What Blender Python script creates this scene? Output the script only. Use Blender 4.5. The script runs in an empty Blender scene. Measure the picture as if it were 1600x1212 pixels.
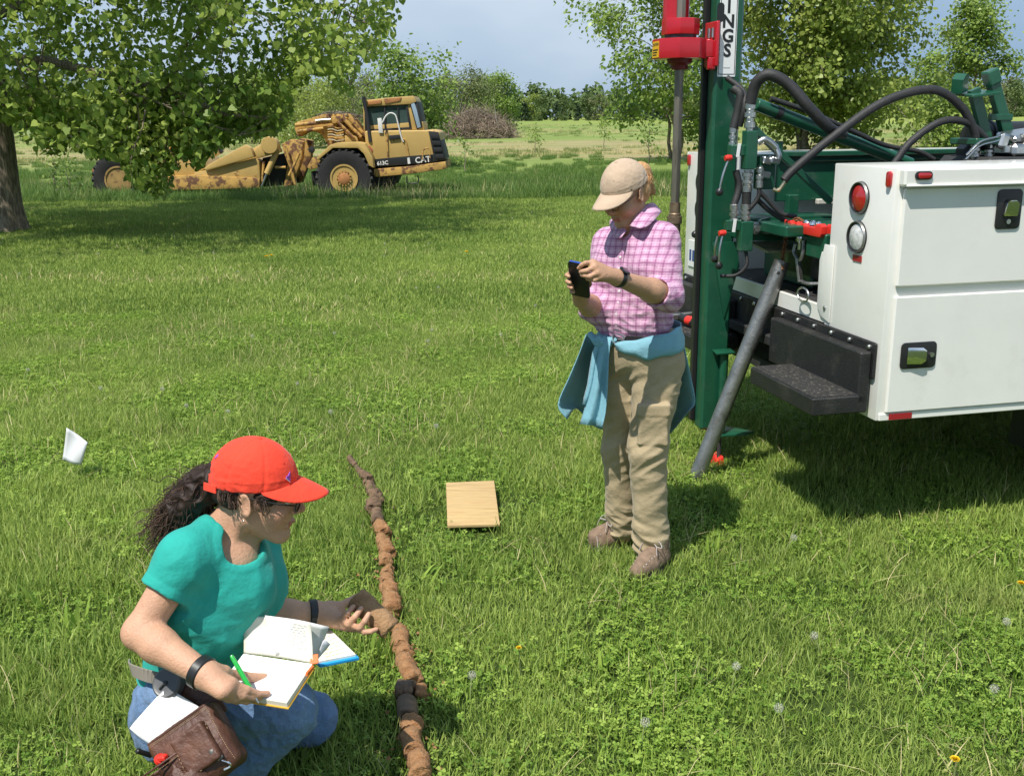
import bpy, bmesh, math, random
import numpy as np
from mathutils import Vector, Matrix, Euler, Quaternion
from mathutils import noise as mnoise

R = math.radians
sc = bpy.context.scene
COL = sc.collection
random.seed(7)
rng = np.random.default_rng(11)

# ------------------------------------------------------------------ camera, sky, sun, exposure
CAM_H, PITCH, ROLL, FOC = 1.75, R(14.8), R(0.5), 1600.0
cF = Vector((0, math.cos(PITCH), -math.sin(PITCH)))
cR0 = Vector((1, 0, 0)); cU0 = Vector((0, math.sin(PITCH), math.cos(PITCH)))
cR = cR0 * math.cos(ROLL) - cU0 * math.sin(ROLL)
cU = cR0 * math.sin(ROLL) + cU0 * math.cos(ROLL)
CAM = Vector((0, 0, CAM_H))
cam = bpy.data.cameras.new('camera'); cam_o = bpy.data.objects.new('camera', cam); COL.objects.link(cam_o)
M = Matrix((cR, cU, -cF)).transposed().to_4x4(); M.translation = CAM
cam_o.matrix_world = M
cam.sensor_width = 36; cam.lens = 36.0; cam.clip_start = 0.05; cam.clip_end = 3000
sc.camera = cam_o

def at(x, y, Y):
    """photograph measurement -> world point on the vertical plane at distance Y"""
    d = cF + cR * ((x - 800) / FOC) + cU * ((606 - y) / FOC)
    return CAM + d * (Y / d.y)
def gr(x, y, z=0.0):
    d = cF + cR * ((x - 800) / FOC) + cU * ((606 - y) / FOC)
    return CAM + d * ((z - CAM_H) / d.z)

SUN_EL, SUN_DIR = R(60), Vector((-0.57, -0.82, 0)).normalized()
to_sun = Vector((SUN_DIR.x * math.cos(SUN_EL), SUN_DIR.y * math.cos(SUN_EL), math.sin(SUN_EL)))
sun = bpy.data.lights.new('sun', 'SUN'); sun.energy = 4.8; sun.angle = R(0.55); sun.color = (1.0, 0.955, 0.88)
sun_o = bpy.data.objects.new('sun', sun); COL.objects.link(sun_o)
sun_o.rotation_euler = to_sun.to_track_quat('Z', 'Y').to_euler(); sun_o.location = (0, -10, 20)

world = bpy.data.worlds.new('World'); sc.world = world; world.use_nodes = True
nt = world.node_tree; nt.nodes.clear()
def N(nt, typ, **kw):
    n = nt.nodes.new(typ)
    for k, v in kw.items():
        if k.startswith('i_'):
            n.inputs[k[2:].replace('_', ' ')].default_value = v
        else:
            setattr(n, k, v)
    return n
sky = N(nt, 'ShaderNodeTexSky', sky_type='NISHITA', sun_disc=False, sun_elevation=SUN_EL,
        sun_rotation=math.atan2(to_sun.x, to_sun.y), altitude=200, air_density=1.0, dust_density=1.4)
tc = N(nt, 'ShaderNodeTexCoord')
sep = N(nt, 'ShaderNodeSeparateXYZ'); nt.links.new(tc.outputs['Generated'], sep.inputs[0])
# a bank of rain cloud with thinner, brighter cloud broken through it
mp = N(nt, 'ShaderNodeMapping'); mp.inputs['Scale'].default_value = (1.0, 1.0, 2.2); mp.inputs['Location'].default_value = (0.42, 0.1, 0.0)
nt.links.new(tc.outputs['Generated'], mp.inputs[0])
nz = N(nt, 'ShaderNodeTexNoise', i_Scale=1.15, i_Detail=5.0, i_Roughness=0.5); nt.links.new(mp.outputs[0], nz.inputs['Vector'])
rp = N(nt, 'ShaderNodeValToRGB'); rp.color_ramp.elements[0].position = 0.47; rp.color_ramp.elements[1].position = 0.74
rp.color_ramp.elements[0].color = (2.4, 3.75, 5.6, 1); rp.color_ramp.elements[1].color = (7.6, 8.3, 9.0, 1)
nt.links.new(nz.outputs[0], rp.inputs[0])
mx = N(nt, 'ShaderNodeMix', data_type='RGBA'); mx.inputs[0].default_value = 0.9
nt.links.new(sky.outputs[0], mx.inputs[6]); nt.links.new(rp.outputs[0], mx.inputs[7])
bg = N(nt, 'ShaderNodeBackground', i_Strength=0.1); nt.links.new(mx.outputs[2], bg.inputs[0])
ow = N(nt, 'ShaderNodeOutputWorld'); nt.links.new(bg.outputs[0], ow.inputs[0])

sc.view_settings.view_transform = 'Standard'; sc.view_settings.look = 'None'
sc.view_settings.exposure = 0.22; sc.view_settings.gamma = 1.0; sc.view_settings.use_curve_mapping = False
sc.render.engine = 'CYCLES'
sc.cycles.max_bounces = 6; sc.cycles.diffuse_bounces = 3; sc.cycles.glossy_bounces = 3
sc.cycles.transmission_bounces = 5; sc.cycles.transparent_max_bounces = 8
sc.cycles.use_denoising = True; sc.cycles.caustics_reflective = False; sc.cycles.caustics_refractive = False

# ------------------------------------------------------------------ materials
MATS = {}
def mat(name, col, rough=0.5, metal=0.0, var=0.0, vscale=6.0, bump=0.0, bscale=40.0, col2=None, c2scale=4.0, c2lo=0.55, c2hi=0.7,
        coat=0.0, spec=0.5, trans=0.0, sheen=0.0, attr=None, attramp=0.0, emis=None, detail=5.0, stretch=None, sss=0.0):
    m = bpy.data.materials.new(name); m.use_nodes = True
    t = m.node_tree; p = t.nodes['Principled BSDF']; L = t.links.new
    p.inputs['Roughness'].default_value = rough; p.inputs['Metallic'].default_value = metal
    p.inputs['Coat Weight'].default_value = coat; p.inputs['Specular IOR Level'].default_value = spec
    p.inputs['Coat Roughness'].default_value = 0.08
    p.inputs['Transmission Weight'].default_value = trans
    if sheen: p.inputs['Sheen Weight'].default_value = sheen; p.inputs['Sheen Roughness'].default_value = 0.4
    if sss:
        p.inputs['Subsurface Weight'].default_value = sss; p.inputs['Subsurface Radius'].default_value = (1.0, 0.35, 0.2); p.inputs['Subsurface Scale'].default_value = 0.006
    tcn = N(t, 'ShaderNodeTexCoord'); vec = tcn.outputs['Object']
    if stretch:
        mpn = N(t, 'ShaderNodeMapping'); mpn.inputs['Scale'].default_value = stretch; L(vec, mpn.inputs[0]); vec = mpn.outputs[0]
    c = N(t, 'ShaderNodeRGB'); c.outputs[0].default_value = (*col, 1); out = c.outputs[0]
    if col2 is not None:
        n2 = N(t, 'ShaderNodeTexNoise', i_Scale=c2scale, i_Detail=6.0, i_Roughness=0.62); L(vec, n2.inputs['Vector'])
        mr = N(t, 'ShaderNodeMapRange'); mr.inputs[1].default_value = c2lo; mr.inputs[2].default_value = c2hi; L(n2.outputs[0], mr.inputs[0])
        m2 = N(t, 'ShaderNodeMix', data_type='RGBA'); L(mr.outputs[0], m2.inputs[0]); L(out, m2.inputs[6]); m2.inputs[7].default_value = (*col2, 1); out = m2.outputs[2]
    if var or attr:
        hs = N(t, 'ShaderNodeHueSaturation'); L(out, hs.inputs['Color'])
        if var:
            n1 = N(t, 'ShaderNodeTexNoise', i_Scale=vscale, i_Detail=detail, i_Roughness=0.6); L(vec, n1.inputs['Vector'])
            mr = N(t, 'ShaderNodeMapRange'); mr.inputs[1].default_value = 0.25; mr.inputs[2].default_value = 0.75
            mr.inputs[3].default_value = 1 - var; mr.inputs[4].default_value = 1 + var; L(n1.outputs[0], mr.inputs[0])
            v = mr.outputs[0]
        if attr:
            an = N(t, 'ShaderNodeAttribute', attribute_name=attr)
            ma = N(t, 'ShaderNodeMath', operation='MULTIPLY_ADD'); L(an.outputs['Fac'], ma.inputs[0]); ma.inputs[1].default_value = 2 * attramp; ma.inputs[2].default_value = 1 - attramp
            if var:
                mm = N(t, 'ShaderNodeMath', operation='MULTIPLY'); L(v, mm.inputs[0]); L(ma.outputs[0], mm.inputs[1]); v = mm.outputs[0]
            else: v = ma.outputs[0]
        L(v, hs.inputs['Value']); out = hs.outputs[0]
    L(out, p.inputs['Base Color'])
    if bump:
        nb = N(t, 'ShaderNodeTexNoise', i_Scale=bscale, i_Detail=detail, i_Roughness=0.6); L(vec, nb.inputs['Vector'])
        bp = N(t, 'ShaderNodeBump', i_Strength=min(1.0, bump), i_Distance=0.01 if bump <= 1 else 0.01 * bump); L(nb.outputs[0], bp.inputs['Height']); L(bp.outputs[0], p.inputs['Normal'])
    if emis: p.inputs['Emission Color'].default_value = (*emis, 1); p.inputs['Emission Strength'].default_value = 1
    MATS[name] = m
    return m

def leafmat(name, c_lo, c_hi, transl=0.35, rough=0.45, spec=0.35, dry=None):
    """leaf or blade: colour runs over the per-leaf attribute and over place; part of the light comes through"""
    m = bpy.data.materials.new(name); m.use_nodes = True
    t = m.node_tree; p = t.nodes['Principled BSDF']; L = t.links.new; out = t.nodes['Material Output']
    an = N(t, 'ShaderNodeAttribute', attribute_name='var')
    g = N(t, 'ShaderNodeNewGeometry')
    nz = N(t, 'ShaderNodeTexNoise', i_Scale=0.55, i_Detail=4.0, i_Roughness=0.6); L(g.outputs['Position'], nz.inputs['Vector'])
    ad = N(t, 'ShaderNodeMath', operation='MULTIPLY_ADD'); L(nz.outputs[0], ad.inputs[0]); ad.inputs[1].default_value = 1.1; ad.inputs[2].default_value = -0.55
    a2 = N(t, 'ShaderNodeMath', operation='ADD', use_clamp=True); L(an.outputs['Fac'], a2.inputs[0]); L(ad.outputs[0], a2.inputs[1])
    r = N(t, 'ShaderNodeValToRGB'); r.color_ramp.elements[0].color = (*c_lo, 1); r.color_ramp.elements[1].color = (*c_hi, 1); L(a2.outputs[0], r.inputs[0])
    col = r.outputs[0]
    if dry is not None:
        n2 = N(t, 'ShaderNodeTexNoise', i_Scale=0.9, i_Detail=5.0, i_Roughness=0.65); L(g.outputs['Position'], n2.inputs['Vector'])
        mr = N(t, 'ShaderNodeMapRange'); mr.inputs[1].default_value = 0.60; mr.inputs[2].default_value = 0.80; mr.inputs[4].default_value = 0.6; L(n2.outputs[0], mr.inputs[0])
        mx = N(t, 'ShaderNodeMix', data_type='RGBA'); L(mr.outputs[0], mx.inputs[0]); L(col, mx.inputs[6]); mx.inputs[7].default_value = (*dry, 1); col = mx.outputs[2]
    L(col, p.inputs['Base Color']); p.inputs['Roughness'].default_value = rough; p.inputs['Specular IOR Level'].default_value = spec
    tr = N(t, 'ShaderNodeBsdfTranslucent'); L(col, tr.inputs[0])
    ms = N(t, 'ShaderNodeMixShader'); ms.inputs[0].default_value = transl
    L(p.outputs[0], ms.inputs[1]); L(tr.outputs[0], ms.inputs[2]); L(ms.outputs[0], out.inputs[0])
    MATS[name] = m
    return m

# ------------------------------------------------------------------ object helpers
def tag(o, label=None, cat=None, group=None, kind=None):
    if label: o['label'] = label
    if cat: o['category'] = cat
    if group: o['group'] = group
    if kind: o['kind'] = kind
    return o
def empty(name, loc=(0, 0, 0), rz=0.0, label=None, cat=None, group=None):
    o = bpy.data.objects.new(name, None); COL.objects.link(o); o.location = loc; o.rotation_euler = (0, 0, rz)
    o.empty_display_size = 0.1
    return tag(o, label, cat, group)
def link(name, me, m=None, parent=None):
    o = bpy.data.objects.new(name, me); COL.objects.link(o)
    if m is not None and not me.materials: me.materials.append(m)
    if parent is not None: o.parent = parent
    return o
def np_mesh(name, V, F, m=None, parent=None, smooth=False, fvar=None, sharp=None):
    """V (n,3); F (k, verts per face) array"""
    V = np.asarray(V, np.float32); F = np.asarray(F, np.int32)
    me = bpy.data.meshes.new(name); k, s = F.shape
    me.vertices.add(len(V)); me.vertices.foreach_set('co', V.ravel())
    me.loops.add(k * s); me.loops.foreach_set('vertex_index', F.ravel())
    me.polygons.add(k); me.polygons.foreach_set('loop_start', np.arange(0, k * s, s, dtype=np.int32))
    me.update(calc_edges=True); me.validate()
    if smooth: me.polygons.foreach_set('use_smooth', np.ones(len(me.polygons), bool))
    if sharp: me.set_sharp_from_angle(angle=R(sharp))
    if fvar is not None:
        a = me.attributes.new('var', 'FLOAT', 'FACE'); a.data.foreach_set('value', np.asarray(fvar, np.float32))
    if name is None: return me
    return link(name, me, m, parent)
def children(o): return [c for c in bpy.data.objects if c.parent == o]
def copy_tree(o, parent=None):
    c = o.copy(); COL.objects.link(c)
    if parent is not None: c.parent = parent; c.matrix_parent_inverse = o.matrix_parent_inverse.copy()
    for ch in children(o): copy_tree(ch, c)
    return c
def crom(pts, n=8):
    """Catmull-Rom through the points"""
    P = [Vector(p) for p in pts]; P = [P[0] * 2 - P[1]] + P + [P[-1] * 2 - P[-2]]; out = []
    for i in range(1, len(P) - 2):
        a, b, c, d = P[i - 1:i + 3]
        for k in range(n):
            t = k / n
            out.append(0.5 * ((2 * b) + (c - a) * t + (2 * a - 5 * b + 4 * c - d) * t * t + (3 * b - a - 3 * c + d) * t ** 3))
    out.append(P[-2]); return out
def lerp(a, b, t): return a + (b - a) * t

class MB:
    """collects shapes and links them as ONE mesh object"""
    def __init__(s): s.v = []; s.f = []; s.mi = []; s.cur = 0
    def add(s, V, F, T=None):
        b = len(s.v)
        s.v += [tuple(T @ Vector(p)) if T is not None else tuple(p) for p in V]
        s.f += [tuple(i + b for i in f) for f in F]; s.mi += [s.cur] * len(F); return s
    def box(s, c, d, rot=None, bev=0.004):
        h = [x / 2 for x in d]; bev = min(bev, min(h) * 0.9); V = []; idx = {}
        for sx in (-1, 1):
            for sy in (-1, 1):
                for sz in (-1, 1):
                    sg = (sx, sy, sz)
                    for a in range(3):
                        p = [sg[i] * (h[i] - bev) for i in range(3)]; p[a] = sg[a] * h[a]
                        idx[(sg, a)] = len(V); V.append(p)
        F = []
        for a in range(3):
            b, c2 = (a + 1) % 3, (a + 2) % 3
            for sa in (-1, 1):
                q = []
                for sb, scc in ((-1, -1), (1, -1), (1, 1), (-1, 1)):
                    g = [0, 0, 0]; g[a] = sa; g[b] = sb; g[c2] = scc; q.append(idx[(tuple(g), a)])
                F.append(q if sa > 0 else q[::-1])
            for sb in (-1, 1):
                for scc in (-1, 1):
                    g0 = [0, 0, 0]; g0[b] = sb; g0[c2] = scc; g1 = list(g0); g0[a] = -1; g1[a] = 1; g0, g1 = tuple(g0), tuple(g1)
                    q = [idx[(g0, b)], idx[(g1, b)], idx[(g1, c2)], idx[(g0, c2)]]
                    F.append(q if sb * scc < 0 else q[::-1])
        for sx in (-1, 1):
            for sy in (-1, 1):
                for sz in (-1, 1):
                    q = [idx[((sx, sy, sz), a)] for a in range(3)]
                    F.append(q if sx * sy * sz > 0 else q[::-1])
        T = Matrix.Translation(Vector(c))
        if rot is not None: T = T @ (rot.to_4x4() if not isinstance(rot, (tuple, list)) else Euler(rot).to_matrix().to_4x4())
        return s.add(V, F, T)
    def bar(s, p0, p1, w, h, up=(0, 0, 1), bev=0.003):
        p0, p1 = Vector(p0), Vector(p1); d = p1 - p0; x = d.normalized(); u = Vector(up)
        y = u.cross(x)
        if y.length < 1e-4: y = Vector((0, 1, 0)).cross(x)
        y.normalize(); z = x.cross(y)
        return s.box((p0 + p1) / 2, (d.length, w, h), Matrix((x, y, z)).transposed(), bev)
    def lathe(s, prof, p0, ax, n=24, close=False, caps=True):
        """prof [(radius, along)]"""
        p0 = Vector(p0); ax = Vector(ax).normalized(); u = ax.orthogonal().normalized(); w = ax.cross(u); V = []; F = []
        for r, t in prof:
            for k in range(n):
                a = 2 * math.pi * k / n; V.append(p0 + ax * t + (u * math.cos(a) + w * math.sin(a)) * max(r, 1e-5))
        m = len(prof)
        for i in range(m - (0 if close else 1)):
            j = (i + 1) % m
            for k in range(n):
                k2 = (k + 1) % n; F.append((i * n + k, i * n + k2, j * n + k2, j * n + k))
        if not close and caps:
            if prof[0][0] > 1e-4: F.append(tuple(range(n))[::-1])
            if prof[-1][0] > 1e-4: F.append(tuple((m - 1) * n + k for k in range(n)))
        return s.add(V, F)
    def cyl(s, p0, p1, r0, r1=None, n=18, ch=0.0):
        r1 = r0 if r1 is None else r1; p0, p1 = Vector(p0), Vector(p1); L = (p1 - p0).length
        pr = [(r0, 0), (r1, L)] if not ch else [(r0 - ch, 0), (r0, ch), (r1, L - ch), (r1 - ch, L)]
        return s.lathe(pr, p0, p1 - p0, n)
    def tube(s, pts, r, n=10, caps=True):
        P = [Vector(p) for p in pts]; rr = r if isinstance(r, (list, tuple, np.ndarray)) else [r] * len(P)
        t = (P[1] - P[0]).normalized(); u = t.orthogonal().normalized(); V = []; F = []
        for i, p in enumerate(P):
            tn = (P[min(i + 1, len(P) - 1)] - P[max(i - 1, 0)])
            tn = tn.normalized() if tn.length > 1e-9 else t
            u = (u - tn * u.dot(tn)).normalized(); w = tn.cross(u)
            for k in range(n):
                a = 2 * math.pi * k / n; V.append(p + (u * math.cos(a) + w * math.sin(a)) * rr[i])
        for i in range(len(P) - 1):
            for k in range(n):
                k2 = (k + 1) % n; F.append((i * n + k, i * n + k2, (i + 1) * n + k2, (i + 1) * n + k))
        if caps: F.append(tuple(range(n))[::-1]); F.append(tuple((len(P) - 1) * n + k for k in range(n)))
        return s.add(V, F)
    def prism(s, poly, o, ux, uy, depth, both=True):
        o, ux, uy = Vector(o), Vector(ux), Vector(uy); nn = ux.cross(uy).normalized(); n = len(poly)
        a0, a1 = (-depth / 2, depth / 2) if both else (0, depth)
        V = [o + ux * x + uy * y + nn * a0 for x, y in poly] + [o + ux * x + uy * y + nn * a1 for x, y in poly]
        ar = sum(poly[i][0] * poly[(i + 1) % n][1] - poly[(i + 1) % n][0] * poly[i][1] for i in range(n))
        F = [tuple(range(n))[::-1], tuple(range(n, 2 * n))] + [(i, (i + 1) % n, n + (i + 1) % n, n + i) for i in range(n)]
        if ar < 0: F = [f[::-1] for f in F]
        return s.add(V, F)
    def mesh(s, name, mats, bevel=0.0, seg=2, ang=35, smooth=True):
        me = bpy.data.meshes.new(name); me.from_pydata(s.v, [], s.f)
        mats = mats if isinstance(mats, (list, tuple)) else [mats]
        for m in mats: me.materials.append(m)
        me.polygons.foreach_set('material_index', s.mi); 
        if bevel:
            bm = bmesh.new(); bm.from_mesh(me)
            es = [e for e in bm.edges if len(e.link_faces) == 2 and e.calc_face_angle(0) > R(30)]
            bmesh.ops.bevel(bm, geom=es, offset=bevel, segments=seg, affect='EDGES', profile=0.6, clamp_overlap=True)
            bm.to_mesh(me); bm.free()
        if smooth:
            me.polygons.foreach_set('use_smooth', [True] * len(me.polygons)); me.set_sharp_from_angle(angle=R(ang))
        me.update(); return me
    def build(s, name, mats, parent=None, **k):
        return link(name, s.mesh(name, mats, **k), None, parent)

def text_mesh(body, size, m, extrude=0.001, align='CENTER', spacing=1.0, bold=0.0):
    c = bpy.data.curves.new('lettering', 'FONT'); c.body = body; c.size = size; c.extrude = extrude; c.align_x = align; c.align_y = 'CENTER'
    c.space_character = spacing; c.offset = bold; c.resolution_u = 3
    o = bpy.data.objects.new('lettering', c); COL.objects.link(o)
    bpy.context.view_layer.update()
    me = bpy.data.meshes.new_from_object(o.evaluated_get(bpy.context.evaluated_depsgraph_get()))
    bpy.data.objects.remove(o); bpy.data.curves.remove(c)
    me.materials.clear(); me.materials.append(m); return me
def put(me, name, origin, ux, uy, parent=None):
    """lay a flat mesh (xy) at origin along ux, uy"""
    ux, uy = Vector(ux).normalized(), Vector(uy).normalized(); T = Matrix((ux, uy, ux.cross(uy))).transposed().to_4x4(); T.translation = Vector(origin)
    me.transform(T); return link(name, me, None, parent)
# ------------------------------------------------------------------ the ground, lawn and field
def ground_material():
    m = bpy.data.materials.new('ground'); m.use_nodes = True; t = m.node_tree; p = t.nodes['Principled BSDF']; L = t.links.new
    g = N(t, 'ShaderNodeNewGeometry'); sp = N(t, 'ShaderNodeSeparateXYZ'); L(g.outputs['Position'], sp.inputs[0])
    mp = N(t, 'ShaderNodeMapping'); mp.inputs['Scale'].default_value = (0.25, 1, 1); L(g.outputs['Position'], mp.inputs[0])
    def noise(scale, det=5, src=None, ro=0.6):
        n = N(t, 'ShaderNodeTexNoise', i_Scale=scale, i_Detail=float(det), i_Roughness=ro); L(src if src else g.outputs['Position'], n.inputs['Vector']); return n.outputs[0]
    def ramp(v, lo, hi, c0, c1):
        r = N(t, 'ShaderNodeValToRGB'); r.color_ramp.elements[0].position = lo; r.color_ramp.elements[1].position = hi
        r.color_ramp.elements[0].color = (*c0, 1); r.color_ramp.elements[1].color = (*c1, 1); L(v, r.inputs[0]); return r.outputs[0]
    def mix(f, a, b):
        x = N(t, 'ShaderNodeMix', data_type='RGBA'); L(f, x.inputs[0]); L(a, x.inputs[6]); L(b, x.inputs[7]); return x.outputs[2]
    def mrange(v, a, b, c=0, d=1):
        x = N(t, 'ShaderNodeMapRange'); x.inputs[1].default_value = a; x.inputs[2].default_value = b; x.inputs[3].default_value = c; x.inputs[4].default_value = d; L(v, x.inputs[0]); return x.outputs[0]
    def math_(op, a, b):
        x = N(t, 'ShaderNodeMath', operation=op, use_clamp=False)
        for i, q in enumerate((a, b)):
            if isinstance(q, (int, float)): x.inputs[i].default_value = q
            else: L(q, x.inputs[i])
        return x.outputs[0]
    lawn = ramp(noise(9, 6), 0.3, 0.7, (0.03, 0.05, 0.012), (0.065, 0.10, 0.022))
    meadow = ramp(noise(0.16, 6, mp.outputs[0], 0.65), 0.32, 0.68, (0.13, 0.20, 0.045), (0.27, 0.32, 0.10))
    meadow = mix(mrange(noise(2.2, 6, mp.outputs[0], 0.7), 0.42, 0.75, 0, 0.6), meadow, ramp(noise(3, 2), 0.2, 0.8, (0.10, 0.17, 0.035), (0.20, 0.27, 0.06)))
    soil = ramp(noise(1.3, 8, mp.outputs[0], 0.7), 0.3, 0.7, (0.26, 0.21, 0.105), (0.40, 0.33, 0.18))
    y = math_('ADD', sp.outputs[1], math_('MULTIPLY', math_('SUBTRACT', noise(0.06, 5), 0.5), 34))
    # bare tan strip, thinner tan streaks farther out, yellow bloom at the far edge
    band = math_('MULTIPLY', mrange(y, 43, 49), mrange(y, 80, 70))
    patch = mrange(noise(0.30, 7, mp.outputs[0], 0.7), 0.40, 0.55)
    band = math_('MULTIPLY', band, math_('ADD', math_('MULTIPLY', patch, 0.85), 0.1))
    streak = math_('MULTIPLY', math_('MULTIPLY', mrange(y, 80, 90), mrange(y, 130, 110)), mrange(noise(0.12, 6, mp.outputs[0], 0.6), 0.55, 0.62, 0, 0.7))
    far = math_('MULTIPLY', mrange(sp.outputs[1], 150, 260), mrange(sp.outputs[0], -20, 60))
    meadow = mix(math_('MULTIPLY', far, 0.7), meadow, ramp(noise(0.1, 4, mp.outputs[0]), 0.3, 0.7, (0.25, 0.30, 0.06), (0.34, 0.37, 0.09)))
    f = mix(math_('MAXIMUM', band, streak), meadow, soil)
    c = mix(mrange(sp.outputs[1], 22, 25), lawn, f)
    L(c, p.inputs['Base Color']); p.inputs['Roughness'].default_value = 0.95; p.inputs['Specular IOR Level'].default_value = 0.1
    b = N(t, 'ShaderNodeBump', i_Strength=0.9, i_Distance=0.05); L(noise(6, 8, None, 0.7), b.inputs['Height']); L(b.outputs[0], p.inputs['Normal'])
    return m
def ground_z(x, y):
    """flat lawn; the field behind rolls a little and lifts toward its far edge"""
    if y < 23: return 0.0
    dip = -0.37 * max(0, min(1, (y - 23) / 2.2)) * max(0, min(1, (38 - y) / 8)) if y < 38 else 0.0
    k = max(0, min(1, (y - 30) / 60))
    return dip + k * (0.25 * math.sin(x * 0.05 + 1) + 0.2 * math.sin(y * 0.08)) * 0.6 + max(0, (y - 150)) * 0.0012
ys = [-60, -20, -5, 0, 2, 4, 6, 8, 10, 14, 18, 22, 23, 23.7, 24.5, 25.2, 26, 28, 30, 32] + list(np.linspace(34, 150, 40)) + list(np.linspace(160, 460, 30)) + [600, 900, 1400]
xs = [-1400, -900, -600] + list(np.linspace(-420, -110, 20)) + list(np.linspace(-100, 100, 50)) + list(np.linspace(110, 420, 20)) + [600, 900, 1400]
V = [(x, y, ground_z(x, y)) for y in ys for x in xs]; nx = len(xs)
F = [(j * nx + i, j * nx + i + 1, (j + 1) * nx + i + 1, (j + 1) * nx + i) for j in range(len(ys) - 1) for i in range(nx - 1)]
tag(np_mesh('ground', V, F, ground_material(), smooth=True), kind='structure')

def blades(n, rad, lmin, lmax, wid, seed, lean=0.45, curl=0.5, bend=3, square=False, tilt=None):
    """n grass blades rooted in a disc: each a bent tapering strip; faces carry a per-blade value"""
    g = np.random.default_rng(seed)
    r = rad * np.sqrt(g.random(n)); a = g.random(n) * 2 * np.pi
    x0 = r * np.cos(a); y0 = r * np.sin(a)
    if square: x0 = (g.random(n) * 2 - 1) * rad; y0 = (g.random(n) * 2 - 1) * rad
    ln = lmin + (lmax - lmin) * g.beta(2, 2.2, n); w = wid * (0.6 + 0.8 * g.random(n)); az = g.random(n) * 2 * np.pi
    th0 = np.abs(g.normal(0, lean, n)); dth = np.abs(g.normal(0.25, curl, n))
    face = az + np.pi / 2 + g.normal(0, 0.5, n)
    lv = bend + 1; V = np.zeros((n, 2 * bend + 1, 3), np.float32)
    px = x0.copy(); py = y0.copy(); pz = np.zeros(n) - 0.004
    wx = np.cos(face); wy = np.sin(face)
    for k in range(bend):
        tw = w * (1 - 0.75 * (k / bend) ** 1.5) / 2
        V[:, 2 * k, 0] = px - wx * tw; V[:, 2 * k, 1] = py - wy * tw; V[:, 2 * k, 2] = pz
        V[:, 2 * k + 1, 0] = px + wx * tw; V[:, 2 * k + 1, 1] = py + wy * tw; V[:, 2 * k + 1, 2] = pz
        th = np.minimum(th0 + dth * (k + 0.5) / bend, 1.9); s = ln / bend
        px += np.cos(az) * np.sin(th) * s; py += np.sin(az) * np.sin(th) * s; pz = pz + np.cos(th) * s
    V[:, 2 * bend, 0] = px; V[:, 2 * bend, 1] = py; V[:, 2 * bend, 2] = np.maximum(pz, 0.003)
    base = (np.arange(n) * (2 * bend + 1))[:, None]; T = []
    for k in range(bend - 1):
        T += [[2 * k, 2 * k + 1, 2 * k + 3], [2 * k, 2 * k + 3, 2 * k + 2]]
    T += [[2 * bend - 2, 2 * bend - 1, 2 * bend]]
    T = np.array(T); F = (base[:, None, :] + T[None]).reshape(-1, 3)
    return V.reshape(-1, 3), F, np.repeat(np.clip(g.normal(0.48, 0.30, n), 0, 1), len(T))
def clover(n, rad, hmin, hmax, size, seed):
    g = np.random.default_rng(seed); V = []; F = []; fv = []
    for i in range(n):
        r = rad * math.sqrt(g.random()); a = g.random() * 6.283; x, y = r * math.cos(a), r * math.sin(a); h = lerp(hmin, hmax, g.random())
        s = size * (0.6 + 0.7 * g.random()); a0 = g.random() * 6.283; tx, ty = g.normal(0, 0.25, 2); v = g.random()
        for k in range(3):
            b = len(V); aa = a0 + k * 2.094
            for (q, w) in ((0.02, 0), (0.5, 0.36), (0.95, 0.4), (1.0, 0), (0.95, -0.4), (0.5, -0.36)):
                dx = (q * math.cos(aa) - w * math.sin(aa)) * s; dy = (q * math.sin(aa) + w * math.cos(aa)) * s
                V.append((x + dx, y + dy, h + dx * tx + dy * ty + 0.12 * s * abs(w) * 2))
            F += [(b, b + 1, b + 3), (b + 1, b + 2, b + 3), (b, b + 3, b + 5), (b + 3, b + 4, b + 5)]; fv += [v] * 4
    return np.array(V, np.float32), np.array(F), np.array(fv)
def proto_mesh(name, parts, m):
    V = []; F = []; A = []; b = 0
    for v, f, a in parts: V.append(v); F.append(f + b); A.append(a); b += len(v)
    o = np_mesh(name, np.concatenate(V), np.concatenate(F), m, None, False, np.concatenate(A)); me = o.data
    bpy.data.objects.remove(o); return me

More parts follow.
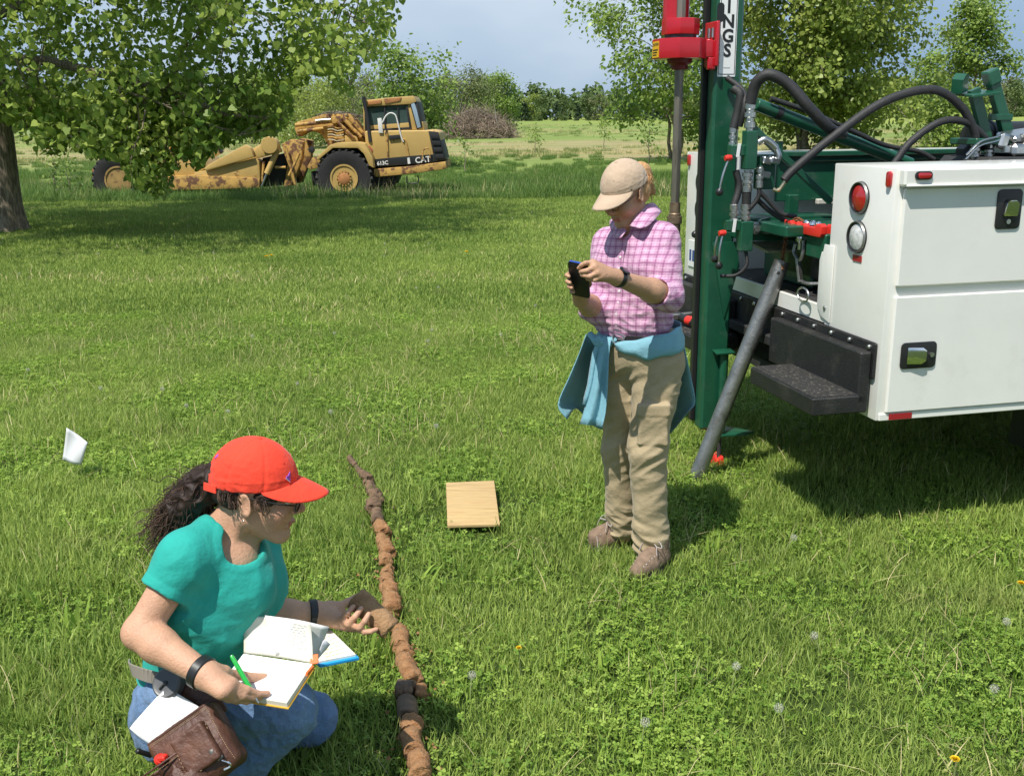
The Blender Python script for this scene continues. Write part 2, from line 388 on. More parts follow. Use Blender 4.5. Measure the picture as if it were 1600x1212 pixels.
def scatter(name, meshes, P, rot, scl, idx, kind='stuff'):
    """one object: points carrying turn, size and variant; geometry nodes put a tuft mesh on each"""
    me = bpy.data.meshes.new(name); n = len(P); me.vertices.add(n); me.vertices.foreach_set('co', np.asarray(P, np.float32).ravel())
    for nm, typ, dat in (('turn', 'FLOAT', rot), ('size', 'FLOAT', scl), ('pick', 'INT', idx)):
        a = me.attributes.new(nm, typ, 'POINT'); a.data.foreach_set('value', np.asarray(dat, np.float32 if typ == 'FLOAT' else np.int32))
    o = link(name, me); tag(o, kind=kind)
    ng = bpy.data.node_groups.new(name, 'GeometryNodeTree')
    ng.interface.new_socket('Geometry', in_out='INPUT', socket_type='NodeSocketGeometry'); ng.interface.new_socket('Geometry', in_out='OUTPUT', socket_type='NodeSocketGeometry')
    gi = ng.nodes.new('NodeGroupInput'); go = ng.nodes.new('NodeGroupOutput'); L = ng.links.new
    jn = ng.nodes.new('GeometryNodeJoinGeometry')
    def attr(nm, typ):
        x = ng.nodes.new('GeometryNodeInputNamedAttribute'); x.data_type = typ; x.inputs['Name'].default_value = nm; return x.outputs[0]
    cmb = ng.nodes.new('ShaderNodeCombineXYZ'); L(attr('turn', 'FLOAT'), cmb.inputs[2])
    sz = attr('size', 'FLOAT'); pk = attr('pick', 'INT')
    for i, q in enumerate(meshes):
        oi = bpy.data.objects.new(name + '_tuft', q)          # source mesh only, not linked to the scene
        inf = ng.nodes.new('GeometryNodeObjectInfo'); inf.inputs['Object'].default_value = oi; inf.transform_space = 'ORIGINAL'
        cp = ng.nodes.new('FunctionNodeCompare'); cp.data_type = 'INT'; cp.operation = 'EQUAL'; L(pk, cp.inputs[2]); cp.inputs[3].default_value = i
        ip = ng.nodes.new('GeometryNodeInstanceOnPoints'); L(gi.outputs[0], ip.inputs['Points']); L(cp.outputs[0], ip.inputs['Selection'])
        L(inf.outputs['Geometry'], ip.inputs['Instance']); L(cmb.outputs[0], ip.inputs['Rotation']); L(sz, ip.inputs['Scale']); L(ip.outputs[0], jn.inputs[0])
    L(jn.outputs[0], go.inputs[0])
    md = o.modifiers.new('scatter', 'NODES'); md.node_group = ng
    return o

m_lawn = leafmat('lawn_grass', (0.135, 0.24, 0.036), (0.51, 0.61, 0.15), 0.45, 0.5, 0.3, dry=(0.46, 0.42, 0.19))
m_clover = leafmat('clover', (0.14, 0.265, 0.034), (0.42, 0.56, 0.105), 0.42, 0.5, 0.3)
m_straw = leafmat('dry_straw', (0.46, 0.39, 0.18), (0.72, 0.63, 0.34), 0.25, 0.7, 0.2)
m_tall = leafmat('tall_grass', (0.085, 0.18, 0.035), (0.22, 0.32, 0.075), 0.4, 0.5, 0.3, dry=(0.40, 0.38, 0.16))

EXCL = []            # (x, y, radius) kept clear or short: filled from the things that lie on the grass
def fbm(x, y, s, seed=0): return mnoise.fractal(Vector((x * s + seed * 17.3, y * s - seed * 9.1, seed * 3.7)), 0.6, 2.0, 4)
def wedge(y, m): return 0.56 * y + m
def grass():
    near = [proto_mesh('lawn_tuft', [blades(250, 0.15, 0.028, 0.072, 0.0040, 100 + i, 0.6, 0.6)], m_lawn) for i in range(5)]
    lush = [proto_mesh('lawn_tuft', [blades(190, 0.15, 0.05, 0.105, 0.0048, 200 + i, 0.45, 0.7)], m_lawn) for i in range(3)]
    clov = [proto_mesh('lawn_tuft', [clover(44, 0.17, 0.015, 0.05, 0.0105, 300 + i), blades(130, 0.15, 0.03, 0.075, 0.004, 310 + i)], m_clover) for i in range(3)]
    strw = [proto_mesh('lawn_tuft', [blades(15, 0.16, 0.07, 0.19, 0.0032, 400 + i, 1.1, 0.5)], m_straw) for i in range(3)]
    short = [proto_mesh('lawn_tuft', [blades(150, 0.10, 0.015, 0.035, 0.004, 500 + i, 0.8, 0.5)], m_lawn) for i in range(2)]
    broad = [proto_mesh('lawn_tuft', [blades(9, 0.05, 0.08, 0.15, 0.018, 520 + i, 0.75, 0.8)], m_clover) for i in range(2)]
    meshes = near + lush + clov + strw + short + broad
    P = []; Rz = []; S = []; I = []; g = np.random.default_rng(5); step = 0.118; y = 1.2
    while y < 9.3:
        w = wedge(y, 1.6); x = -w
        while x < w:
            px, py = x + g.normal(0, 0.04), y + g.normal(0, 0.04); x += step
            d = min([math.hypot(px - ex, py - ey) - er for ex, ey, er in EXCL] or [9])
            u = fbm(px, py, 0.7, 1); v = fbm(px, py, 1.1, 2); c = fbm(px, py, 1.7, 3)
            if d < 0.0: k = 14 + int(g.integers(2))
            elif c > 0.16: k = 8 + int(g.integers(3))
            elif u > 0.26 and py < 6: k = 5 + int(g.integers(3))
            else: k = int(g.integers(5))
            P.append((px, py, 0)); Rz.append(g.random() * 6.28); S.append(0.8 + 0.35 * g.random() + 0.22 * v); I.append(k)
            if g.random() < (0.09 + 0.6 * max(0, fbm(px, py, 0.9, 6) - 0.02) + 0.10 * (py > 4.8)) and d > 0.05: P.append((px + g.normal(0, .05), py, 0)); Rz.append(g.random() * 6.28); S.append(0.6 + 0.6 * g.random()); I.append(11 + int(g.integers(3)))
            if py < 5 and g.random() < 0.03 and d > 0.06: P.append((px + g.normal(0, .05), py, 0)); Rz.append(g.random() * 6.28); S.append(0.5 + 0.6 * g.random()); I.append(16 + int(g.integers(2)))
        y += step
    scatter('lawn_grass', meshes, P, Rz, S, I)
    mid = [proto_mesh('lawn_tuft', [blades(520, 0.34, 0.03, 0.08, 0.0085, 600 + i, 0.5, 0.6, 2)], m_lawn) for i in range(4)]
    midd = [proto_mesh('lawn_tuft', [blades(40, 0.34, 0.05, 0.13, 0.007, 640 + i, 0.8, 0.5, 2)], m_straw) for i in range(2)]
    P = []; Rz = []; S = []; I = []; y = 9.2
    while y < 23.5:
        step = 0.27 if y < 15 else 0.36; w = wedge(y, 2.5); x = -w
        row = 0.22 * math.sin(y * 2.6)
        while x < w:
            px, py = x + g.normal(0, 0.09), y + g.normal(0, 0.09); x += step
            P.append((px, py, 0)); Rz.append(g.random() * 6.28); S.append((0.85 + 0.3 * g.random() + row) * (1.25 if y > 15 else 1.0)); I.append(int(g.integers(4)))
            if g.random() < 0.07 + 0.4 * max(0, fbm(px, py * 3, 0.3, 8)) + 0.55 * (11.0 < py + 0.05 * px < 11.7): P.append((px, py, 0)); Rz.append(g.random() * 6.28); S.append(0.7 + 0.5 * g.random()); I.append(4 + int(g.integers(2)))
        y += step
    scatter('mown_grass', mid + midd, P, Rz, S, I)
    tall = [proto_mesh('meadow_tuft', [blades(330, 0.7, 0.18, 0.55, 0.017, 700 + i, 0.3, 0.7, 3)], m_tall) for i in range(4)]
    tstr = [proto_mesh('meadow_tuft', [blades(45, 0.7, 0.3, 0.75, 0.011, 740 + i, 0.35, 0.4, 2)], m_straw) for i in range(2)]
    P = []; Rz = []; S = []; I = []; y = 22.9
    while y < 50:
        step = 0.5 if y < 32 else 0.75; w = wedge(y, 4); x = -w
        while x < w:
            px, py = x + g.normal(0, 0.2), y + g.normal(0, 0.2) + 0.35 * fbm(x, y, 0.5, 4); x += step
            fade = (1 if y < 27 else max(0.4, 1 - (y - 27) / 18))
            den = fbm(px, py, 0.25, 5)
            if py > 35 and (den < -0.05 or g.random() < (py - 35) / 16): continue
            P.append((px, py, ground_z(px, py))); Rz.append(g.random() * 6.28); S.append((0.75 + 0.45 * g.random() + 0.35 * den) * fade * (0.55 if py < 23.4 else 1)); I.append(int(g.integers(4)))
            if g.random() < 0.07 + 0.35 * max(0, fbm(px, py, 0.4, 9)): P.append((px, py, ground_z(px, py))); Rz.append(g.random() * 6.28); S.append((0.6 + 0.5 * g.random()) * fade); I.append(4 + int(g.integers(2)))
        y += step
    scatter('tall_grass', tall + tstr, P, Rz, S, I)
    m_fld = leafmat('field_weed', (0.13, 0.21, 0.05), (0.30, 0.37, 0.11), 0.4, 0.6, 0.2)
    fld = [proto_mesh('weed_tuft', [blades(120, 0.5 + 0.5 * i, 0.2, 0.6, 0.03, 800 + i, 0.45, 0.6, 2)], m_fld if i < 3 else m_straw) for i in range(5)]
    # weedy clumps over the open field, thinning with distance
    P = []; Rz = []; S = []; I = []
    for k in range(5200):
        y = 46 + 150 * g.random() ** 1.6; w = wedge(y, 8); x = (g.random() * 2 - 1) * w
        if fbm(x * 0.5, y, 0.12, 12) < -0.05: continue
        P.append((x, y, ground_z(x, y))); Rz.append(g.random() * 6.28); S.append((0.25 + 0.4 * g.random()) * (0.8 if y < 90 else 1)); I.append(int(g.integers(5)))
    scatter('field_weeds', fld, P, Rz, S, I)
# ------------------------------------------------------------------ trees
m_bark = mat('bark', (0.27, 0.215, 0.155), 0.9, var=0.35, vscale=9, bump=1.0, bscale=14, stretch=(4, 4, 0.8), col2=(0.13, 0.10, 0.072), c2scale=7, c2lo=0.45, c2hi=0.6)
m_twig = mat('twig', (0.20, 0.175, 0.14), 0.9, var=0.3, vscale=5)
m_leafA = leafmat('cottonwood_leaf', (0.14, 0.25, 0.036), (0.50, 0.59, 0.135), 0.50, 0.45, 0.35)
m_leafB = leafmat('maple_leaf', (0.13, 0.225, 0.038), (0.38, 0.49, 0.115), 0.42, 0.4, 0.4)
m_leafC = leafmat('yellow_green_leaf', (0.17, 0.24, 0.04), (0.43, 0.50, 0.12), 0.44, 0.42, 0.4)
m_leafD = leafmat('pale_leaf', (0.12, 0.155, 0.055), (0.26, 0.29, 0.13), 0.34, 0.5, 0.3)
m_pine = leafmat('conifer_needle', (0.04, 0.075, 0.038), (0.08, 0.12, 0.055), 0.1, 0.6, 0.2)
m_far = leafmat('distant_leaf', (0.075, 0.125, 0.038), (0.17, 0.23, 0.08), 0.25, 0.6, 0.2)
m_far2 = leafmat('distant_pale_leaf', (0.13, 0.155, 0.065), (0.25, 0.27, 0.13), 0.25, 0.6, 0.2)

HEART = np.array([(0, 0.06), (0.26, -0.06), (0.50, 0.16), (0.40, 0.52), (0, 1.0), (-0.40, 0.52), (-0.50, 0.16), (-0.26, -0.06)])
KITE = np.array([(0, 0), (0.34, 0.42), (0, 1.0), (-0.34, 0.42)])
OVAL = np.array([(0, 0), (0.30, 0.22), (0.34, 0.6), (0, 1.0), (-0.34, 0.6), (-0.30, 0.22)])
def leaves(name, P, out, size, shape, m, parent, g, var=None, droop=0.5, flat=0.55, fold=0.18):
    """one leaf mesh per point of P: turned at random about an outward and upward normal, hanging a little"""
    n = len(P); up = np.array([0, 0, 1.0])
    nr = g.normal(0, 0.75, (n, 3)) + up * flat + out * 0.55; nr /= np.linalg.norm(nr, axis=1)[:, None]
    d = g.normal(0, 0.7, (n, 3)) + out * 0.5 - up * droop; d -= nr * (d * nr).sum(1)[:, None]; d /= np.linalg.norm(d, axis=1)[:, None] + 1e-9
    s = np.cross(d, nr); L = size * (0.6 + 0.75 * g.random(n)); k = len(shape)
    V = P[:, None, :] + L[:, None, None] * (shape[None, :, 0, None] * s[:, None, :] + shape[None, :, 1, None] * d[:, None, :] + (fold * np.abs(shape[None, :, 0, None]) * nr[:, None, :]))
    F = np.arange(n * k).reshape(n, k)
    v = np.clip(g.normal(0.45, 0.22, n), 0, 1) if var is None else var
    o = np_mesh(name, V.reshape(-1, 3), F, m, parent, False, v)
    o['kind'] = 'stuff'; return o

def tree(name, label, base, H, crown, leaf, nleaf, m, shape=OVAL, trunk_r=0.12, first=0.25, seed=1, nlimb=16, group=None, cat='tree', keep=None,
         stems=1, spread=0.45, tip_s=0.35, rise=(15, 60), lean=(0, 0), bark=None, lo=None):
    """crown(t) gives the crown radius at t of the height; limbs leave the trunk, fork twice, and carry clumps of leaves"""
    g = np.random.default_rng(seed); root = empty(name, base, 0, label, cat, group); bark = bark or m_bark
    T = MB(); B = MB(); tips = []
    for st in range(stems):
        a = g.random() * 6.28; off = Vector((math.cos(a), math.sin(a), 0)) * (0.0 if stems == 1 else trunk_r * 0.9)
        tl = Vector((lean[0], lean[1], 0)) + (Vector((math.cos(a), math.sin(a), 0)) * spread * (0 if stems == 1 else 1))
        pts = []; hh = H * (0.93 if st == 0 else 0.7 + 0.2 * g.random())
        for k in range(11):
            t = k / 10
            pts.append(off + Vector((tl.x * t * hh * 0.5 + g.normal(0, 0.012) * hh * (t > 0), tl.y * t * hh * 0.5 + g.normal(0, 0.012) * hh * (t > 0), t * hh - (0.05 if k == 0 else 0))))
        pts = crom(pts, 3); nn = len(pts); rad = [trunk_r / (stems ** 0.5) * ((1 - 0.92 * i / (nn - 1)) + 0.7 * max(0, 0.06 - i / nn) / 0.06) for i in range(nn)]
        T.tube(pts, rad, 10 if trunk_r < 0.2 else 20)
        for j in range(nlimb):
            t = first + (0.97 - first) * ((j + g.random() * 0.8) / nlimb); i0 = min(nn - 2, int(t * (nn - 1))); p = pts[i0]
            az = j * 2.4 + g.normal(0, 0.35); cr = crown(p.z / H) * (0.75 + 0.35 * g.random()); el = R(lerp(rise[0], rise[1], (t - first) / (1 - first)) + g.normal(0, 8))
            d = Vector((math.cos(az) * math.cos(el), math.sin(az) * math.cos(el), math.sin(el))); ln = cr / max(0.35, math.cos(el)) * (0.8 if el < 0.9 else 0.6)
            q = [p]; dd = d.copy()
            for k in range(5):
                dd = (dd + Vector(g.normal(0, 0.16, 3)) + Vector((0, 0, 0.02 if k < 2 else -0.06))).normalized(); q.append(q[-1] + dd * ln / 5)
            r0 = min(rad[i0] * 0.55, 0.02 * ln + 0.008); B.tube(q, [r0 * (1 - 0.16 * k) for k in range(6)], 6)
            for k in range(2, 6):
                for f in range(2):
                    d2 = (dd + Vector(g.normal(0, 0.75, 3))).normalized(); l2 = ln * (0.22 + 0.2 * g.random())
                    e = q[k] + d2 * l2 + Vector((0, 0, -0.08 * l2)); B.tube([q[k], (q[k] + e) / 2 + Vector(g.normal(0, 0.03, 3)) * l2, e], [r0 * 0.35, r0 * 0.25, r0 * 0.1], 4)
                    tips += [(e, 1.0), ((q[k] + e) / 2, 0.7)]
    C = np.array([tuple(p) for p, w in tips]); w = np.array([w for p, w in tips])
    if keep is not None: ok = np.array([keep(Vector(c)) for c in C]); C = C[ok]; w = w[ok]
    cl = g.normal(0.0, 0.17, len(C)); ci = g.choice(len(C), nleaf, p=w / w.sum())
    P = C[ci] + g.normal(0, 1, (nleaf, 3)) * tip_s * np.array([1, 1, 0.72])
    if lo is not None:
        P = P[P[:, 2] > lo]; ci = ci[:len(P)]
    if keep is not None: ok = np.array([keep(Vector(c)) for c in P]); P = P[ok]; ci = ci[ok]
    ctr = np.array([0, 0, H * 0.55]); out = P - ctr; out /= np.linalg.norm(out, axis=1)[:, None] + 1e-9
    v = np.clip(0.45 + cl[ci] + g.normal(0, 0.16, len(P)), 0, 1)
    T.build('trunk', bark, root); B.build('limb', m_twig if trunk_r < 0.2 else bark, root)['kind'] = 'stuff'
    leaves('crown', P, out, leaf, shape, m, root, g, v)
    return root

# the large cottonwood at the edge of the lawn: crown skirt hangs low over the machine behind it
TB = gr(12, 362); 
SK_PX = [(-200, 120), (-80, 170), (0, 185), (38, 185), (46, 205), (60, 212), (80, 236), (110, 230), (125, 222), (150, 234), (170, 240), (202, 243), (212, 280), (235, 297), (262, 298), (280, 262), (300, 250), (316, 262), (340, 232), (355, 222), (375, 215), (400, 210), (430, 205), (455, 195), (470, 170), (480, 140), (500, 120), (515, 118), (530, 138), (545, 143), (556, 148), (575, 100), (605, 98), (625, 70), (645, 0), (670, -80)]
SKIRT = [((x - 12) * 0.01052, 1.75 + (183 - y) * 0.01052) for x, y in SK_PX]      # height of the crown's hanging edge along the tree
def skirt(x):
    for (a, b), (c, d) in zip(SKIRT, SKIRT[1:]):
        if a <= x < c: return lerp(b, d, (x - a) / (c - a))
    return 3.0 if x < 0 else 99
def keepA(c):
    k = 17.0 / (TB.y + c.y); xs = (TB.x + c.x) * k - TB.x; zs = 1.75 + (c.z - 1.75) * k      # the boughs rise toward the outside of the crown
    j = 0.22 * mnoise.noise(Vector((c.x * 2.3, c.y * 2.3, 5)))
    return c.y < 4.5 and zs > skirt(xs + 0.1 * mnoise.noise(c * 3)) + max(0, j)
def cottonwood():
    g = np.random.default_rng(3)
    root = empty('cottonwood_tree', TB, 0, 'big leafy tree with a thick furrowed trunk at the left edge of the lawn', 'tree')
    T = MB(); pts = [Vector((-0.02, 0, -0.15)), Vector((0, 0, 0.0)), Vector((0.02, 0, 0.3)), Vector((0.05, 0, 1.1)), Vector((0.08, 0.0, 2.2)), Vector((0.05, 0.1, 3.6)), Vector((0.15, 0.15, 5.4)), Vector((0.1, 0.2, 7.4)), Vector((0.3, 0.2, 9.5))]
    pts = crom(pts, 5); rad = []
    for p in pts: rad.append(0.235 * max(0.08, 1 - p.z / 10.5) + 0.13 * math.exp(-max(0, p.z + 0.05) / 0.22) + 0.02)
    T.tube(pts, rad, 28)
    t = T.build('trunk', m_bark, root)
    me = t.data
    for v in me.vertices:                                      # root flare and furrowed bark
        c = v.co; a = math.atan2(c.y, c.x); k = math.exp(-max(0, c.z) / 0.25)
        f = 1 + 0.16 * k * math.sin(a * 5 + 1) + 0.035 * mnoise.noise(Vector((math.cos(a) * 3, math.sin(a) * 3, c.z * 1.2)))
        v.co = Vector((c.x * f, c.y * f, c.z))
    B = MB(); tips = []
    def grow(p, d, ln, r, lvl):
        q = [p]; dd = d
        for k in range(6):
            dd = (dd + Vector(g.normal(0, 0.13, 3)) + Vector((0, 0, (-0.07 if lvl > 0 else -0.035) * (k > 1)))).normalized(); q.append(q[-1] + dd * ln / 6)
        nk = 7
        for k in range(2, 7):
            c = q[k]
            if c.x > -0.5 and not keepA(c - Vector((0, 0, 0.35 if lvl == 0 else 0.0))): nk = k; break
        if nk > 2: B.tube(q[:nk], [r * (1 - 0.14 * k) for k in range(nk)], 8 if lvl == 0 else 5)
        if lvl < 2:
            for k in range(2, 7):
                for f in range(3 if lvl == 0 else 2):
                    d2 = (dd * 0.9 + Vector(g.normal(0, 0.62, 3))).normalized(); grow(q[k], d2, ln * (0.34 + 0.18 * g.random()) if lvl == 0 else ln * 0.42, r * 0.33, lvl + 1)
        if lvl > 0:
            for k in range(2, 7): tips.append(q[k])
    for j in range(19):
        z = 2.7 + 0.33 * j; i0 = min(range(len(pts)), key=lambda i: abs(pts[i].z - z)); az = j * 2.4 + 0.3 + g.normal(0, 0.25)
        if j in (0, 2, 4, 6, 8): az = (-0.15, 0.35, -0.6, 0.1, -0.25)[j // 2]
        el = R(14 + 2.4 * j + g.normal(0, 6)); cr = 6.0 * (1 - 0.035 * j) * (0.85 + 0.25 * g.random())
        grow(pts[i0], Vector((math.cos(az) * math.cos(el), math.sin(az) * math.cos(el), math.sin(el))), cr, 0.085, 0)
    # drooping sprays that make the skirt
    for (x, y, z) in ((2.3, -1.4, 2.3), (2.7, -1.2, 2.2), (2.5, -0.6, 2.1), (3.3, -1.0, 2.6), (1.3, -1.2, 2.6), (0.8, -0.9, 2.6), (4.2, -0.5, 2.8), (4.6, 0, 2.7), (5.5, -0.3, 3.5), (5.9, -0.5, 3.6), (3.7, 0.6, 2.5), (1.9, 0.3, 2.4), (0.3, -1.0, 3.0), (-0.5, -1.0, 3.4)):
        for k in range(3): grow(Vector((x, y, z)) + Vector(g.normal(0, 0.3, 3)), Vector((g.normal(0.1, 0.4), g.normal(-0.1, 0.4), -0.75)).normalized(), 1.5 + 0.4 * g.random(), 0.014, 1)
    ext = []
    while len(ext) < 3000:                                     # outer clumps, gathered by a coarse noise so that gaps stay open
        c = Vector((g.uniform(-3.5, 6.9), g.uniform(-5.3, 3.6), g.uniform(0.6, 7.0)))
        if c.y < -3.4 and (c.x > 3.4 or c.z < 2.2): continue
        if c.z > 3.2 and (c.x / 7.2) ** 2 + ((c.z - 3.4) / 5.2) ** 2 > 1: continue
        if mnoise.noise(Vector((c.x * 0.95, c.y * 0.8, c.z * 1.05))) + 0.3 * mnoise.noise(c * 2.6) < (0.22 if c.z > 4.4 else 0.14 if c.x > 3.6 else 0.05): continue
        if keepA(c): ext.append(tuple(c))
    C = np.array([tuple(p) for p in tips]); ok = np.array([keepA(Vector(c)) for c in C]); C = np.concatenate([C[ok], np.array(ext)])
    n = 64000; wz = np.where(C[:, 2] > 4.6, 0.4, 1.0); ci = g.choice(len(C), n, p=wz / wz.sum()); P = C[ci] + g.normal(0, 0.14, (n, 3)); ok = np.array([keepA(Vector(c)) for c in P]); P = P[ok]; ci = ci[ok]
    cl = np.array([0.42 * mnoise.noise(Vector(c) * 0.9) for c in C]) + g.normal(0, 0.16, len(C)); ctr = np.array([0, 0, 4.5]); out = P - ctr; out /= np.linalg.norm(out, axis=1)[:, None]
    v = np.clip(0.45 + cl[ci] + g.normal(0, 0.17, len(P)), 0, 1)
    bo = B.build('limb', m_bark, root); bo['kind'] = 'stuff'
    leaves('crown', P, out * 0.25, 0.094, HEART, m_leafA, root, g, v, droop=1.0, flat=0.12, fold=0.35)
    return root

def gp(px, D): return Vector(((px - 800) / 1600 * (D * 0.967 + 0.45), D, 0))
def on(px, D):
    p = gp(px, D); p.z = ground_z(p.x, p.y); return p
def vase(r, a=0.35): return lambda t: r * max(0.12, math.sin(math.pi * min(1, max(0, (t - 0.02))) ** 0.75) ** 0.8)
def cone(r): return lambda t: r * max(0.05, (1 - t))
def trees():
    cottonwood()
    tree('maple_tree', 'slim many-stemmed young tree behind the drill rod, its left crown reaching over the field', on(1058, 41), 8.6, vase(2.7), 0.15, 14000, m_leafB, trunk_r=0.13, first=0.22, seed=21, nlimb=15, stems=3, spread=0.34, tip_s=0.30)
    tree('maple_tree', 'largest full tree on the field, close behind the green mast', on(1262, 44), 11.4, vase(4.3), 0.19, 46000, m_leafC, trunk_r=0.2, first=0.12, seed=22, nlimb=26, stems=2, spread=0.2, tip_s=0.42)
    tree('maple_tree', 'slender upright tree directly behind the green forked cradle', on(1515, 50), 6.7, vase(1.75), 0.15, 7500, m_leafB, trunk_r=0.1, first=0.46, seed=23, nlimb=18, tip_s=0.32, rise=(30, 65))
    tree('maple_tree', 'small narrow tree between the large mast tree and the tree behind the cradle', on(1452, 56), 4.9, vase(1.3), 0.16, 3200, m_leafB, trunk_r=0.06, first=0.2, seed=24, nlimb=12, tip_s=0.28)
    tree('bush', 'rounded green bush just beyond the truck bed under the black hose', on(1484, 43), 2.3, vase(1.15), 0.13, 4200, m_leafB, trunk_r=0.05, first=0.05, seed=25, nlimb=14, stems=3, tip_s=0.25, cat='bush')
    tree('maple_tree', 'bushy green tree rising right behind the cab of the yellow earth mover', on(658, 38), 4.15, vase(1.2), 0.125, 6500, m_leafB, trunk_r=0.09, first=0.12, seed=26, nlimb=18, stems=3, spread=0.3, tip_s=0.27)
    tree('willow_tree', 'thin pale airy tree standing behind the goose neck of the earth mover', on(568, 62), 5.3, vase(1.8), 0.12, 2600, m_leafD, trunk_r=0.06, first=0.25, seed=27, nlimb=14, stems=2, tip_s=0.3, shape=KITE)
    tree('willow_tree', 'low yellow-green shrub tree under the thin pale tree, left of the cab', on(520, 66), 3.3, vase(2.6), 0.16, 5500, m_leafC, trunk_r=0.08, first=0.1, seed=28, nlimb=16, stems=3, tip_s=0.4, shape=KITE)
    tree('hedgerow_tree', 'dark green bush seen between the big tree and the goose neck', on(462, 74), 3.9, vase(2.2), 0.18, 4500, m_leafC, trunk_r=0.1, first=0.1, seed=29, nlimb=14, stems=2, tip_s=0.4, shape=KITE)
    tree('hedgerow_tree', 'leafy bush hidden partly behind the low boughs of the big tree', on(395, 78), 4.4, vase(2.7), 0.19, 5000, m_leafC, trunk_r=0.1, first=0.1, seed=30, nlimb=14, stems=2, tip_s=0.45, shape=KITE)
    tree('hedgerow_tree', 'grey-green rounded tree just behind the brush pile', on(735, 104), 4.9, vase(3.0), 0.22, 6500, m_leafD, trunk_r=0.12, first=0.08, seed=31, nlimb=16, stems=2, tip_s=0.5, shape=KITE)
    tree('maple_tree', 'dark green tree on the left of the pair above the brush pile', on(766, 118), 5.6, vase(2.0), 0.24, 4200, m_leafB, trunk_r=0.12, first=0.15, seed=32, nlimb=13, tip_s=0.5, shape=KITE)
    tree('maple_tree', 'tallest dark green tree on the right of the pair above the brush pile', on(792, 116), 6.1, vase(1.6), 0.24, 4200, m_leafB, trunk_r=0.12, first=0.15, seed=33, nlimb=13, tip_s=0.48, shape=KITE)
    # saplings standing out in the weeds and the field
    sap = [(1015, 34, 2.1, 'young sapling with a bare lower stem just behind the standing woman'), (947, 58, 1.7, 'knee-high leafy sapling on the bare strip left of the tan cap'),
           (840, 52, 1.3, 'small weedy sapling on the near edge of the bare strip'), (1105, 40, 1.5, 'small sapling seen between drill rod and mast'), (92, 25.5, 1.5, 'thin leaning sapling stem close right of the thick trunk'),
           (112, 26.0, 1.2, 'shorter thin sapling stem farther right of the thick trunk'), (730, 36, 1.2, 'small weed shrub to the right of the earth mover grille')]
    for i, (px, D, h, lab) in enumerate(sap):
        tree('sapling', lab, on(px, D), h, vase(0.42 if i != 4 else 0.3), 0.085, 260 if i < 4 else 120, m_leafB, trunk_r=0.022, first=0.35, seed=60 + i, nlimb=7, tip_s=0.12, group='saplings in the field', cat='sapling')
    # the far tree line: individual trees in front, one mass of wood behind
    g = np.random.default_rng(77)
    kinds = []
    for i in range(4): kinds.append((tree('distant_tree', 'x', (0, 0, -50), 12, vase(4.3), 0.75, 1500, (m_far, m_far, m_far2, m_leafC)[i], trunk_r=0.2, first=0.06, seed=80 + i, nlimb=13, tip_s=0.85, shape=KITE, cat='tree'), 0))
    for i in range(2): kinds.append((tree('distant_conifer', 'x', (0, 0, -50), 10, cone(3.2), 0.7, 1300, m_pine, trunk_r=0.18, first=0.03, seed=90 + i, nlimb=20, tip_s=0.42, rise=(-8, 10), shape=KITE, cat='tree'), 1))
    used = set(); plan = []
    for px in range(806, 1140, 17): plan.append((px + g.normal(0, 4), 372 + g.normal(0, 8), 5 if False else (4 + int(g.integers(2)) if g.random() < 0.55 else int(g.integers(4))), 0.62 + 0.3 * g.random()))
    for px in range(1150, 1720, 22): plan.append((px + g.normal(0, 5), 360 + g.normal(0, 14), int(g.integers(4)), 0.72 + 0.4 * g.random()))
    for px in range(-60, 800, 38): plan.append((px + g.normal(0, 6), 330 + g.normal(0, 15), int(g.integers(4)), 0.85 + 0.5 * g.random()))
    for px, D, k, s in plan:
        o, con = kinds[k]
        if k in used: o = copy_tree(o)
        used.add(k); o.location = on(px, D); o.scale = (s * (0.9 + 0.3 * g.random()),) * 2 + (s,); o.rotation_euler = (0, 0, g.random() * 6.28)
        tag(o, 'dark pointed conifer in the distant tree line across the field' if con else 'rounded broadleaf tree in the distant tree line across the field', 'tree', 'conifers of the distant tree line' if con else 'broadleaf trees of the distant tree line')
    for k, (o, con) in enumerate(kinds):
        if k not in used: tag(o, 'rounded broadleaf tree in the distant tree line across the field', 'tree'); o.location = on(1300, 365)
    n = 60000; C = []
    for k in range(900):
        x = g.uniform(-330, 330); y = 400 + 45 * g.random(); h = 8 + 5.5 * fbm(x, y, 0.03, 3) + 2.5 * g.random(); C.append((x, y, ground_z(x, y) + h * g.random() ** 0.6, h))
    C = np.array(C)[:, :3]; ci = g.choice(len(C), n); P = C[ci] + g.normal(0, 1.5, (n, 3)); P[:, 2] = np.maximum(P[:, 2], 0.3)
    w = leaves('distant_woods', P, np.tile(np.array([0, -0.8, 0.4]), (n, 1)), 2.0, KITE, m_far, None, g, np.clip(0.4 + g.normal(0, 0.2, len(C))[ci] + g.normal(0, 0.12, n), 0, 1))
    return
m_brush = mat('dead_branch', (0.46, 0.35, 0.26), 0.9, var=0.5, vscale=0.8, attr='var', attramp=0.4)
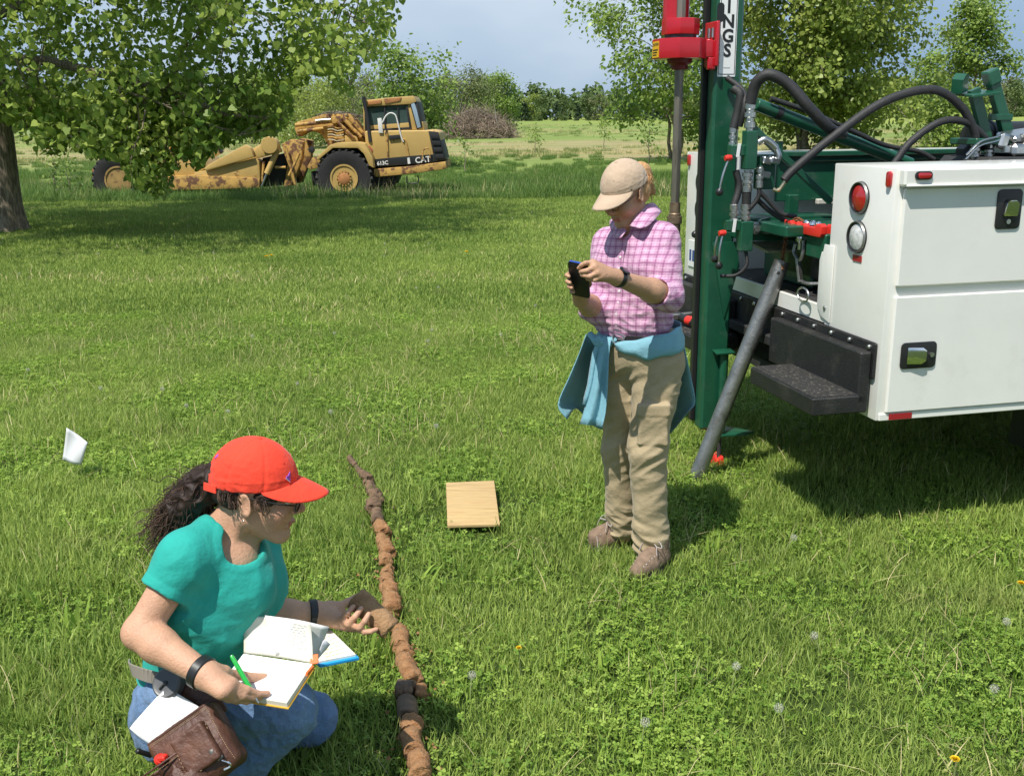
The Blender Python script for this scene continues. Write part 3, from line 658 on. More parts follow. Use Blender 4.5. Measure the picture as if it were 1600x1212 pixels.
def brush_pile():
    g = np.random.default_rng(44); root = empty('brush_pile', on(748, 84), 0, 'heap of cut dead branches at the far edge of the bare strip', 'brush pile')
    B = MB(); c = 0
    def stick(L, r):
        a = g.random() * 6.28; rr = 3.1 * math.sqrt(g.random()); x, y = rr * math.cos(a), rr * 0.7 * math.sin(a); z = 2.3 * (1 - (rr / 3.4) ** 2) * g.random() ** 0.5
        el = abs(g.normal(0.2, 0.5)); az = g.random() * 6.28; d = Vector((math.cos(az) * math.cos(el), math.sin(az) * math.cos(el), math.sin(el)))
        p = Vector((x, y, z)) - d * L * 0.4; q = [p]
        for k in range(4): d = (d + Vector(g.normal(0, 0.22, 3))).normalized(); q.append(q[-1] + d * L / 4)
        for v in q: v.z = max(v.z, 0.02)
        return q, [r, r * 0.8, r * 0.6, r * 0.4, r * 0.2]
    for k in range(1500): q, r = stick(0.8 + 1.4 * g.random(), 0.012 + 0.02 * g.random()); B.tube(q, r, 4, False)
    B.build('twig', m_brush, root)['kind'] = 'stuff'
    for k in range(26):
        q, r = stick(2.0 + 1.6 * g.random(), 0.05 + 0.035 * g.random()); b = MB(); b.tube(q, r, 6); b.build('branch', m_twig, root)
# ------------------------------------------------------------------ the service truck
m_white = mat('white_paint', (0.80, 0.79, 0.735), 0.24, var=0.035, vscale=5, coat=0.35, col2=(0.62, 0.59, 0.50), c2scale=3.5, c2lo=0.58, c2hi=0.95, bump=0.06, bscale=9)
m_liner = mat('black_liner', (0.016, 0.016, 0.0155), 0.5, var=0.3, vscale=30, bump=0.45, bscale=150, col2=(0.045, 0.042, 0.036), c2scale=7, c2lo=0.55, c2hi=0.75)
m_grit = mat('gritty_step', (0.028, 0.027, 0.025), 0.7, var=0.7, vscale=120, bump=1.0, bscale=130, col2=(0.26, 0.23, 0.18), c2scale=70, c2lo=0.56, c2hi=0.72)
m_black = mat('black_plastic', (0.018, 0.018, 0.018), 0.38, var=0.2)
m_dark = mat('dark_frame', (0.03, 0.03, 0.029), 0.7, var=0.4, vscale=9, col2=(0.09, 0.075, 0.06), c2scale=5)
m_chrome = mat('chrome', (0.82, 0.82, 0.82), 0.12, 1.0)
m_steel = mat('zinc_steel', (0.56, 0.56, 0.54), 0.33, 1.0, var=0.25, vscale=20)
m_gsteel = mat('grey_steel', (0.30, 0.30, 0.285), 0.42, 0.85, var=0.3, vscale=14, bump=0.25, bscale=70, col2=(0.16, 0.145, 0.12), c2scale=8)
m_redlens = mat('red_lens', (0.42, 0.012, 0.015), 0.15, coat=0.8)
m_clrlens = mat('clear_lens', (0.62, 0.62, 0.60), 0.12, coat=0.8, var=0.4, vscale=60)
m_redrefl = mat('red_reflector', (0.34, 0.02, 0.025), 0.3)
m_rubber = mat('tyre_rubber', (0.02, 0.02, 0.02), 0.8, var=0.3, vscale=12, bump=0.3, bscale=60)
m_glass = mat('cab_glass', (0.02, 0.03, 0.03), 0.05, coat=0.6)
m_green = mat('green_enamel', (0.010, 0.080, 0.042), 0.34, var=0.18, vscale=11, coat=0.2, col2=(0.055, 0.105, 0.075), c2scale=9, c2lo=0.58, c2hi=0.75, bump=0.1, bscale=30)
m_red = mat('red_enamel', (0.46, 0.012, 0.022), 0.3, var=0.1, vscale=9, coat=0.3)
m_hotred = mat('bright_red_paint', (0.72, 0.035, 0.022), 0.35, var=0.1)
m_hose = mat('black_hose', (0.022, 0.021, 0.021), 0.55, var=0.3, vscale=30, bump=0.3, bscale=200)
m_rust = mat('rusty_chain', (0.20, 0.085, 0.035), 0.85, var=0.5, vscale=60)
m_rod = mat('drill_rod_steel', (0.23, 0.205, 0.17), 0.5, 0.6, var=0.35, vscale=6, stretch=(5, 5, 0.7), col2=(0.10, 0.08, 0.06), c2scale=6)
m_decal = mat('white_decal', (0.80, 0.80, 0.78), 0.35)
m_ink = mat('black_ink', (0.015, 0.015, 0.015), 0.5)
m_yellow = mat('yellow_sticker', (0.78, 0.44, 0.02), 0.4)
m_brass = mat('plated_brass', (0.72, 0.58, 0.36), 0.3, 1.0, var=0.2, vscale=30)
m_teal = mat('blue_plastic', (0.03, 0.16, 0.22), 0.4)
m_ply = mat('plywood', (0.52, 0.36, 0.165), 0.8, var=0.16, vscale=3, stretch=(1.5, 14, 4), col2=(0.36, 0.225, 0.09), c2scale=3.5, c2lo=0.5, c2hi=0.75, bump=0.3, bscale=12)

TO, TR = (1.48, 4.0, 0), R(13)
def circ(n=24): return [2 * math.pi * k / n for k in range(n)]
def lamp(root, v, z, lens, r=0.067):
    b = MB(); b.lathe([(0.0, 0.004), (r * 0.8, 0.004), (r * 0.84, -0.010), (r * 0.93, -0.014), (r, -0.006), (r, 0.004)], (0, v, z), (1, 0, 0), 32)
    h = b.build('taillight', m_black, root)
    b = MB(); b.lathe([(r * 0.8, 0.0), (r * 0.79, -0.008), (r * 0.55, -0.014), (r * 0.25, -0.017), (0, -0.018)], (0, v, z), (1, 0, 0), 28); b.build('lens', lens, h)
    b = MB(); b.lathe([(r * 0.90, -0.0145), (r * 0.95, -0.0160), (r * 1.0, -0.0070)], (0, v, z), (1, 0, 0), 32, caps=False); b.build('rim', m_gsteel, h)
def rrect(w, h, r, n=5):
    P = []
    for cx, cy, a0 in ((w / 2 - r, h / 2 - r, 0), (-w / 2 + r, h / 2 - r, 90), (-w / 2 + r, -h / 2 + r, 180), (w / 2 - r, -h / 2 + r, 270)):
        for k in range(n): a = R(a0 + 90 * k / (n - 1)); P.append((cx + r * math.cos(a), cy + r * math.sin(a)))
    return P
def wheel(root, u, v, r, w, tyre_m, rim_m, side=-1):
    b = MB(); pr = [(r * 0.62, -w * 0.42), (r * 0.8, -w * 0.5), (r * 0.94, -w * 0.46), (r, -w * 0.34), (r, w * 0.34), (r * 0.94, w * 0.46), (r * 0.8, w * 0.5), (r * 0.62, w * 0.42)]
    b.lathe(pr, (u, v, r), (0, 1, 0), 40, close=True)
    for k in range(30):
        a = 2 * math.pi * k / 30
        for s in (-1, 1): b.box((u + r * math.cos(a), v + s * w * 0.22, r + r * math.sin(a)), (0.028, w * 0.36, 0.05), Euler((0, -a, 0.3 * s)).to_matrix(), 0.004)
    h = b.build('wheel', tyre_m, root)
    b = MB(); b.lathe([(r * 0.62, -w * 0.40), (r * 0.58, -w * 0.30), (r * 0.5, -w * 0.1), (r * 0.3, -w * 0.12), (r * 0.2, -w * 0.22), (0, -w * 0.22)] if side < 0 else [(r * 0.62, w * 0.40), (r * 0.58, w * 0.30), (r * 0.5, w * 0.1), (r * 0.3, w * 0.12), (0, w * 0.22)], (u, v, r), (0, 1, 0), 28); b.build('rim', rim_m, h)
def truck():
    root = empty('service_truck', TO, TR, 'white utility body truck with black step bumper, parked on the grass', 'truck')
    # side boxes with a wheel arch
    def side_prof():
        P = [(0, 0.54), (1.02, 0.54), (1.02, 0.62)]
        for k in range(9): a = R(180 - 22.5 * k); P.append((1.5 + 0.48 * math.cos(a), 0.62 + 0.33 * math.sin(a)))
        return P + [(1.98, 0.54), (2.62, 0.54), (2.62, 1.55), (0, 1.55)]
    for v0, lab in ((0.0, 'near'), (1.60, 'far')):
        b = MB(); P = side_prof(); b.prism(P, (0, v0 + 0.225, 0), (1, 0, 0), (0, 0, 1), 0.45); b.build('side_box', m_white, root, bevel=0.006)
    for v0, s in ((0.0, -1), (2.05, 1)):
        y = v0 + s * 0.022; b = MB(); b.box((1.315, y, 1.515), (2.61, 0.044, 0.068), None, 0.008); b.box((1.32, y + s * 0.006, 1.484), (2.6, 0.05, 0.010), None, 0.004)
        b.build('top_rail', m_white, root)
        y = v0 + s * 0.009
        for (a0, a1, z0, z1) in ((0.034, 0.98, 1.092, 1.474), (0.034, 0.98, 0.575, 1.052), (1.0, 1.98, 1.0, 1.474), (2.02, 2.6, 0.575, 1.474)):
            b = MB(); b.box(((a0 + a1) / 2, y, (z0 + z1) / 2), (a1 - a0, 0.018, z1 - z0), None, 0.005); d = b.build('door', m_white, root)
            # latch: black tray with a chrome paddle
            tall = z0 > 1.05
            hx, hz, hw, hh = (0.498, 1.382, 0.112, 0.156) if (tall and a0 < 0.5) else (0.155, 0.811, 0.160, 0.108) if a0 < 0.5 else (a0 + 0.15, z0 + 0.12, 0.156, 0.108)
            yy = v0 + s * 0.0185
            h = MB(); h.prism(rrect(hw, hh, 0.018), (hx, yy + s * 0.003, hz), (1, 0, 0), (0, 0, 1), 0.006); 
            hd = h.build('handle', m_black, d, bevel=0.002)
            h = MB(); h.prism(rrect(hw * 0.86, hh * 0.86, 0.014), (hx, yy + s * 0.0063, hz), (1, 0, 0), (0, 0, 1), 0.001); 
            k = MB()
            if tall and a0 < 0.5: k.prism([(-0.03, -0.03), (0.036, -0.03), (0.03, 0.02), (0.012, 0.034), (-0.012, 0.034), (-0.026, 0.02)], (hx, yy + s * 0.016, hz + 0.005), (1, 0, 0), (0, 0.25 * s, 1), 0.018)
            else: k.prism([(-0.05, -0.034), (0.012, -0.034), (0.03, -0.02), (0.03, 0.022), (0.012, 0.036), (-0.05, 0.036)], (hx - 0.004, yy + s * 0.014, hz), (1, 0.18 * s, 0), (0, 0, 1), 0.016)
            kk = k.build('paddle', m_chrome, d, bevel=0.006)
            c = MB(); c.cyl((hx + (0 if tall else 0.058), yy + s * 0.004, hz - (0.048 if tall else 0)), (hx + (0 if tall else 0.058), yy + s * 0.012, hz - (0.048 if tall else 0)), 0.010, n=14); c.build('keyhole', m_steel, d)
        b = MB(); b.box((1.0 / 2 + 0.01, v0 + s * 0.005, 0.556), (1.0, 0.010, 0.030), None, 0.003); b.build('sill_strip', m_white, root)
        b = MB(); b.box((0.105, v0 + s * 0.0125, 0.557), (0.105, 0.004, 0.026), None, 0.001); b.build('reflector', m_redrefl, root)
        b = MB(); b.prism(rrect(0.074, 0.032, 0.0155), (0.087, v0 + s * 0.048, 1.522), (1, 0, 0), (0, 0, 1), 0.008); o = b.build('marker_lamp', m_black, root, bevel=0.002)
        b = MB(); b.prism(rrect(0.056, 0.022, 0.0105), (0.087, v0 + s * 0.055, 1.522), (1, 0, 0), (0, 0, 1), 0.012); b.build('lens', m_redlens, o, bevel=0.005)
    for v, z in ((0.235, 1.42), (1.83, 1.42)): lamp(root, v, z - (0.03 if v > 1 else 0), m_redlens)
    for v, z in ((0.232, 1.262), (1.83, 1.24)): lamp(root, v, z, m_clrlens)
    lamp(root, 1.70, 1.17, m_teal, 0.07)
    for v in (0.035, 2.02):
        b = MB(); b.prism(rrect(0.028, 0.062, 0.0135), (-0.006, v, 1.505), (0, 1, 0), (0, 0, 1), 0.016); b.build('marker_lamp', m_redlens, root, bevel=0.005)
    b = MB(); b.box((-0.002, 0.222, 1.175), (0.004, 0.066, 0.026), None, 0.001); b.build('reflector', m_redrefl, root)
    # folded plates either side of the tail opening
    for v0, s in ((0.0, 1), (2.05, -1)):
        b = MB(); b.prism([(v0 + s * p, q) for p, q in ((0.40, 0.872), (0.475, 0.89), (0.508, 0.93), (0.512, 1.13), (0.497, 1.17), (0.487, 1.168), (0.478, 1.205), (0.40, 1.205))], (-0.004, 0, 0), (0, 1, 0), (0, 0, 1), 0.006); b.build('corner_plate', m_white, root, bevel=0.0015)
        b = MB(); b.lathe([(0.010, 0), (0.010, 0.004), (0.006, 0.007), (0, 0.007)], (-0.007, v0 + s * 0.44, 0.93), (-1, 0, 0), 12); b.build('bolt', m_steel, root)
    # bed
    b = MB(); b.box((0.012, 1.025, 0.897), (0.02, 1.15, 0.075), None, 0.003); b.build('tail_sill', m_white, root)
    b = MB(); b.box((1.31, 1.025, 0.925), (2.58, 1.15, 0.02), None, 0.003); b.box((2.61, 1.025, 1.2), (0.02, 1.15, 0.6), None, 0.003); b.box((1.31, 0.459, 1.1), (2.58, 0.014, 0.36), None, 0.002); b.build('bed_floor', m_dark, root)
    # bumper: bolted plate, two boxed ends, two lower steps
    b = MB(); b.box((-0.008, 1.025, 0.785), (0.014, 2.01, 0.15), None, 0.006); b.build('bumper_plate', m_liner, root)
    for k in range(14):
        b = MB(); b.lathe([(0.011, 0), (0.011, 0.004), (0.007, 0.009), (0, 0.010)], (-0.015, 0.06 + k * 0.148, 0.838), (-1, 0, 0), 12); b.build('bolt', m_steel, root)
    for a, c in ((0.035, 0.82), (1.30, 2.02)):
        b = MB(); b.box((-0.041, (a + c) / 2, 0.715), (0.052, c - a, 0.215), None, 0.007); b.build('bumper_box', m_liner, root)
    for a, c in ((0.035, 0.60), (1.25, 2.02)):
        b = MB(); b.box((-0.142, (a + c) / 2, 0.606), (0.25, c - a, 0.075), None, 0.006); b.cur = 1; b.box((-0.142, (a + c) / 2, 0.6455), (0.236, c - a - 0.014, 0.005), None, 0.001); b.build('step', [m_liner, m_grit], root)
    b = MB(); b.box((-0.03, 1.03, 0.70), (0.05, 0.54, 0.05), None, 0.006); b.box((0.03, 1.03, 0.60), (0.06, 0.92, 0.17), None, 0.008); b.build('tail_crossbar', m_dark, root)
    # licence plate with its lamp
    b = MB(); b.box((-0.005, 1.84, 0.985), (0.004, 0.29, 0.15), None, 0.001); pl = b.build('licence_plate', m_decal, root)
    b = MB(); b.box((-0.012, 1.80, 1.083), (0.02, 0.06, 0.03), None, 0.004); b.build('plate_lamp', m_black, root)
    b = MB()
    for k in range(6): b.box((-0.0075, 1.95 - 0.042 * k, 0.975), (0.002, 0.026, 0.062 if k != 2 else 0.03), None, 0.0005)
    b.build('plate_mark', mat('plate_blue', (0.05, 0.09, 0.25), 0.5), pl)
    # chassis, axle and wheels
    b = MB()
    for v in (0.6, 1.45): b.box((2.3, v, 0.64), (4.6, 0.08, 0.18), None, 0.01)
    b.box((0.05, 1.025, 0.62), (0.1, 0.9, 0.12), None, 0.01); b.cyl((1.5, 0.3, 0.39), (1.5, 1.75, 0.39), 0.06); b.box((1.5, 1.02, 0.40), (0.3, 0.26, 0.24), None, 0.09); b.box((0.62, 1.0, 0.52), (0.9, 0.6, 0.22), None, 0.04)
    b.build('chassis', m_dark, root)
    b = MB(); b.box((1.0, 0.24, 0.42), (0.012, 0.36, 0.36), None, 0.004); b.build('mud_flap', m_black, root)
    for v in (0.16, 1.88): wheel(root, 1.5, v, 0.385, 0.24, m_rubber, m_steel, -1 if v < 1 else 1); wheel(root, 4.9, v + (0.06 if v < 1 else -0.06), 0.385, 0.24, m_rubber, m_steel, -1 if v < 1 else 1)
    # cab, beyond the edge of the photograph
    b = MB(); b.prism([(2.78, 0.50), (4.42, 0.50), (4.50, 0.78), (4.9, 0.9), (5.3, 0.78), (5.4, 0.5), (5.75, 0.5), (5.78, 1.0), (5.6, 1.16), (4.75, 1.26), (4.25, 1.86), (2.95, 1.9), (2.78, 1.75)], (0, 1.025, 0), (1, 0, 0), (0, 0, 1), 1.8); b.build('cab', m_white, root, bevel=0.05, seg=3)
    for v, s in ((0.125, -1), (1.925, 1)):
        b = MB(); b.prism([(2.95, 1.3), (4.55, 1.28), (4.2, 1.76), (2.98, 1.78)], (0, v + s * 0.003, 0), (1, 0, 0), (0, 0, 1), 0.008); b.build('window', m_glass, root, bevel=0.003)
    return root

# ------------------------------------------------------------------ the hydraulic soil probe mounted on it
def fitting(b, p0, p1, r, n=16):
    """crimped hose end: collars of several diameters along the axis"""
    p0, p1 = Vector(p0), Vector(p1); L = (p1 - p0).length
    b.lathe([(r * 0.9, 0), (r, L * 0.02), (r, L * 0.3), (r * 0.78, L * 0.33), (r * 0.78, L * 0.4), (r * 1.1, L * 0.42), (r * 1.1, L * 0.56), (r * 0.75, L * 0.6), (r * 0.75, L * 0.7), (r * 1.05, L * 0.72), (r * 1.05, L * 0.9), (r * 0.7, L * 0.93), (r * 0.7, L)], p0, p1 - p0, n)
def lever(root, p0, p1, red=True):
    b = MB(); p0, p1 = Vector(p0), Vector(p1); mid = (p0 + p1) / 2 + Vector((-0.008, -0.004, 0)); b.tube(crom([p0, mid, p1], 5), 0.0055, 8); h = b.build('lever', m_steel, root)
    b = MB(); b.lathe([(0, -0.019), (0.012, -0.015), (0.018, -0.004), (0.018, 0.005), (0.012, 0.015), (0, 0.019)], p1, (p1 - p0), 16); b.build('knob', m_black, h)
    if red: b = MB(); b.lathe([(0.012, -0.02), (0.015, -0.005), (0.012, 0.012)], p0, (1, 0, 0.1), 12); b.build('boot', m_hotred, h)
def rig():
    root = empty('drill_rig', TO, TR, 'dark green hydraulic soil probe with tall mast and red drive head on the truck tail', 'drill rig')
    MU, MV = -0.205, 1.15
    b = MB(); b.box((MU, MV, 1.87), (0.138, 0.085, 3.36), None, 0.012); b.build('mast', m_green, root)
    b = MB(); b.box((MU - 0.076, MV + 0.06, 1.87), (0.028, 0.03, 3.3), None, 0.004); b.box((MU - 0.02, MV + 0.075, 1.87), (0.12, 0.05, 3.3), None, 0.004); b.build('rail', m_black, root)
    # lettered decal
    b = MB(); y = MV - 0.0425
    b.box((MU - 0.012, y - 0.0012, 2.285), (0.090, 0.0024, 0.72), None, 0.0005); dc = b.build('decal', m_decal, root)
    b = MB(); 
    for (cu, cz, w, h) in ((MU - 0.012 - 0.040, 2.285, 0.003, 0.70), (MU - 0.012 + 0.040, 2.285, 0.003, 0.70), (MU - 0.012, 1.9365, 0.083, 0.003), (MU - 0.012, 2.6335, 0.083, 0.003)): b.box((cu, y - 0.0029, cz), (w, 0.001, h), None, 0.0002)
    b.build('decal_border', m_ink, dc)
    for k, ch in enumerate('SGNIDDIG'):
        me = text_mesh(ch, 0.080, m_ink, 0.0006, bold=0.0024); put(me, 'lettering', (MU - 0.012, y - 0.0031, 2.040 + 0.0645 * k), (1, 0, 0), (0, 0, 1), dc)
    b = MB(); b.box((MU - 0.012, y - 0.0029, 1.967), (0.034, 0.001, 0.006), None, 0.0002); b.build('decal_print', mat('grey_print', (0.55, 0.55, 0.54), 0.5), dc)
    # slot in the mast with wooden-handled pin
    b = MB(); b.prism(rrect(0.034, 0.085, 0.016), (MU - 0.052, y - 0.001, 2.21), (1, 0, 0), (0, 0, 1), 0.004); b.build('slot', m_black, root)
    # drive head
    RU, RV = -0.435, 1.15
    def ngon(r, n, a0=0.0): return [(r * math.cos(a0 + 2 * math.pi * k / n), r * math.sin(a0 + 2 * math.pi * k / n)) for k in range(n)]
    b = MB(); b.prism(ngon(0.128, 8, R(22.5)), (RU, RV, 2.05), (1, 0, 0), (0, 1, 0), 0.088); b.box((-0.335, RV, 2.05), (0.13, 0.13, 0.084), None, 0.006); hd = b.build('drive_head', m_red, root, bevel=0.005)
    b = MB(); b.box((-0.283, RV, 2.07), (0.018, 0.17, 0.20), None, 0.004); b.box((-0.3, RV - 0.05, 1.985), (0.04, 0.03, 0.06), None, 0.006); b.build('head_bracket', m_red, root, bevel=0.002)
    for z in (2.15, 2.155):
        b = MB(); b.cyl((-0.30, RV - 0.06 + (z - 2.15) * 8, 2.098), (-0.30, RV - 0.06 + (z - 2.15) * 8, 2.14), 0.009, n=10); b.build('bolt', m_steel, hd)
    b = MB(); b.prism(ngon(0.088, 8, R(22.5)), (RU, RV, 2.148), (1, 0, 0), (0, 1, 0), 0.07); b.build('bearing_ring', m_red, root, bevel=0.005)
    b = MB(); b.cyl((RU, RV, 2.09), (RU, RV, 2.116), 0.075, n=24); b.build('ring_gap', m_black, root)
    b = MB(); b.lathe([(0.062, 0), (0.062, 0.30), (0.05, 0.31)], (RU + 0.005, RV + 0.075, 2.18), (0, 0, 1), 24); b.build('motor', m_red, root)
    b = MB(); b.lathe([(0.060, 0), (0.055, -0.02), (0.04, -0.03), (0.036, -0.05), (0.0, -0.05)], (RU, RV, 2.008), (0, 0, 1), 24); b.build('chuck', mat('dark_red', (0.14, 0.008, 0.012), 0.5), root)
    # caution sticker on the left facet
    n0 = Vector((-1.0, 0.0, 0)); ux = Vector((-n0.y, n0.x, 0)) ; cc = Vector((RU, RV, 2.047)) + n0 * (0.128 * math.cos(R(22.5)) + 0.0015)
    b = MB(); b.prism([(-0.04, -0.036), (0.04, -0.036), (0.04, 0.036), (-0.04, 0.036)], cc, ux, (0, 0, 1), 0.002); st = b.build('caution_sticker', m_yellow, root)
    put(text_mesh('CAUTION', 0.017, m_ink, 0.0004), 'lettering', cc + n0 * 0.0015 + Vector((0, 0, 0.021)), ux, (0, 0, 1), st)
    b = MB()
    for k in range(3): b.prism([(-0.03, -0.0025), (0.03 - 0.008 * k, -0.0025), (0.03 - 0.008 * k, 0.0025), (-0.03, 0.0025)], cc + n0 * 0.0014 + Vector((0, 0, -0.002 - 0.011 * k)), ux, (0, 0, 1), 0.001)
    b.build('sticker_print', m_ink, st)
    # kelly rod, its lower coupling
    b = MB(); b.prism(ngon(0.0225, 6, 0.3), (RU, RV, 2.0), (1, 0, 0), (0, 1, 0), 1.5); b.build('drill_rod', m_rod, root, bevel=0.003)
    b = MB(); b.lathe([(0.026, 0.0), (0.026, -0.05), (0.03, -0.055), (0.03, -0.065), (0.036, -0.066), (0.036, -0.10), (0.030, -0.105), (0.030, -0.17), (0.0, -0.17)], (RU, RV, 1.345), (0, 0, 1), 20); b.build('coupling', mat('worn_coupling', (0.24, 0.17, 0.11), 0.5, 0.7, var=0.5, vscale=40), root)
    # mast foot: capped jack tube, foot plate, thin leg and red pad
    b = MB(); b.cyl((-0.172, 1.085, 0.19), (-0.172, 1.085, 0.60), 0.022, n=18); b.build('jack_tube', m_green, root)
    b = MB(); b.prism([(-0.05, -0.03), (0.05, -0.03), (0.05, 0.03), (-0.05, 0.03)], (-0.178, 1.08, 0.604), (1, 0, 0), (0, 1, 0.15), 0.01); b.build('jack_cap', m_green, root, bevel=0.003)
    b = MB(); b.prism([(-0.16, -0.02), (-0.02, -0.03), (0.04, 0.0), (-0.06, 0.13), (-0.16, 0.11)], (-0.03, 1.08, 0.168), (1, 0, 0), (0, 1, 0), 0.012); b.build('foot_plate', m_green, root, bevel=0.003)
    b = MB(); b.cyl((-0.165, 1.11, 0.0), (-0.165, 1.11, 0.20), 0.011, n=12); b.build('leg', m_dark, root)
    b = MB(); b.prism([(-0.10, 0.0), (0.02, 0.0), (0.01, 0.055), (-0.025, 0.03), (-0.045, 0.07), (-0.075, 0.06)], (-0.165, 1.12, -0.004), (1, 0, 0), (0, 0, 1), 0.09); b.build('foot_pad', m_hotred, root, bevel=0.004)
    b = MB(); b.prism([(-0.06, 0.0), (0.07, 0.0), (0.09, -0.12), (0.02, -0.38)], (MU + 0.01, MV - 0.047, 1.15), (1, 0, 0), (0, 0, 1), 0.008); b.build('gusset', m_green, root, bevel=0.002)
    # valve bank beside the mast
    for i, (z0, z1, u, w) in enumerate(((1.505, 1.68, -0.155, 0.056), (1.125, 1.265, -0.158, 0.062))):
        b = MB(); b.box((u, 0.95, (z0 + z1) / 2), (w, 0.06, z1 - z0), None, 0.004); b.build('valve_body', m_green, root)
        zz = z1 - (0.10 if i == 0 else 0.03)
        b = MB(); b.box((u - 0.06, 0.96, zz + 0.012), (0.075, 0.045, 0.05), None, 0.004); b.box((u - 0.1, 0.965, zz - 0.02), (0.05, 0.05, 0.012), None, 0.002); b.build('valve_section', m_green, root)
        b = MB(); b.box((u - 0.062, 0.934, zz + 0.012), (0.016, 0.004, 0.062), Euler((0, R(6), 0)).to_matrix(), 0.001); b.build('tag_plate', m_decal, root)
    lever(root, (-0.265, 0.93, 1.560), (-0.306, 0.93, 1.405)); lever(root, (-0.278, 0.93, 1.215), (-0.292, 0.93, 1.062))
    lever(root, (-0.235, 1.26, 1.30), (-0.282, 1.25, 1.175), False); lever(root, (-0.232, 1.25, 0.975), (-0.262, 1.25, 0.88), False); lever(root, (-0.300, 0.94, 1.20), (-0.30, 0.96, 1.09), False)
    for p, q, r in (((-0.163, 0.95, 1.82), (-0.160, 0.95, 1.68), 0.024), ((-0.216, 1.0, 1.70), (-0.218, 1.0, 1.60), 0.019), ((-0.158, 0.95, 1.40), (-0.158, 0.95, 1.50), 0.024), ((-0.160, 0.95, 1.345), (-0.158, 0.95, 1.265), 0.024),
                    ((-0.215, 0.96, 1.345), (-0.212, 0.96, 1.25), 0.020), ((-0.105, 0.93, 1.42), (-0.105, 0.93, 1.52), 0.017), ((0.935, 0.80, 1.625), (0.935, 0.80, 1.54), 0.022), ((1.013, 0.80, 1.61), (1.015, 0.80, 1.54), 0.02)):
        b = MB(); fitting(b, p, q, r); b.build('hose_fitting', m_steel, root)
    b = MB(); b.tube(crom([(-0.12, 0.94, 1.625), (-0.09, 0.93, 1.64), (-0.06, 0.93, 1.625), (-0.03, 0.93, 1.60)], 6), 0.016, 12); b.tube(crom([(-0.03, 0.93, 1.60), (-0.02, 0.92, 1.57), (-0.022, 0.92, 1.55)], 5), 0.014, 10)
    for q in ((-0.07, 0.95, 1.545), (-0.075, 0.95, 1.48), (-0.035, 0.94, 1.545)): b.box(q, (0.05, 0.05, 0.032), Euler((0.1, 0.2, 0.1)).to_matrix(), 0.006)
    b.build('elbow_fitting', m_steel, root)
    b = MB(); b.box((-0.06, 0.975, 1.49), (0.09, 0.05, 0.16), None, 0.006); b.build('manifold', m_green, root)
    # hoses
    def hose(pts, r, n=12): b = MB(); b.tube(crom(pts, 8), r, n); return b.build('hose', m_hose, root)
    hose([(-0.162, 0.95, 1.80), (-0.155, 0.94, 1.86), (-0.14, 0.92, 1.905), (-0.10, 0.89, 1.925), (-0.02, 0.86, 1.88), (0.07, 0.82, 1.775), (0.19, 0.84, 1.685), (0.32, 0.95, 1.66)], 0.026, 16)
    hose([(-0.05, 0.80, 1.46), (0.0, 0.80, 1.51), (0.18, 0.80, 1.648), (0.426, 0.80, 1.802), (0.669, 0.80, 1.857), (0.829, 0.80, 1.785), (0.919, 0.80, 1.668), (0.935, 0.80, 1.60)], 0.020, 16)
    hose([(0.45, 0.80, 1.44), (0.518, 0.80, 1.536), (0.593, 0.80, 1.628), (0.735, 0.80, 1.712), (0.872, 0.80, 1.708), (0.978, 0.80, 1.638), (1.012, 0.80, 1.58)], 0.017, 16)
    hose([(-0.21, 1.03, 1.87), (-0.19, 1.0, 1.84), (-0.20, 1.0, 1.76), (-0.216, 1.0, 1.69)], 0.021); hose([(-0.225, 1.08, 1.92), (-0.17, 1.02, 1.86), (-0.18, 0.97, 1.79), (-0.19, 0.99, 1.70)], 0.014)
    hose([(-0.158, 0.95, 1.41), (-0.158, 0.95, 1.34)], 0.022); hose([(-0.205, 0.98, 1.50), (-0.19, 0.97, 1.42), (-0.215, 0.96, 1.34)], 0.017); hose([(-0.105, 0.93, 1.43), (-0.11, 0.93, 1.37), (-0.16, 0.95, 1.30)], 0.011)
    hose([(-0.10, 0.93, 1.40), (-0.06, 0.92, 1.36), (0.0, 0.90, 1.30), (0.07, 0.88, 1.285)], 0.011); hose([(-0.11, 0.95, 1.37), (-0.04, 0.94, 1.31), (0.02, 0.92, 1.27), (0.06, 0.9, 1.25)], 0.012); hose([(-0.15, 0.95, 1.13), (-0.15, 0.93, 1.06), (-0.19, 0.95, 1.01), (-0.25, 1.0, 1.0)], 0.009)
    b = MB(); b.tube(crom([(-0.09, 0.82, 1.42), (-0.07, 0.81, 1.415), (-0.05, 0.805, 1.44), (-0.03, 0.80, 1.478)], 6), 0.009, 10); fitting(b, (0.01, 0.80, 1.515), (-0.04, 0.80, 1.468), 0.015); b.build('brass_elbow', m_brass, root)
    # struts and frame in the bed
    b = MB(); b.cyl((-0.06, 1.10, 1.80), (0.80, 1.10, 1.505), 0.030, n=20, ch=0.004); b.build('strut', m_green, root)
    b = MB(); b.lathe([(0.033, 0), (0.033, 0.03)], Vector((-0.06, 1.10, 1.80)).lerp(Vector((0.8, 1.1, 1.505)), 0.12), (0.86, 0, -0.295), 18); b.build('strut_band', m_black, root)
    hose([(0.0, 1.07, 1.825), (0.2, 1.06, 1.762), (0.45, 1.06, 1.665), (0.62, 1.05, 1.60), (0.78, 1.02, 1.57), (0.86, 1.0, 1.53)], 0.012)
    b = MB(); b.bar((-0.15, 0.98, 1.71), (0.30, 0.98, 1.34), 0.03, 0.03); b.build('strut', m_green, root)
    b = MB(); b.box((0.02, 1.0, 1.6), (0.03, 0.03, 0.06), None, 0.003); b.build('lug', m_green, root)
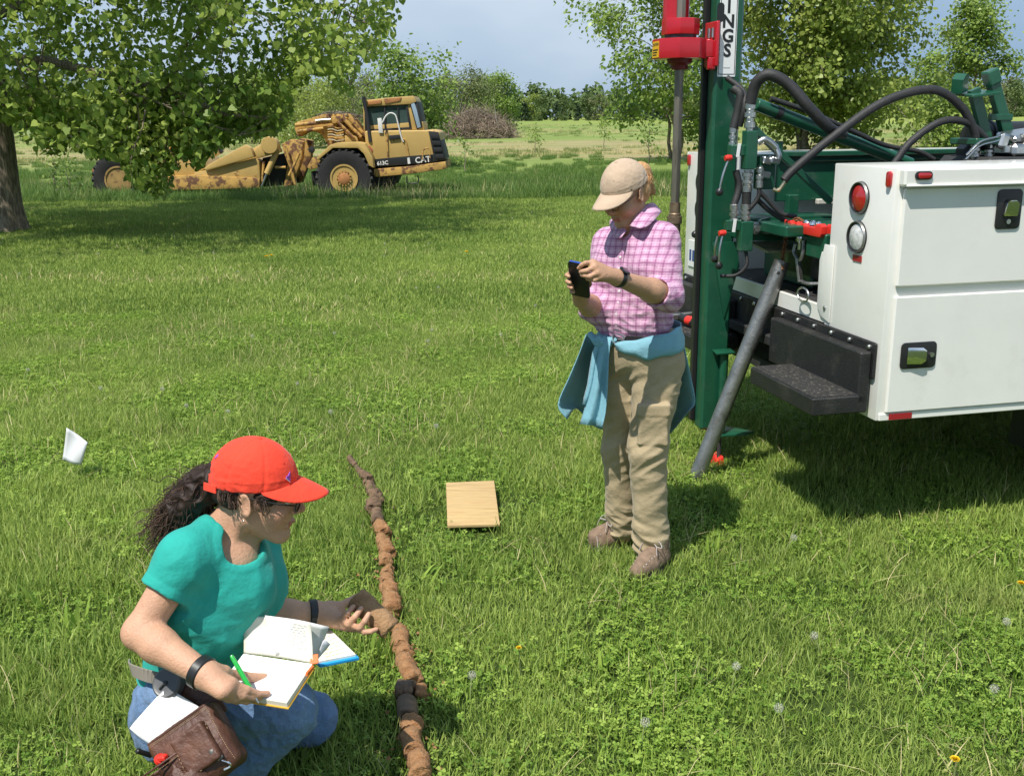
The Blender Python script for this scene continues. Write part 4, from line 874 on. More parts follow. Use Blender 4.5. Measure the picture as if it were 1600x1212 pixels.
    b = MB(); b.box((0.95, 1.50, 1.43), (1.36, 0.012, 0.25), None, 0.003); b.box((0.95, 1.485, 1.55), (1.36, 0.05, 0.024), None, 0.003); b.box((0.95, 1.49, 1.515), (1.36, 0.03, 0.012), None, 0.003); b.box((0.36, 1.48, 1.2), (0.06, 0.05, 0.28), None, 0.004); b.box((1.5, 1.48, 1.2), (0.06, 0.05, 0.28), None, 0.004)
    b.build('bed_frame', m_green, root)
    b = MB(); b.box((0.95, 1.47, 1.30), (0.9, 0.03, 0.028), None, 0.004); b.build('pale_rail', mat('pale_board', (0.55, 0.53, 0.46), 0.7, var=0.15), root)
    b = MB(); b.box((0.18, 1.02, 1.235), (0.50, 0.62, 0.05), None, 0.006); b.prism([(-0.09, 1.165), (0.02, 1.16), (0.40, 1.17), (0.40, 1.27), (0.0, 1.275), (-0.05, 1.265), (-0.09, 1.245)], (0, 1.02, 0), (1, 0, 0), (0, 0, 1), 0.05); b.box((-0.03, 1.08, 1.22), (0.25, 0.12, 0.10), None, 0.008); b.box((0.3, 1.1, 1.05), (0.3, 0.5, 0.22), None, 0.01)
    b.build('base_frame', m_green, root, bevel=0.0)
    b = MB(); b.box((0.16, 1.10, 1.118), (0.34, 0.20, 0.012), Euler((0.12, 0, 0)).to_matrix(), 0.002); b.build('worn_tray', mat('worn_tray', (0.42, 0.40, 0.24), 0.6, var=0.3, vscale=12, col2=(0.62, 0.48, 0.26), c2scale=6), root)
    for u in (-0.09, -0.03):
        b = MB(); b.lathe([(0.0, -0.03), (0.014, -0.03), (0.014, -0.02), (0.026, -0.018), (0.03, -0.01), (0.03, 0.03)], (u, 0.985, 1.225), (0, 1, 0), 20); b.build('roller', m_gsteel, root)
    b = MB(); b.box((0.075, 0.63, 1.18), (0.08, 0.17, 0.115), None, 0.006); b.box((0.15, 0.70, 1.20), (0.2, 0.3, 0.05), None, 0.006); b.build('vise_bracket', m_green, root)
    b = MB(); b.box((0.35, 0.85, 1.05), (0.4, 0.5, 0.12), None, 0.01); b.build('under_tray', m_dark, root)
    # red toothed chain vise
    prof = [(-0.17, 0.0), (-0.16, -0.014), (0.16, -0.014), (0.172, 0.0), (0.172, 0.034), (0.150, 0.046), (0.140, 0.036), (0.128, 0.044), (0.115, 0.026), (0.02, 0.024), (0.0, 0.034), (-0.012, 0.020), (-0.04, 0.020), (-0.055, 0.036), (-0.085, 0.012), (-0.115, 0.036), (-0.14, 0.030), (-0.17, 0.036)]
    b = MB(); b.prism([(-q, z) for q, z in prof], (0.03, 0.725, 1.237), (0, 1, 0), (0, 0, 1), 0.03); b.build('chain_vise', m_hotred, root, bevel=0.003)
    b = MB(); b.prism([(-q, z) for q, z in prof], (0.08, 0.725, 1.233), (0, 1, 0), (0, 0, 1), 0.022); b.build('chain_vise', m_hotred, root, bevel=0.003)
    b = MB()
    for k in range(5): b.lathe([(0.0, 0), (0.014, 0), (0.016, 0.01), (0.009, 0.02), (0, 0.022)], (0.045 + 0.02 * (k % 2), 0.74 - 0.026 * k, 1.262), (0.2 * (k % 3 - 1), 0.3, 1), 10)
    b.build('hex_nut', m_chrome, root)
    def chain(pts, name='chain'):
        b = MB(); P = crom(pts, 6); d = 0
        for i in range(len(P) - 1):
            t = (P[i + 1] - P[i]).normalized(); u = t.orthogonal().normalized(); w = t.cross(u); a = u if i % 2 else w
            c = (P[i] + P[i + 1]) / 2; L = (P[i + 1] - P[i]).length * 0.75
            b.tube([c + t * L * math.cos(q) + a * 0.009 * math.sin(q) for q in circ(10)] + [c + t * L + a * 0.0], 0.0032, 5)
        return b.build(name, m_rust, root)
    chain([(q + 0.155, w + 0.27, e - 0.035) for q, w, e in [(-0.12, 0.59, 1.30), (-0.135, 0.6, 1.27), (-0.14, 0.605, 1.20), (-0.145, 0.61, 1.14), (-0.15, 0.60, 1.09), (-0.15, 0.59, 1.075)]]); chain([(q + 0.155, w + 0.27, e - 0.035) for q, w, e in [(-0.12, 0.585, 1.295), (-0.11, 0.56, 1.315), (-0.10, 0.53, 1.305), (-0.10, 0.50, 1.30)]])
    # shackle handle hanging below it
    b = MB(); b.lathe([(0.02, 0), (0.024, -0.01), (0.022, -0.04), (0.012, -0.05), (0.012, -0.08)], (0.045, 0.785, 1.223), (0, 0, 1), 16); b.build('swivel', m_chrome, root)
    b = MB(); b.tube(crom([(0.040, 0.820, 1.165), (0.035, 0.822, 1.130), (0.035, 0.795, 1.107), (0.035, 0.770, 1.095), (0.037, 0.745, 1.120), (0.040, 0.745, 1.190)], 6), 0.009, 8); b.bar((0.035, 0.782, 1.105), (0.045, 0.760, 0.995), 0.03, 0.014); b.tube(crom([(0.045, 0.765, 1.000), (0.055, 0.710, 0.995), (0.095, 0.660, 1.000)], 5), 0.008, 8); b.build('hook_handle', m_gsteel, root)
    b = MB(); P = [Vector((-0.03, 0.595 - 0.045 * 0 + 0.05 * math.sin(a), 0.965 + 0.032 * math.cos(a))) for a in circ(18)]; b.tube(P + [P[0]], 0.0045, 6); b.build('tie_ring', m_steel, root)
    # forked cradle, engine and muffler in the bed
    CV = 0.85
    b = MB(); b.bar((1.03, CV, 1.62), (0.93, CV, 1.86), 0.055, 0.03, (0, 1, 0)); b.bar((1.17, CV + 0.02, 1.62), (1.04, CV + 0.02, 1.90), 0.055, 0.04, (0, 1, 0)); b.box((1.10, CV + 0.01, 1.73), (0.12, 0.03, 0.03), None, 0.003)
    b.box((0.945, CV, 1.84), (0.15, 0.16, 0.012), Euler((0.1, -0.1, 0)).to_matrix(), 0.002); b.prism([(-0.05, -0.03), (0.05, -0.045), (0.045, 0.03), (0.0, 0.045), (-0.045, 0.03)], (0.855, CV, 1.885), (0.7, 0.5, 0.3), (-0.2, -0.3, 1), 0.05); b.box((1.035, CV + 0.02, 1.915), (0.065, 0.06, 0.07), Euler((0, -0.4, 0)).to_matrix(), 0.006)
    b.build('cradle', m_green, root, bevel=0.0)
    b = MB(); b.box((1.0, 0.85, 1.62), (0.2, 0.2, 0.03), None, 0.004); b.build('cradle_base', m_green, root)
    b = MB(); b.lathe([(0.0, 0), (0.05, 0), (0.07, 0.02), (0.07, 0.11), (0.076, 0.112), (0.076, 0.125), (0.07, 0.127), (0.07, 0.6), (0, 0.62)], (1.02, 0.99, 1.64), (1, 0.0, 0), 28); b.box((1.04, 0.99, 1.54), (0.1, 0.12, 0.14), None, 0.03); b.build('air_cleaner', m_black, root)
    b = MB(); b.prism([(1.42, 1.66), (1.45, 1.76), (1.70, 1.80), (1.70, 1.66)], (0, 0.97, 0), (1, 0, 0), (0, 0, 1), 0.2); b.build('shroud', m_black, root, bevel=0.012)
    b = MB(); b.box((1.17, 0.79, 1.645), (0.18, 0.14, 0.035), Euler((0.15, -0.12, 0)).to_matrix(), 0.01); b.box((1.05, 0.76, 1.62), (0.05, 0.04, 0.07), Euler((0, 0.3, 0)).to_matrix(), 0.01); b.box((1.2, 0.78, 1.58), (0.26, 0.16, 0.06), None, 0.015); b.cyl((1.06, 0.74, 1.57), (1.06, 0.74, 1.60), 0.02); b.build('engine_block', m_steel, root)
    for k in range(5): b = MB(); b.box((1.13 + 0.03 * k, 0.722, 1.63 + 0.012 * k), (0.012, 0.03, 0.05), Euler((0, -0.3, 0)).to_matrix(), 0.003); b.build('fin', m_steel, root)
    b = MB(); b.box((1.25, 0.85, 1.42), (0.7, 0.4, 0.26), None, 0.03); b.build('engine_base', m_dark, root)
    for z in (1.62, 1.60): 
        b = MB(); b.tube(crom([(0.86, 0.76, z - 0.06), (0.92, 0.75, z), (1.0, 0.75, z + 0.02), (1.06, 0.76, z + 0.035)], 6), 0.0045, 6); b.build('cable', m_steel, root)
    return root
def tube_and_tools():
    # steel sampling tube leaning with its foot in the grass
    root = empty('sampling_tube', (0.905, 4.80, 0), 0, 'long grey steel soil sampling tube leaning from the grass to the red chain vise', 'pipe')
    T = Matrix.Rotation(TR, 4, 'Z'); top = Vector(TO) + T @ Vector((0.02, 0.90, 1.075)); top = top - Vector((0.905, 4.8, 0)); d = top.normalized(); L = top.length
    b = MB(); b.lathe([(0.030, -0.06), (0.038, -0.05), (0.038, L), (0.033, L), (0.033, L - 0.12), (0, L - 0.12)], (0, 0, 0), d, 32); b.build('barrel', m_gsteel, root)
    u = d.orthogonal().normalized(); u = (Vector((-0.2, -1, 0)) - d * Vector((-0.2, -1, 0)).dot(d)).normalized()
    b = MB(); b.cyl(d * (L - 0.06) + u * 0.033, d * (L - 0.06) + u * 0.0386, 0.008, n=12); b.build('bolt_hole', m_black, root)
    # cordless tool lying on the left bumper step
    P = Vector(TO) + T @ Vector((-0.165, 1.44, 0.650)); root = empty('hand_tool', P, TR, 'black and red hand tool lying on the left end of the bumper step', 'tool')
    b = MB(); b.tube(crom([(-0.05, 0.16, 0.04), (-0.03, 0.08, 0.035), (-0.01, 0.0, 0.03), (0.0, -0.05, 0.027)], 6), [0.024] * 12 + [0.027] * 7, 14); b.lathe([(0, -0.032), (0.024, -0.03), (0.03, -0.02), (0.03, 0.02), (0, 0.03)], (0.0, -0.06, 0.03), (0.1, -1, 0), 16); b.build('grip', m_black, root)
    b = MB(); b.lathe([(0.0255, -0.025), (0.0265, 0), (0.0255, 0.025)], (-0.022, 0.05, 0.034), (0.35, -1, 0), 16); b.build('band', m_hotred, root)
    b = MB(); b.bar((-0.12, 0.14, 0.04), (0.10, 0.14, 0.055), 0.035, 0.03); b.build('head', m_gsteel, root)
# ------------------------------------------------------------------ the yellow earth mover standing in the tall grass
m_cat = mat('machine_yellow', (0.50, 0.335, 0.11), 0.5, var=0.14, vscale=1.6, col2=(0.20, 0.09, 0.03), c2scale=4.5, c2lo=0.64, c2hi=0.70, bump=0.15, bscale=20)
m_catr = mat('rusted_yellow', (0.50, 0.30, 0.08), 0.75, var=0.25, vscale=3, col2=(0.15, 0.07, 0.035), c2scale=5.5, c2lo=0.50, c2hi=0.58, bump=0.4, bscale=18)
m_orust = mat('orange_rust', (0.46, 0.20, 0.07), 0.75, var=0.3, vscale=3, col2=(0.12, 0.05, 0.03), c2scale=2.5, c2lo=0.5, c2hi=0.6)
m_mblack = mat('machine_black', (0.02, 0.02, 0.022), 0.55, var=0.3, vscale=3)
m_stripe = mat('stripe_black', (0.016, 0.018, 0.020), 0.5)
m_cabglass = mat('tinted_glass', (0.05, 0.08, 0.075), 0.06, coat=0.6, var=0.3, vscale=1.2)
m_wind = mat('windscreen', (0.30, 0.40, 0.50), 0.08, coat=0.5)
m_rim2 = mat('dull_rim', (0.34, 0.22, 0.075), 0.7, var=0.25, vscale=4, col2=(0.12, 0.07, 0.03), c2scale=6, c2lo=0.5, c2hi=0.65); m_dullh = mat('faded_hose', (0.42, 0.38, 0.26), 0.8, var=0.3); m_off = mat('off_white', (0.72, 0.72, 0.69), 0.5)
def scraper():
    Y0 = 26.5; O = at(540, 321, Y0)
    root = empty('earth_mover', O, 0, 'old yellow wheeled earth mover with a black stripe, parked in the tall grass', 'earth mover')
    def q(px, py): p = at(px, py, Y0) - O; return (p.x, p.z)
    def Q(*pts): return [q(x, y) for x, y in pts]
    def slab(name, pts, y0, y1, m, parent=root, bevel=0.02, **k):
        b = MB(); b.prism(Q(*pts), (0, (y0 + y1) / 2, 0), (1, 0, 0), (0, 0, 1), y1 - y0); return b.build(name, m, parent, bevel=bevel, **k)
    def pt(px, py, y): a = q(px, py); return Vector((a[0], y, a[1]))
    def bigwheel(px, py, r, y, rim_r, hub):
        c = pt(px, py, y); w = 0.46; s = -1
        b = MB(); pr = [(rim_r * 1.0, -w * 0.40), (r * 0.75, -w * 0.52), (r * 0.93, -w * 0.48), (r * 0.965, -w * 0.36), (r * 0.965, w * 0.36), (r * 0.93, w * 0.48), (r * 0.75, w * 0.52), (rim_r * 1.0, w * 0.40)]
        b.lathe(pr, c, (0, 1, 0), 48, close=True)
        for k in range(26):
            a = 2 * math.pi * k / 26
            for sd in (-1, 1): b.box((c.x + r * 0.955 * math.cos(a + 0.06 * sd), c.y + sd * w * 0.26, c.z + r * 0.955 * math.sin(a + 0.06 * sd)), (0.09, w * 0.46, 0.085), Euler((0, -a, 0)).to_matrix() @ Euler((0.5 * sd, 0, 0)).to_matrix(), 0.012)
        h = b.build('wheel', m_rubber, root)
        b = MB(); b.lathe([(rim_r * 1.04, -w * 0.42), (rim_r * 1.04, -w * 0.47), (rim_r * 0.92, -w * 0.47), (rim_r * 0.86, -w * 0.36), (rim_r * 0.80, -w * 0.20), (hub[0], hub[1]), (hub[0] * 0.85, hub[1] - 0.03), (0, hub[1] - 0.03)], c, (0, 1, 0), 40); b.build('rim', m_cat if hub[2] else m_rim2, h)
        if hub[2]:
            for k in range(14):
                a = 2 * math.pi * k / 14; b = MB(); b.cyl(c + Vector((0.175 * math.cos(a), -0.24, 0.175 * math.sin(a))), c + Vector((0.175 * math.cos(a), -0.17, 0.175 * math.sin(a))), 0.022, n=8); b.build('wheel_nut', m_catr, h)
            b = MB(); b.lathe([(0.16, 0), (0.15, -0.08), (0.10, -0.10), (0, -0.10)], c + Vector((0, -0.15, 0)), (0, 1, 0), 24); b.build('hub', m_orust, h)
        else:
            b = MB(); b.lathe([(0.07, 0.06), (0.07, -0.06), (0.04, -0.08), (0, -0.08)], c, (0, 1, 0), 12); b.build('hub', m_catr, h)
    for y in (-0.05, 2.0): bigwheel(540, 278, 0.71, y, 0.335, (0.20, -0.08, True))
    for y in (0.0, 2.0): bigwheel(189.5, 281, 0.66, y, 0.335, (0.22, 0.0, False))
    # tractor
    slab('body', [(570, 222), (568, 205), (610, 204), (674, 203.5), (686, 206), (692, 248), (640, 253), (576, 259)], 0.10, 2.0, m_cat, bevel=0.06, seg=3)
    st = slab('stripe', [(575.5, 250), (640, 244), (679, 241.5), (680.5, 253), (640, 257), (580, 261.5)], 0.06, 0.13, m_stripe, bevel=0.004)
    g = slab('grille', [(669, 205), (684.5, 206.5), (696, 250), (679, 253)], 0.07, 1.8, m_mblack, bevel=0.01)
    for k in range(4):
        t0 = 0.06 + 0.24 * k; a0 = (672 + 9.5 * t0, 207 + 44 * t0); a1 = (684 + 11 * t0, 208 + 42 * t0)
        slab('slat', [(a0[0], a0[1]), (a1[0], a1[1]), (a1[0] + 1.6, a1[1] + 6.5), (a0[0] + 1.4, a0[1] + 7)], 0.04, 0.085, m_mblack, g, bevel=0.006)
    slab('bumper', [(584, 264.5), (640, 260), (696.5, 252.5), (697.5, 264), (640, 272), (585, 277)], -0.06, 2.05, m_catr, bevel=0.025)
    slab('fender', [(497, 247), (506, 238), (518, 226.5), (528, 223), (560, 222), (572, 224), (584, 244), (586, 262), (579, 258), (571, 240), (561, 231), (523, 231), (508, 243), (500, 250)], -0.28, 0.45, m_cat, bevel=0.015)
    slab('fender', [(497, 247), (506, 238), (518, 226.5), (528, 223), (560, 222), (572, 224), (584, 244), (586, 262), (579, 258), (571, 240), (561, 231), (523, 231), (508, 243), (500, 250)], 1.55, 2.28, m_cat, bevel=0.015)
    slab('inner_frame', [(520, 232), (566, 232), (580, 262), (620, 274), (612, 292), (500, 296), (490, 268)], 0.35, 1.7, m_mblack)
    slab('hitch', [(478, 262), (486, 247), (500, 243), (508, 240), (512, 247), (500, 256), (498, 262), (484, 266)], 0.1, 1.4, m_catr, bevel=0.015)
    slab('hitch_arm', [(480, 270), (512, 262), (512, 296), (482, 292)], 0.5, 1.5, m_mblack)
    b = MB(); c = pt(486, 234.5, 0.1); b.lathe([(0.0, -0.05), (0.075, -0.04), (0.085, 0.0), (0.06, 0.06), (0, 0.08)], c, (0.3, 1, 0), 18); b.build('headlight', m_mblack, root)
    # cab
    slab('cab', [(566, 206), (566, 197), (659, 190), (661, 204)], 0.28, 1.7, m_cat, bevel=0.02)
    slab('roof', [(564.5, 157), (600, 153), (645, 149.5), (650, 159), (640, 163), (566, 167)], 0.22, 1.75, m_cat, bevel=0.03)
    slab('roof_lamp', [(573, 158.5), (594, 156), (594, 162), (574, 164)], 0.19, 0.235, m_orust, bevel=0.006)
    slab('roof_rust', [(598, 154.5), (626, 152), (624, 158), (600, 162)], 0.20, 0.235, m_orust, bevel=0.006)
    for y0, y1 in ((0.27, 0.33), (1.62, 1.68)):
        slab('pillar', [(565, 165), (569, 165), (570, 206), (566, 206)], y0, y1, m_cat, bevel=0.008)
        slab('pillar', [(635, 161), (642, 160), (649, 203), (641.5, 203)], y0, y1, m_cat, bevel=0.008)
        o = [(567, 166), (635, 161), (642, 202), (568, 206.5)]; n = [(571, 168.5), (632, 164), (638, 199), (571.5, 203)]
        for k in range(4): slab('window_frame', [o[k], o[(k + 1) % 4], n[(k + 1) % 4], n[k]], y0 - 0.015, y1 + 0.01, m_mblack, bevel=0.004)
    gl = slab('side_glass', n, 0.29, 0.30, m_cabglass, bevel=0.0)
    slab('side_glass', n, 1.64, 1.65, m_cabglass, bevel=0.0)
    slab('window_post', [(598, 166), (600, 166), (601, 201), (599, 201)], 0.255, 0.30, m_mblack, bevel=0.003); slab('window_post', [(619, 165), (620.5, 165), (622, 200), (620.5, 200)], 0.255, 0.30, m_mblack, bevel=0.003)
    slab('seat', [(578, 176), (590, 174), (593, 204), (578, 205)], 0.7, 1.2, m_mblack)
    slab('windscreen_frame', [(638, 160), (645, 156), (651, 159), (659, 199), (650, 203)], 0.25, 1.7, m_mblack, bevel=0.012)
    slab('windscreen', [(640.5, 162), (645.5, 159), (650, 172), (656.5, 199), (651, 200.5)], 0.232, 0.255, m_wind, bevel=0.004)
    b = MB(); b.tube(crom([pt(567, 151, 0.15), pt(568, 160, 0.15), pt(573, 185, 0.13), pt(578, 222, 0.1)], 5), 0.048, 14); b.build('exhaust', m_mblack, root)
    slab('mirror', [(589, 185), (595.5, 184.5), (598, 208), (591.5, 208.5)], 0.06, 0.10, m_off, bevel=0.008)
    def rail(pts, r=0.022, m=m_catr, y=0.08, name='handrail'): b = MB(); b.tube(crom([pt(x, yy, y) for x, yy in pts], 5), r, 8); return b.build(name, m, root)
    rail([(597, 192), (602, 182), (609, 177), (617, 180), (621, 192), (627, 216), (630, 222)], 0.018, m_off); rail([(598, 190), (603, 200), (602, 210)], 0.016, m_mblack)
    rail([(604, 206), (605, 225), (606, 260)], 0.018); rail([(629, 218), (634, 222), (640, 256)], 0.018); rail([(660, 250), (661, 237), (664, 233), (671, 233), (672, 247)], 0.016, m_catr, 0.0)
    rail([(636, 275), (637, 286), (653, 285), (653, 274)], 0.016, m_mblack, 0.0, 'step_rung')
    slab('vent', [(607, 212), (624, 210.5), (624.5, 217), (607.5, 219)], 0.05, 0.12, m_mblack, bevel=0.01)
    slab('red_patch', [(569, 229), (577, 228), (582, 235), (580, 243), (573, 242)], 0.085, 0.115, mat('faded_red', (0.36, 0.10, 0.05), 0.7, var=0.3), bevel=0.003)
    T = lambda s, px, py, size: put(text_mesh(s, size, m_off, 0.004, bold=0.004), 'lettering', pt(px, py, 0.052), (1, 0, 0.09), (-0.09, 0, 1), st)
    T('CAT', 660.5, 250.2, 0.20); T('613C', 597.5, 255.3, 0.13)
    slab('stripe_mark', [(636, 247), (639.5, 246.5), (641, 256), (637, 256.5)], 0.05, 0.065, m_off, st, bevel=0.0)
    # goose neck with its cylinders and hoses
    slab('goose_neck', [(452, 200), (456, 191), (474, 186), (500, 178), (541, 178), (551, 190), (567, 214), (569, 228), (508, 233), (501, 219), (492, 209), (484, 206.5), (472, 206.5), (457, 215)], 0.62, 1.35, m_catr, bevel=0.03)
    for (a, c, w, y) in (((455, 196), (512, 190), 0.05, 0.52), ((488, 189), (512, 187), 0.035, 0.48), ((458, 206), (500, 201), 0.045, 0.5), ((530, 184), (560, 215), 0.05, 0.5), ((540, 184), (566, 212), 0.045, 0.5), ((522, 190), (548, 216), 0.04, 0.48)):
        b = MB(); b.cyl(pt(*a, y), pt(*c, y), w, n=12); b.build('hydraulic_cylinder', m_catr if w != 0.035 else m_steel, root)
    for k in range(6):
        b = MB(); b.tube(crom([pt(507, 199 + 4 * k, 0.5), pt(515, 198 + 4.2 * k, 0.44), pt(523, 201 + 4 * k, 0.44), pt(532, 199 + 4 * k, 0.5)], 4), 0.015, 7); b.build('hose', m_dullh if k % 2 else m_catr, root)
    slab('plate', [(512, 182), (531, 181), (532, 192), (513, 194)], 0.5, 0.62, m_catr); slab('plate', [(533, 212), (553, 213), (556, 224), (533, 226)], 0.52, 0.62, m_cat)
    b = MB(); gg = np.random.default_rng(9)
    for k in range(60):
        x = gg.uniform(478, 545); y = 183 - 8 * math.sin(math.pi * min(1, max(0, (x - 470) / 80))) + gg.uniform(-1, 3); b.tube([pt(x, y, gg.uniform(0.5, 1.4)), pt(x + gg.uniform(4, 16), y + gg.uniform(-3, 3), gg.uniform(0.5, 1.4)), pt(x + gg.uniform(12, 26), y + gg.uniform(0, 6), gg.uniform(0.5, 1.4))], 0.009, 4, False)
    b.build('tangled_wire', m_twig, root)['kind'] = 'stuff'
    # bowl: draft arms, apron, blade and cylinders
    slab('draft_arm', [(319, 264), (325, 258), (383.5, 226), (392, 231), (398, 245.5), (324, 267)], -0.05, 0.22, m_cat, bevel=0.03); slab('draft_arm', [(319, 264), (325, 258), (383.5, 226), (392, 231), (398, 245.5), (324, 267)], 1.9, 2.15, m_cat, bevel=0.03)
    slab('bowl', [(303, 270), (322, 266), (398, 247), (404, 252), (406, 282), (300, 276)], 0.05, 2.05, m_cat, bevel=0.03)
    slab('bowl_edge', [(262, 276), (300, 273.5), (406, 279), (405, 293), (340, 296), (262, 297)], -0.02, 2.1, m_catr, bevel=0.02)
    slab('bowl_wall', [(240, 250), (300, 240), (318, 264), (300, 278), (240, 280)], 0.15, 2.0, m_cat, bevel=0.03)
    slab('slant_plate', [(308, 214), (320, 209.5), (340, 241.5), (326, 248), (315, 245)], 0.1, 0.3, m_cat, bevel=0.015); slab('slant_edge', [(320, 213), (324, 211), (342, 238), (339, 242)], 0.3, 0.5, m_mblack)
    b = MB(); b.lathe([(0.20, 0), (0.215, -0.02), (0.215, -0.30), (0.20, -0.32), (0.12, -0.325), (0, -0.325)], pt(421.5, 227, 0.25), (0, 1, 0), 30); b.build('cylinder_head', m_cat, root)
    slab('lift_arm', [(396, 236), (412, 219), (430, 222), (437, 238), (400, 248)], 0.05, 0.4, m_cat, bevel=0.03)
    b = MB(); b.cyl(pt(432, 234, 0.15), pt(416, 272, 0.05), 0.075, n=16); b.build('lift_cylinder', m_cat, root)
    b = MB(); b.cyl(pt(416, 272, 0.05), pt(408, 292, 0.05), 0.03, n=12); b.build('cylinder_rod', m_steel, root)
    slab('yoke', [(436, 226), (452, 218), (470, 222), (468, 250), (452, 292), (440, 292), (446, 258)], 0.25, 0.6, m_catr); slab('yoke', [(436, 226), (452, 218), (470, 222), (468, 250), (452, 292), (440, 292), (446, 258)], 1.5, 1.85, m_catr)
    slab('front_pit', [(404, 248), (440, 240), (448, 290), (406, 294)], 0.4, 1.8, m_mblack)
    for a, c in (((445, 232), (460, 290)), ((466, 240), (450, 275)), ((428, 262), (445, 262)), ((410, 252), (408, 285))):
        b = MB(); b.cyl(pt(*a, 0.15), pt(*c, 0.12), 0.035, n=10); b.build('link_rod', m_catr, root)
    # rear frame and push block
    slab('rear_frame', [(190, 258), (240, 250), (262, 258), (262, 290), (190, 290)], 0.5, 1.6, m_catr, bevel=0.03)
    slab('rear_bumper', [(138, 265), (146, 261.5), (150, 264), (150, 283), (144, 285), (139.5, 282)], 0.2, 1.9, m_orust, bevel=0.02)
    slab('rear_beam', [(148, 266), (200, 262), (200, 280), (148, 280)], 0.6, 1.5, m_catr)
    slab('push_box', [(247, 192), (262, 191), (262.5, 219), (247.5, 219)], 0.6, 1.5, mat('brown_paint', (0.16, 0.09, 0.07), 0.7), bevel=0.02); slab('push_post', [(250, 218), (259, 218), (259, 262), (250, 262)], 0.7, 1.2, m_catr)
    return root

# ------------------------------------------------------------------ soil cores, board, flag, dandelions
m_soil = mat('orange_clay', (0.36, 0.19, 0.085), 0.95, var=0.28, vscale=45, bump=1.0, bscale=130, col2=(0.30, 0.14, 0.055), c2scale=26, c2lo=0.5, c2hi=0.62)
m_soilb = mat('brown_topsoil', (0.22, 0.135, 0.08), 0.95, var=0.35, vscale=60, bump=1.0, bscale=130, col2=(0.12, 0.075, 0.045), c2scale=30, c2lo=0.48, c2hi=0.6)
m_soild = mat('smeared_dark_clay', (0.125, 0.08, 0.05), 0.7, var=0.25, vscale=30, bump=0.6, bscale=80, col2=(0.20, 0.12, 0.065), c2scale=14)
m_soilt = mat('tan_clay', (0.35, 0.205, 0.10), 0.9, var=0.16, vscale=40, bump=0.7, bscale=110, col2=(0.24, 0.13, 0.06), c2scale=20, c2lo=0.52, c2hi=0.64)
def core_piece(p0, p1, r, rough, m, seed, label, z=None, name='soil_core', cat='soil core', group='soil core pieces laid in a line', end=0.012, n=30, ns=22):
    p0, p1 = Vector(p0), Vector(p1); ax = (p1 - p0).normalized(); L = (p1 - p0).length; u = ax.orthogonal().normalized(); w = ax.cross(u); V = []; F = []
    off = Vector((seed * 3.1, seed * 1.7, seed * 0.9)); ctr = p0
    rings = [(0.0, 0.02), (0.5, 0.0), (0.93, 0.0)] + [(1.0, t) for t in np.linspace(0.03, 0.97, ns)] + [(0.93, 1.0), (0.5, 1.0), (0.0, 0.98)]
    for k, (f, t) in enumerate(rings):
        for j in range(n):
            a = 2 * math.pi * j / n; d = u * math.cos(a) + w * math.sin(a); c = ax * (t * L) + d * r * f
            e = min(t, 1 - t); q = ctr * 0 + c + off
            ns1 = mnoise.fractal(q * 30, 0.7, 2.0, 3); ns2 = mnoise.noise(q * 95)
            crumb = rough * (0.55 * ns1 + 0.2 * ns2) + 0.02 * ns1
            V.append(c * 1.0 + d * r * f * crumb + ax * (mnoise.noise(q * 40 + Vector((9, 0, 0))) * end * (1 if (t < 0.03 or t > 0.97) else 0)))
    m_ = len(rings)
    for i in range(m_ - 1):
        for j in range(n): F.append((i * n + j, i * n + (j + 1) % n, (i + 1) * n + (j + 1) % n, (i + 1) * n + j))
    me = bpy.data.meshes.new(name); me.from_pydata([tuple(v) for v in V], [], F); me.materials.append(m); me.polygons.foreach_set('use_smooth', [True] * len(F)); me.update()
    o = link(name, me); o.location = p0 if z is None else (p0.x, p0.y, z)
    return tag(o, label, cat, group)
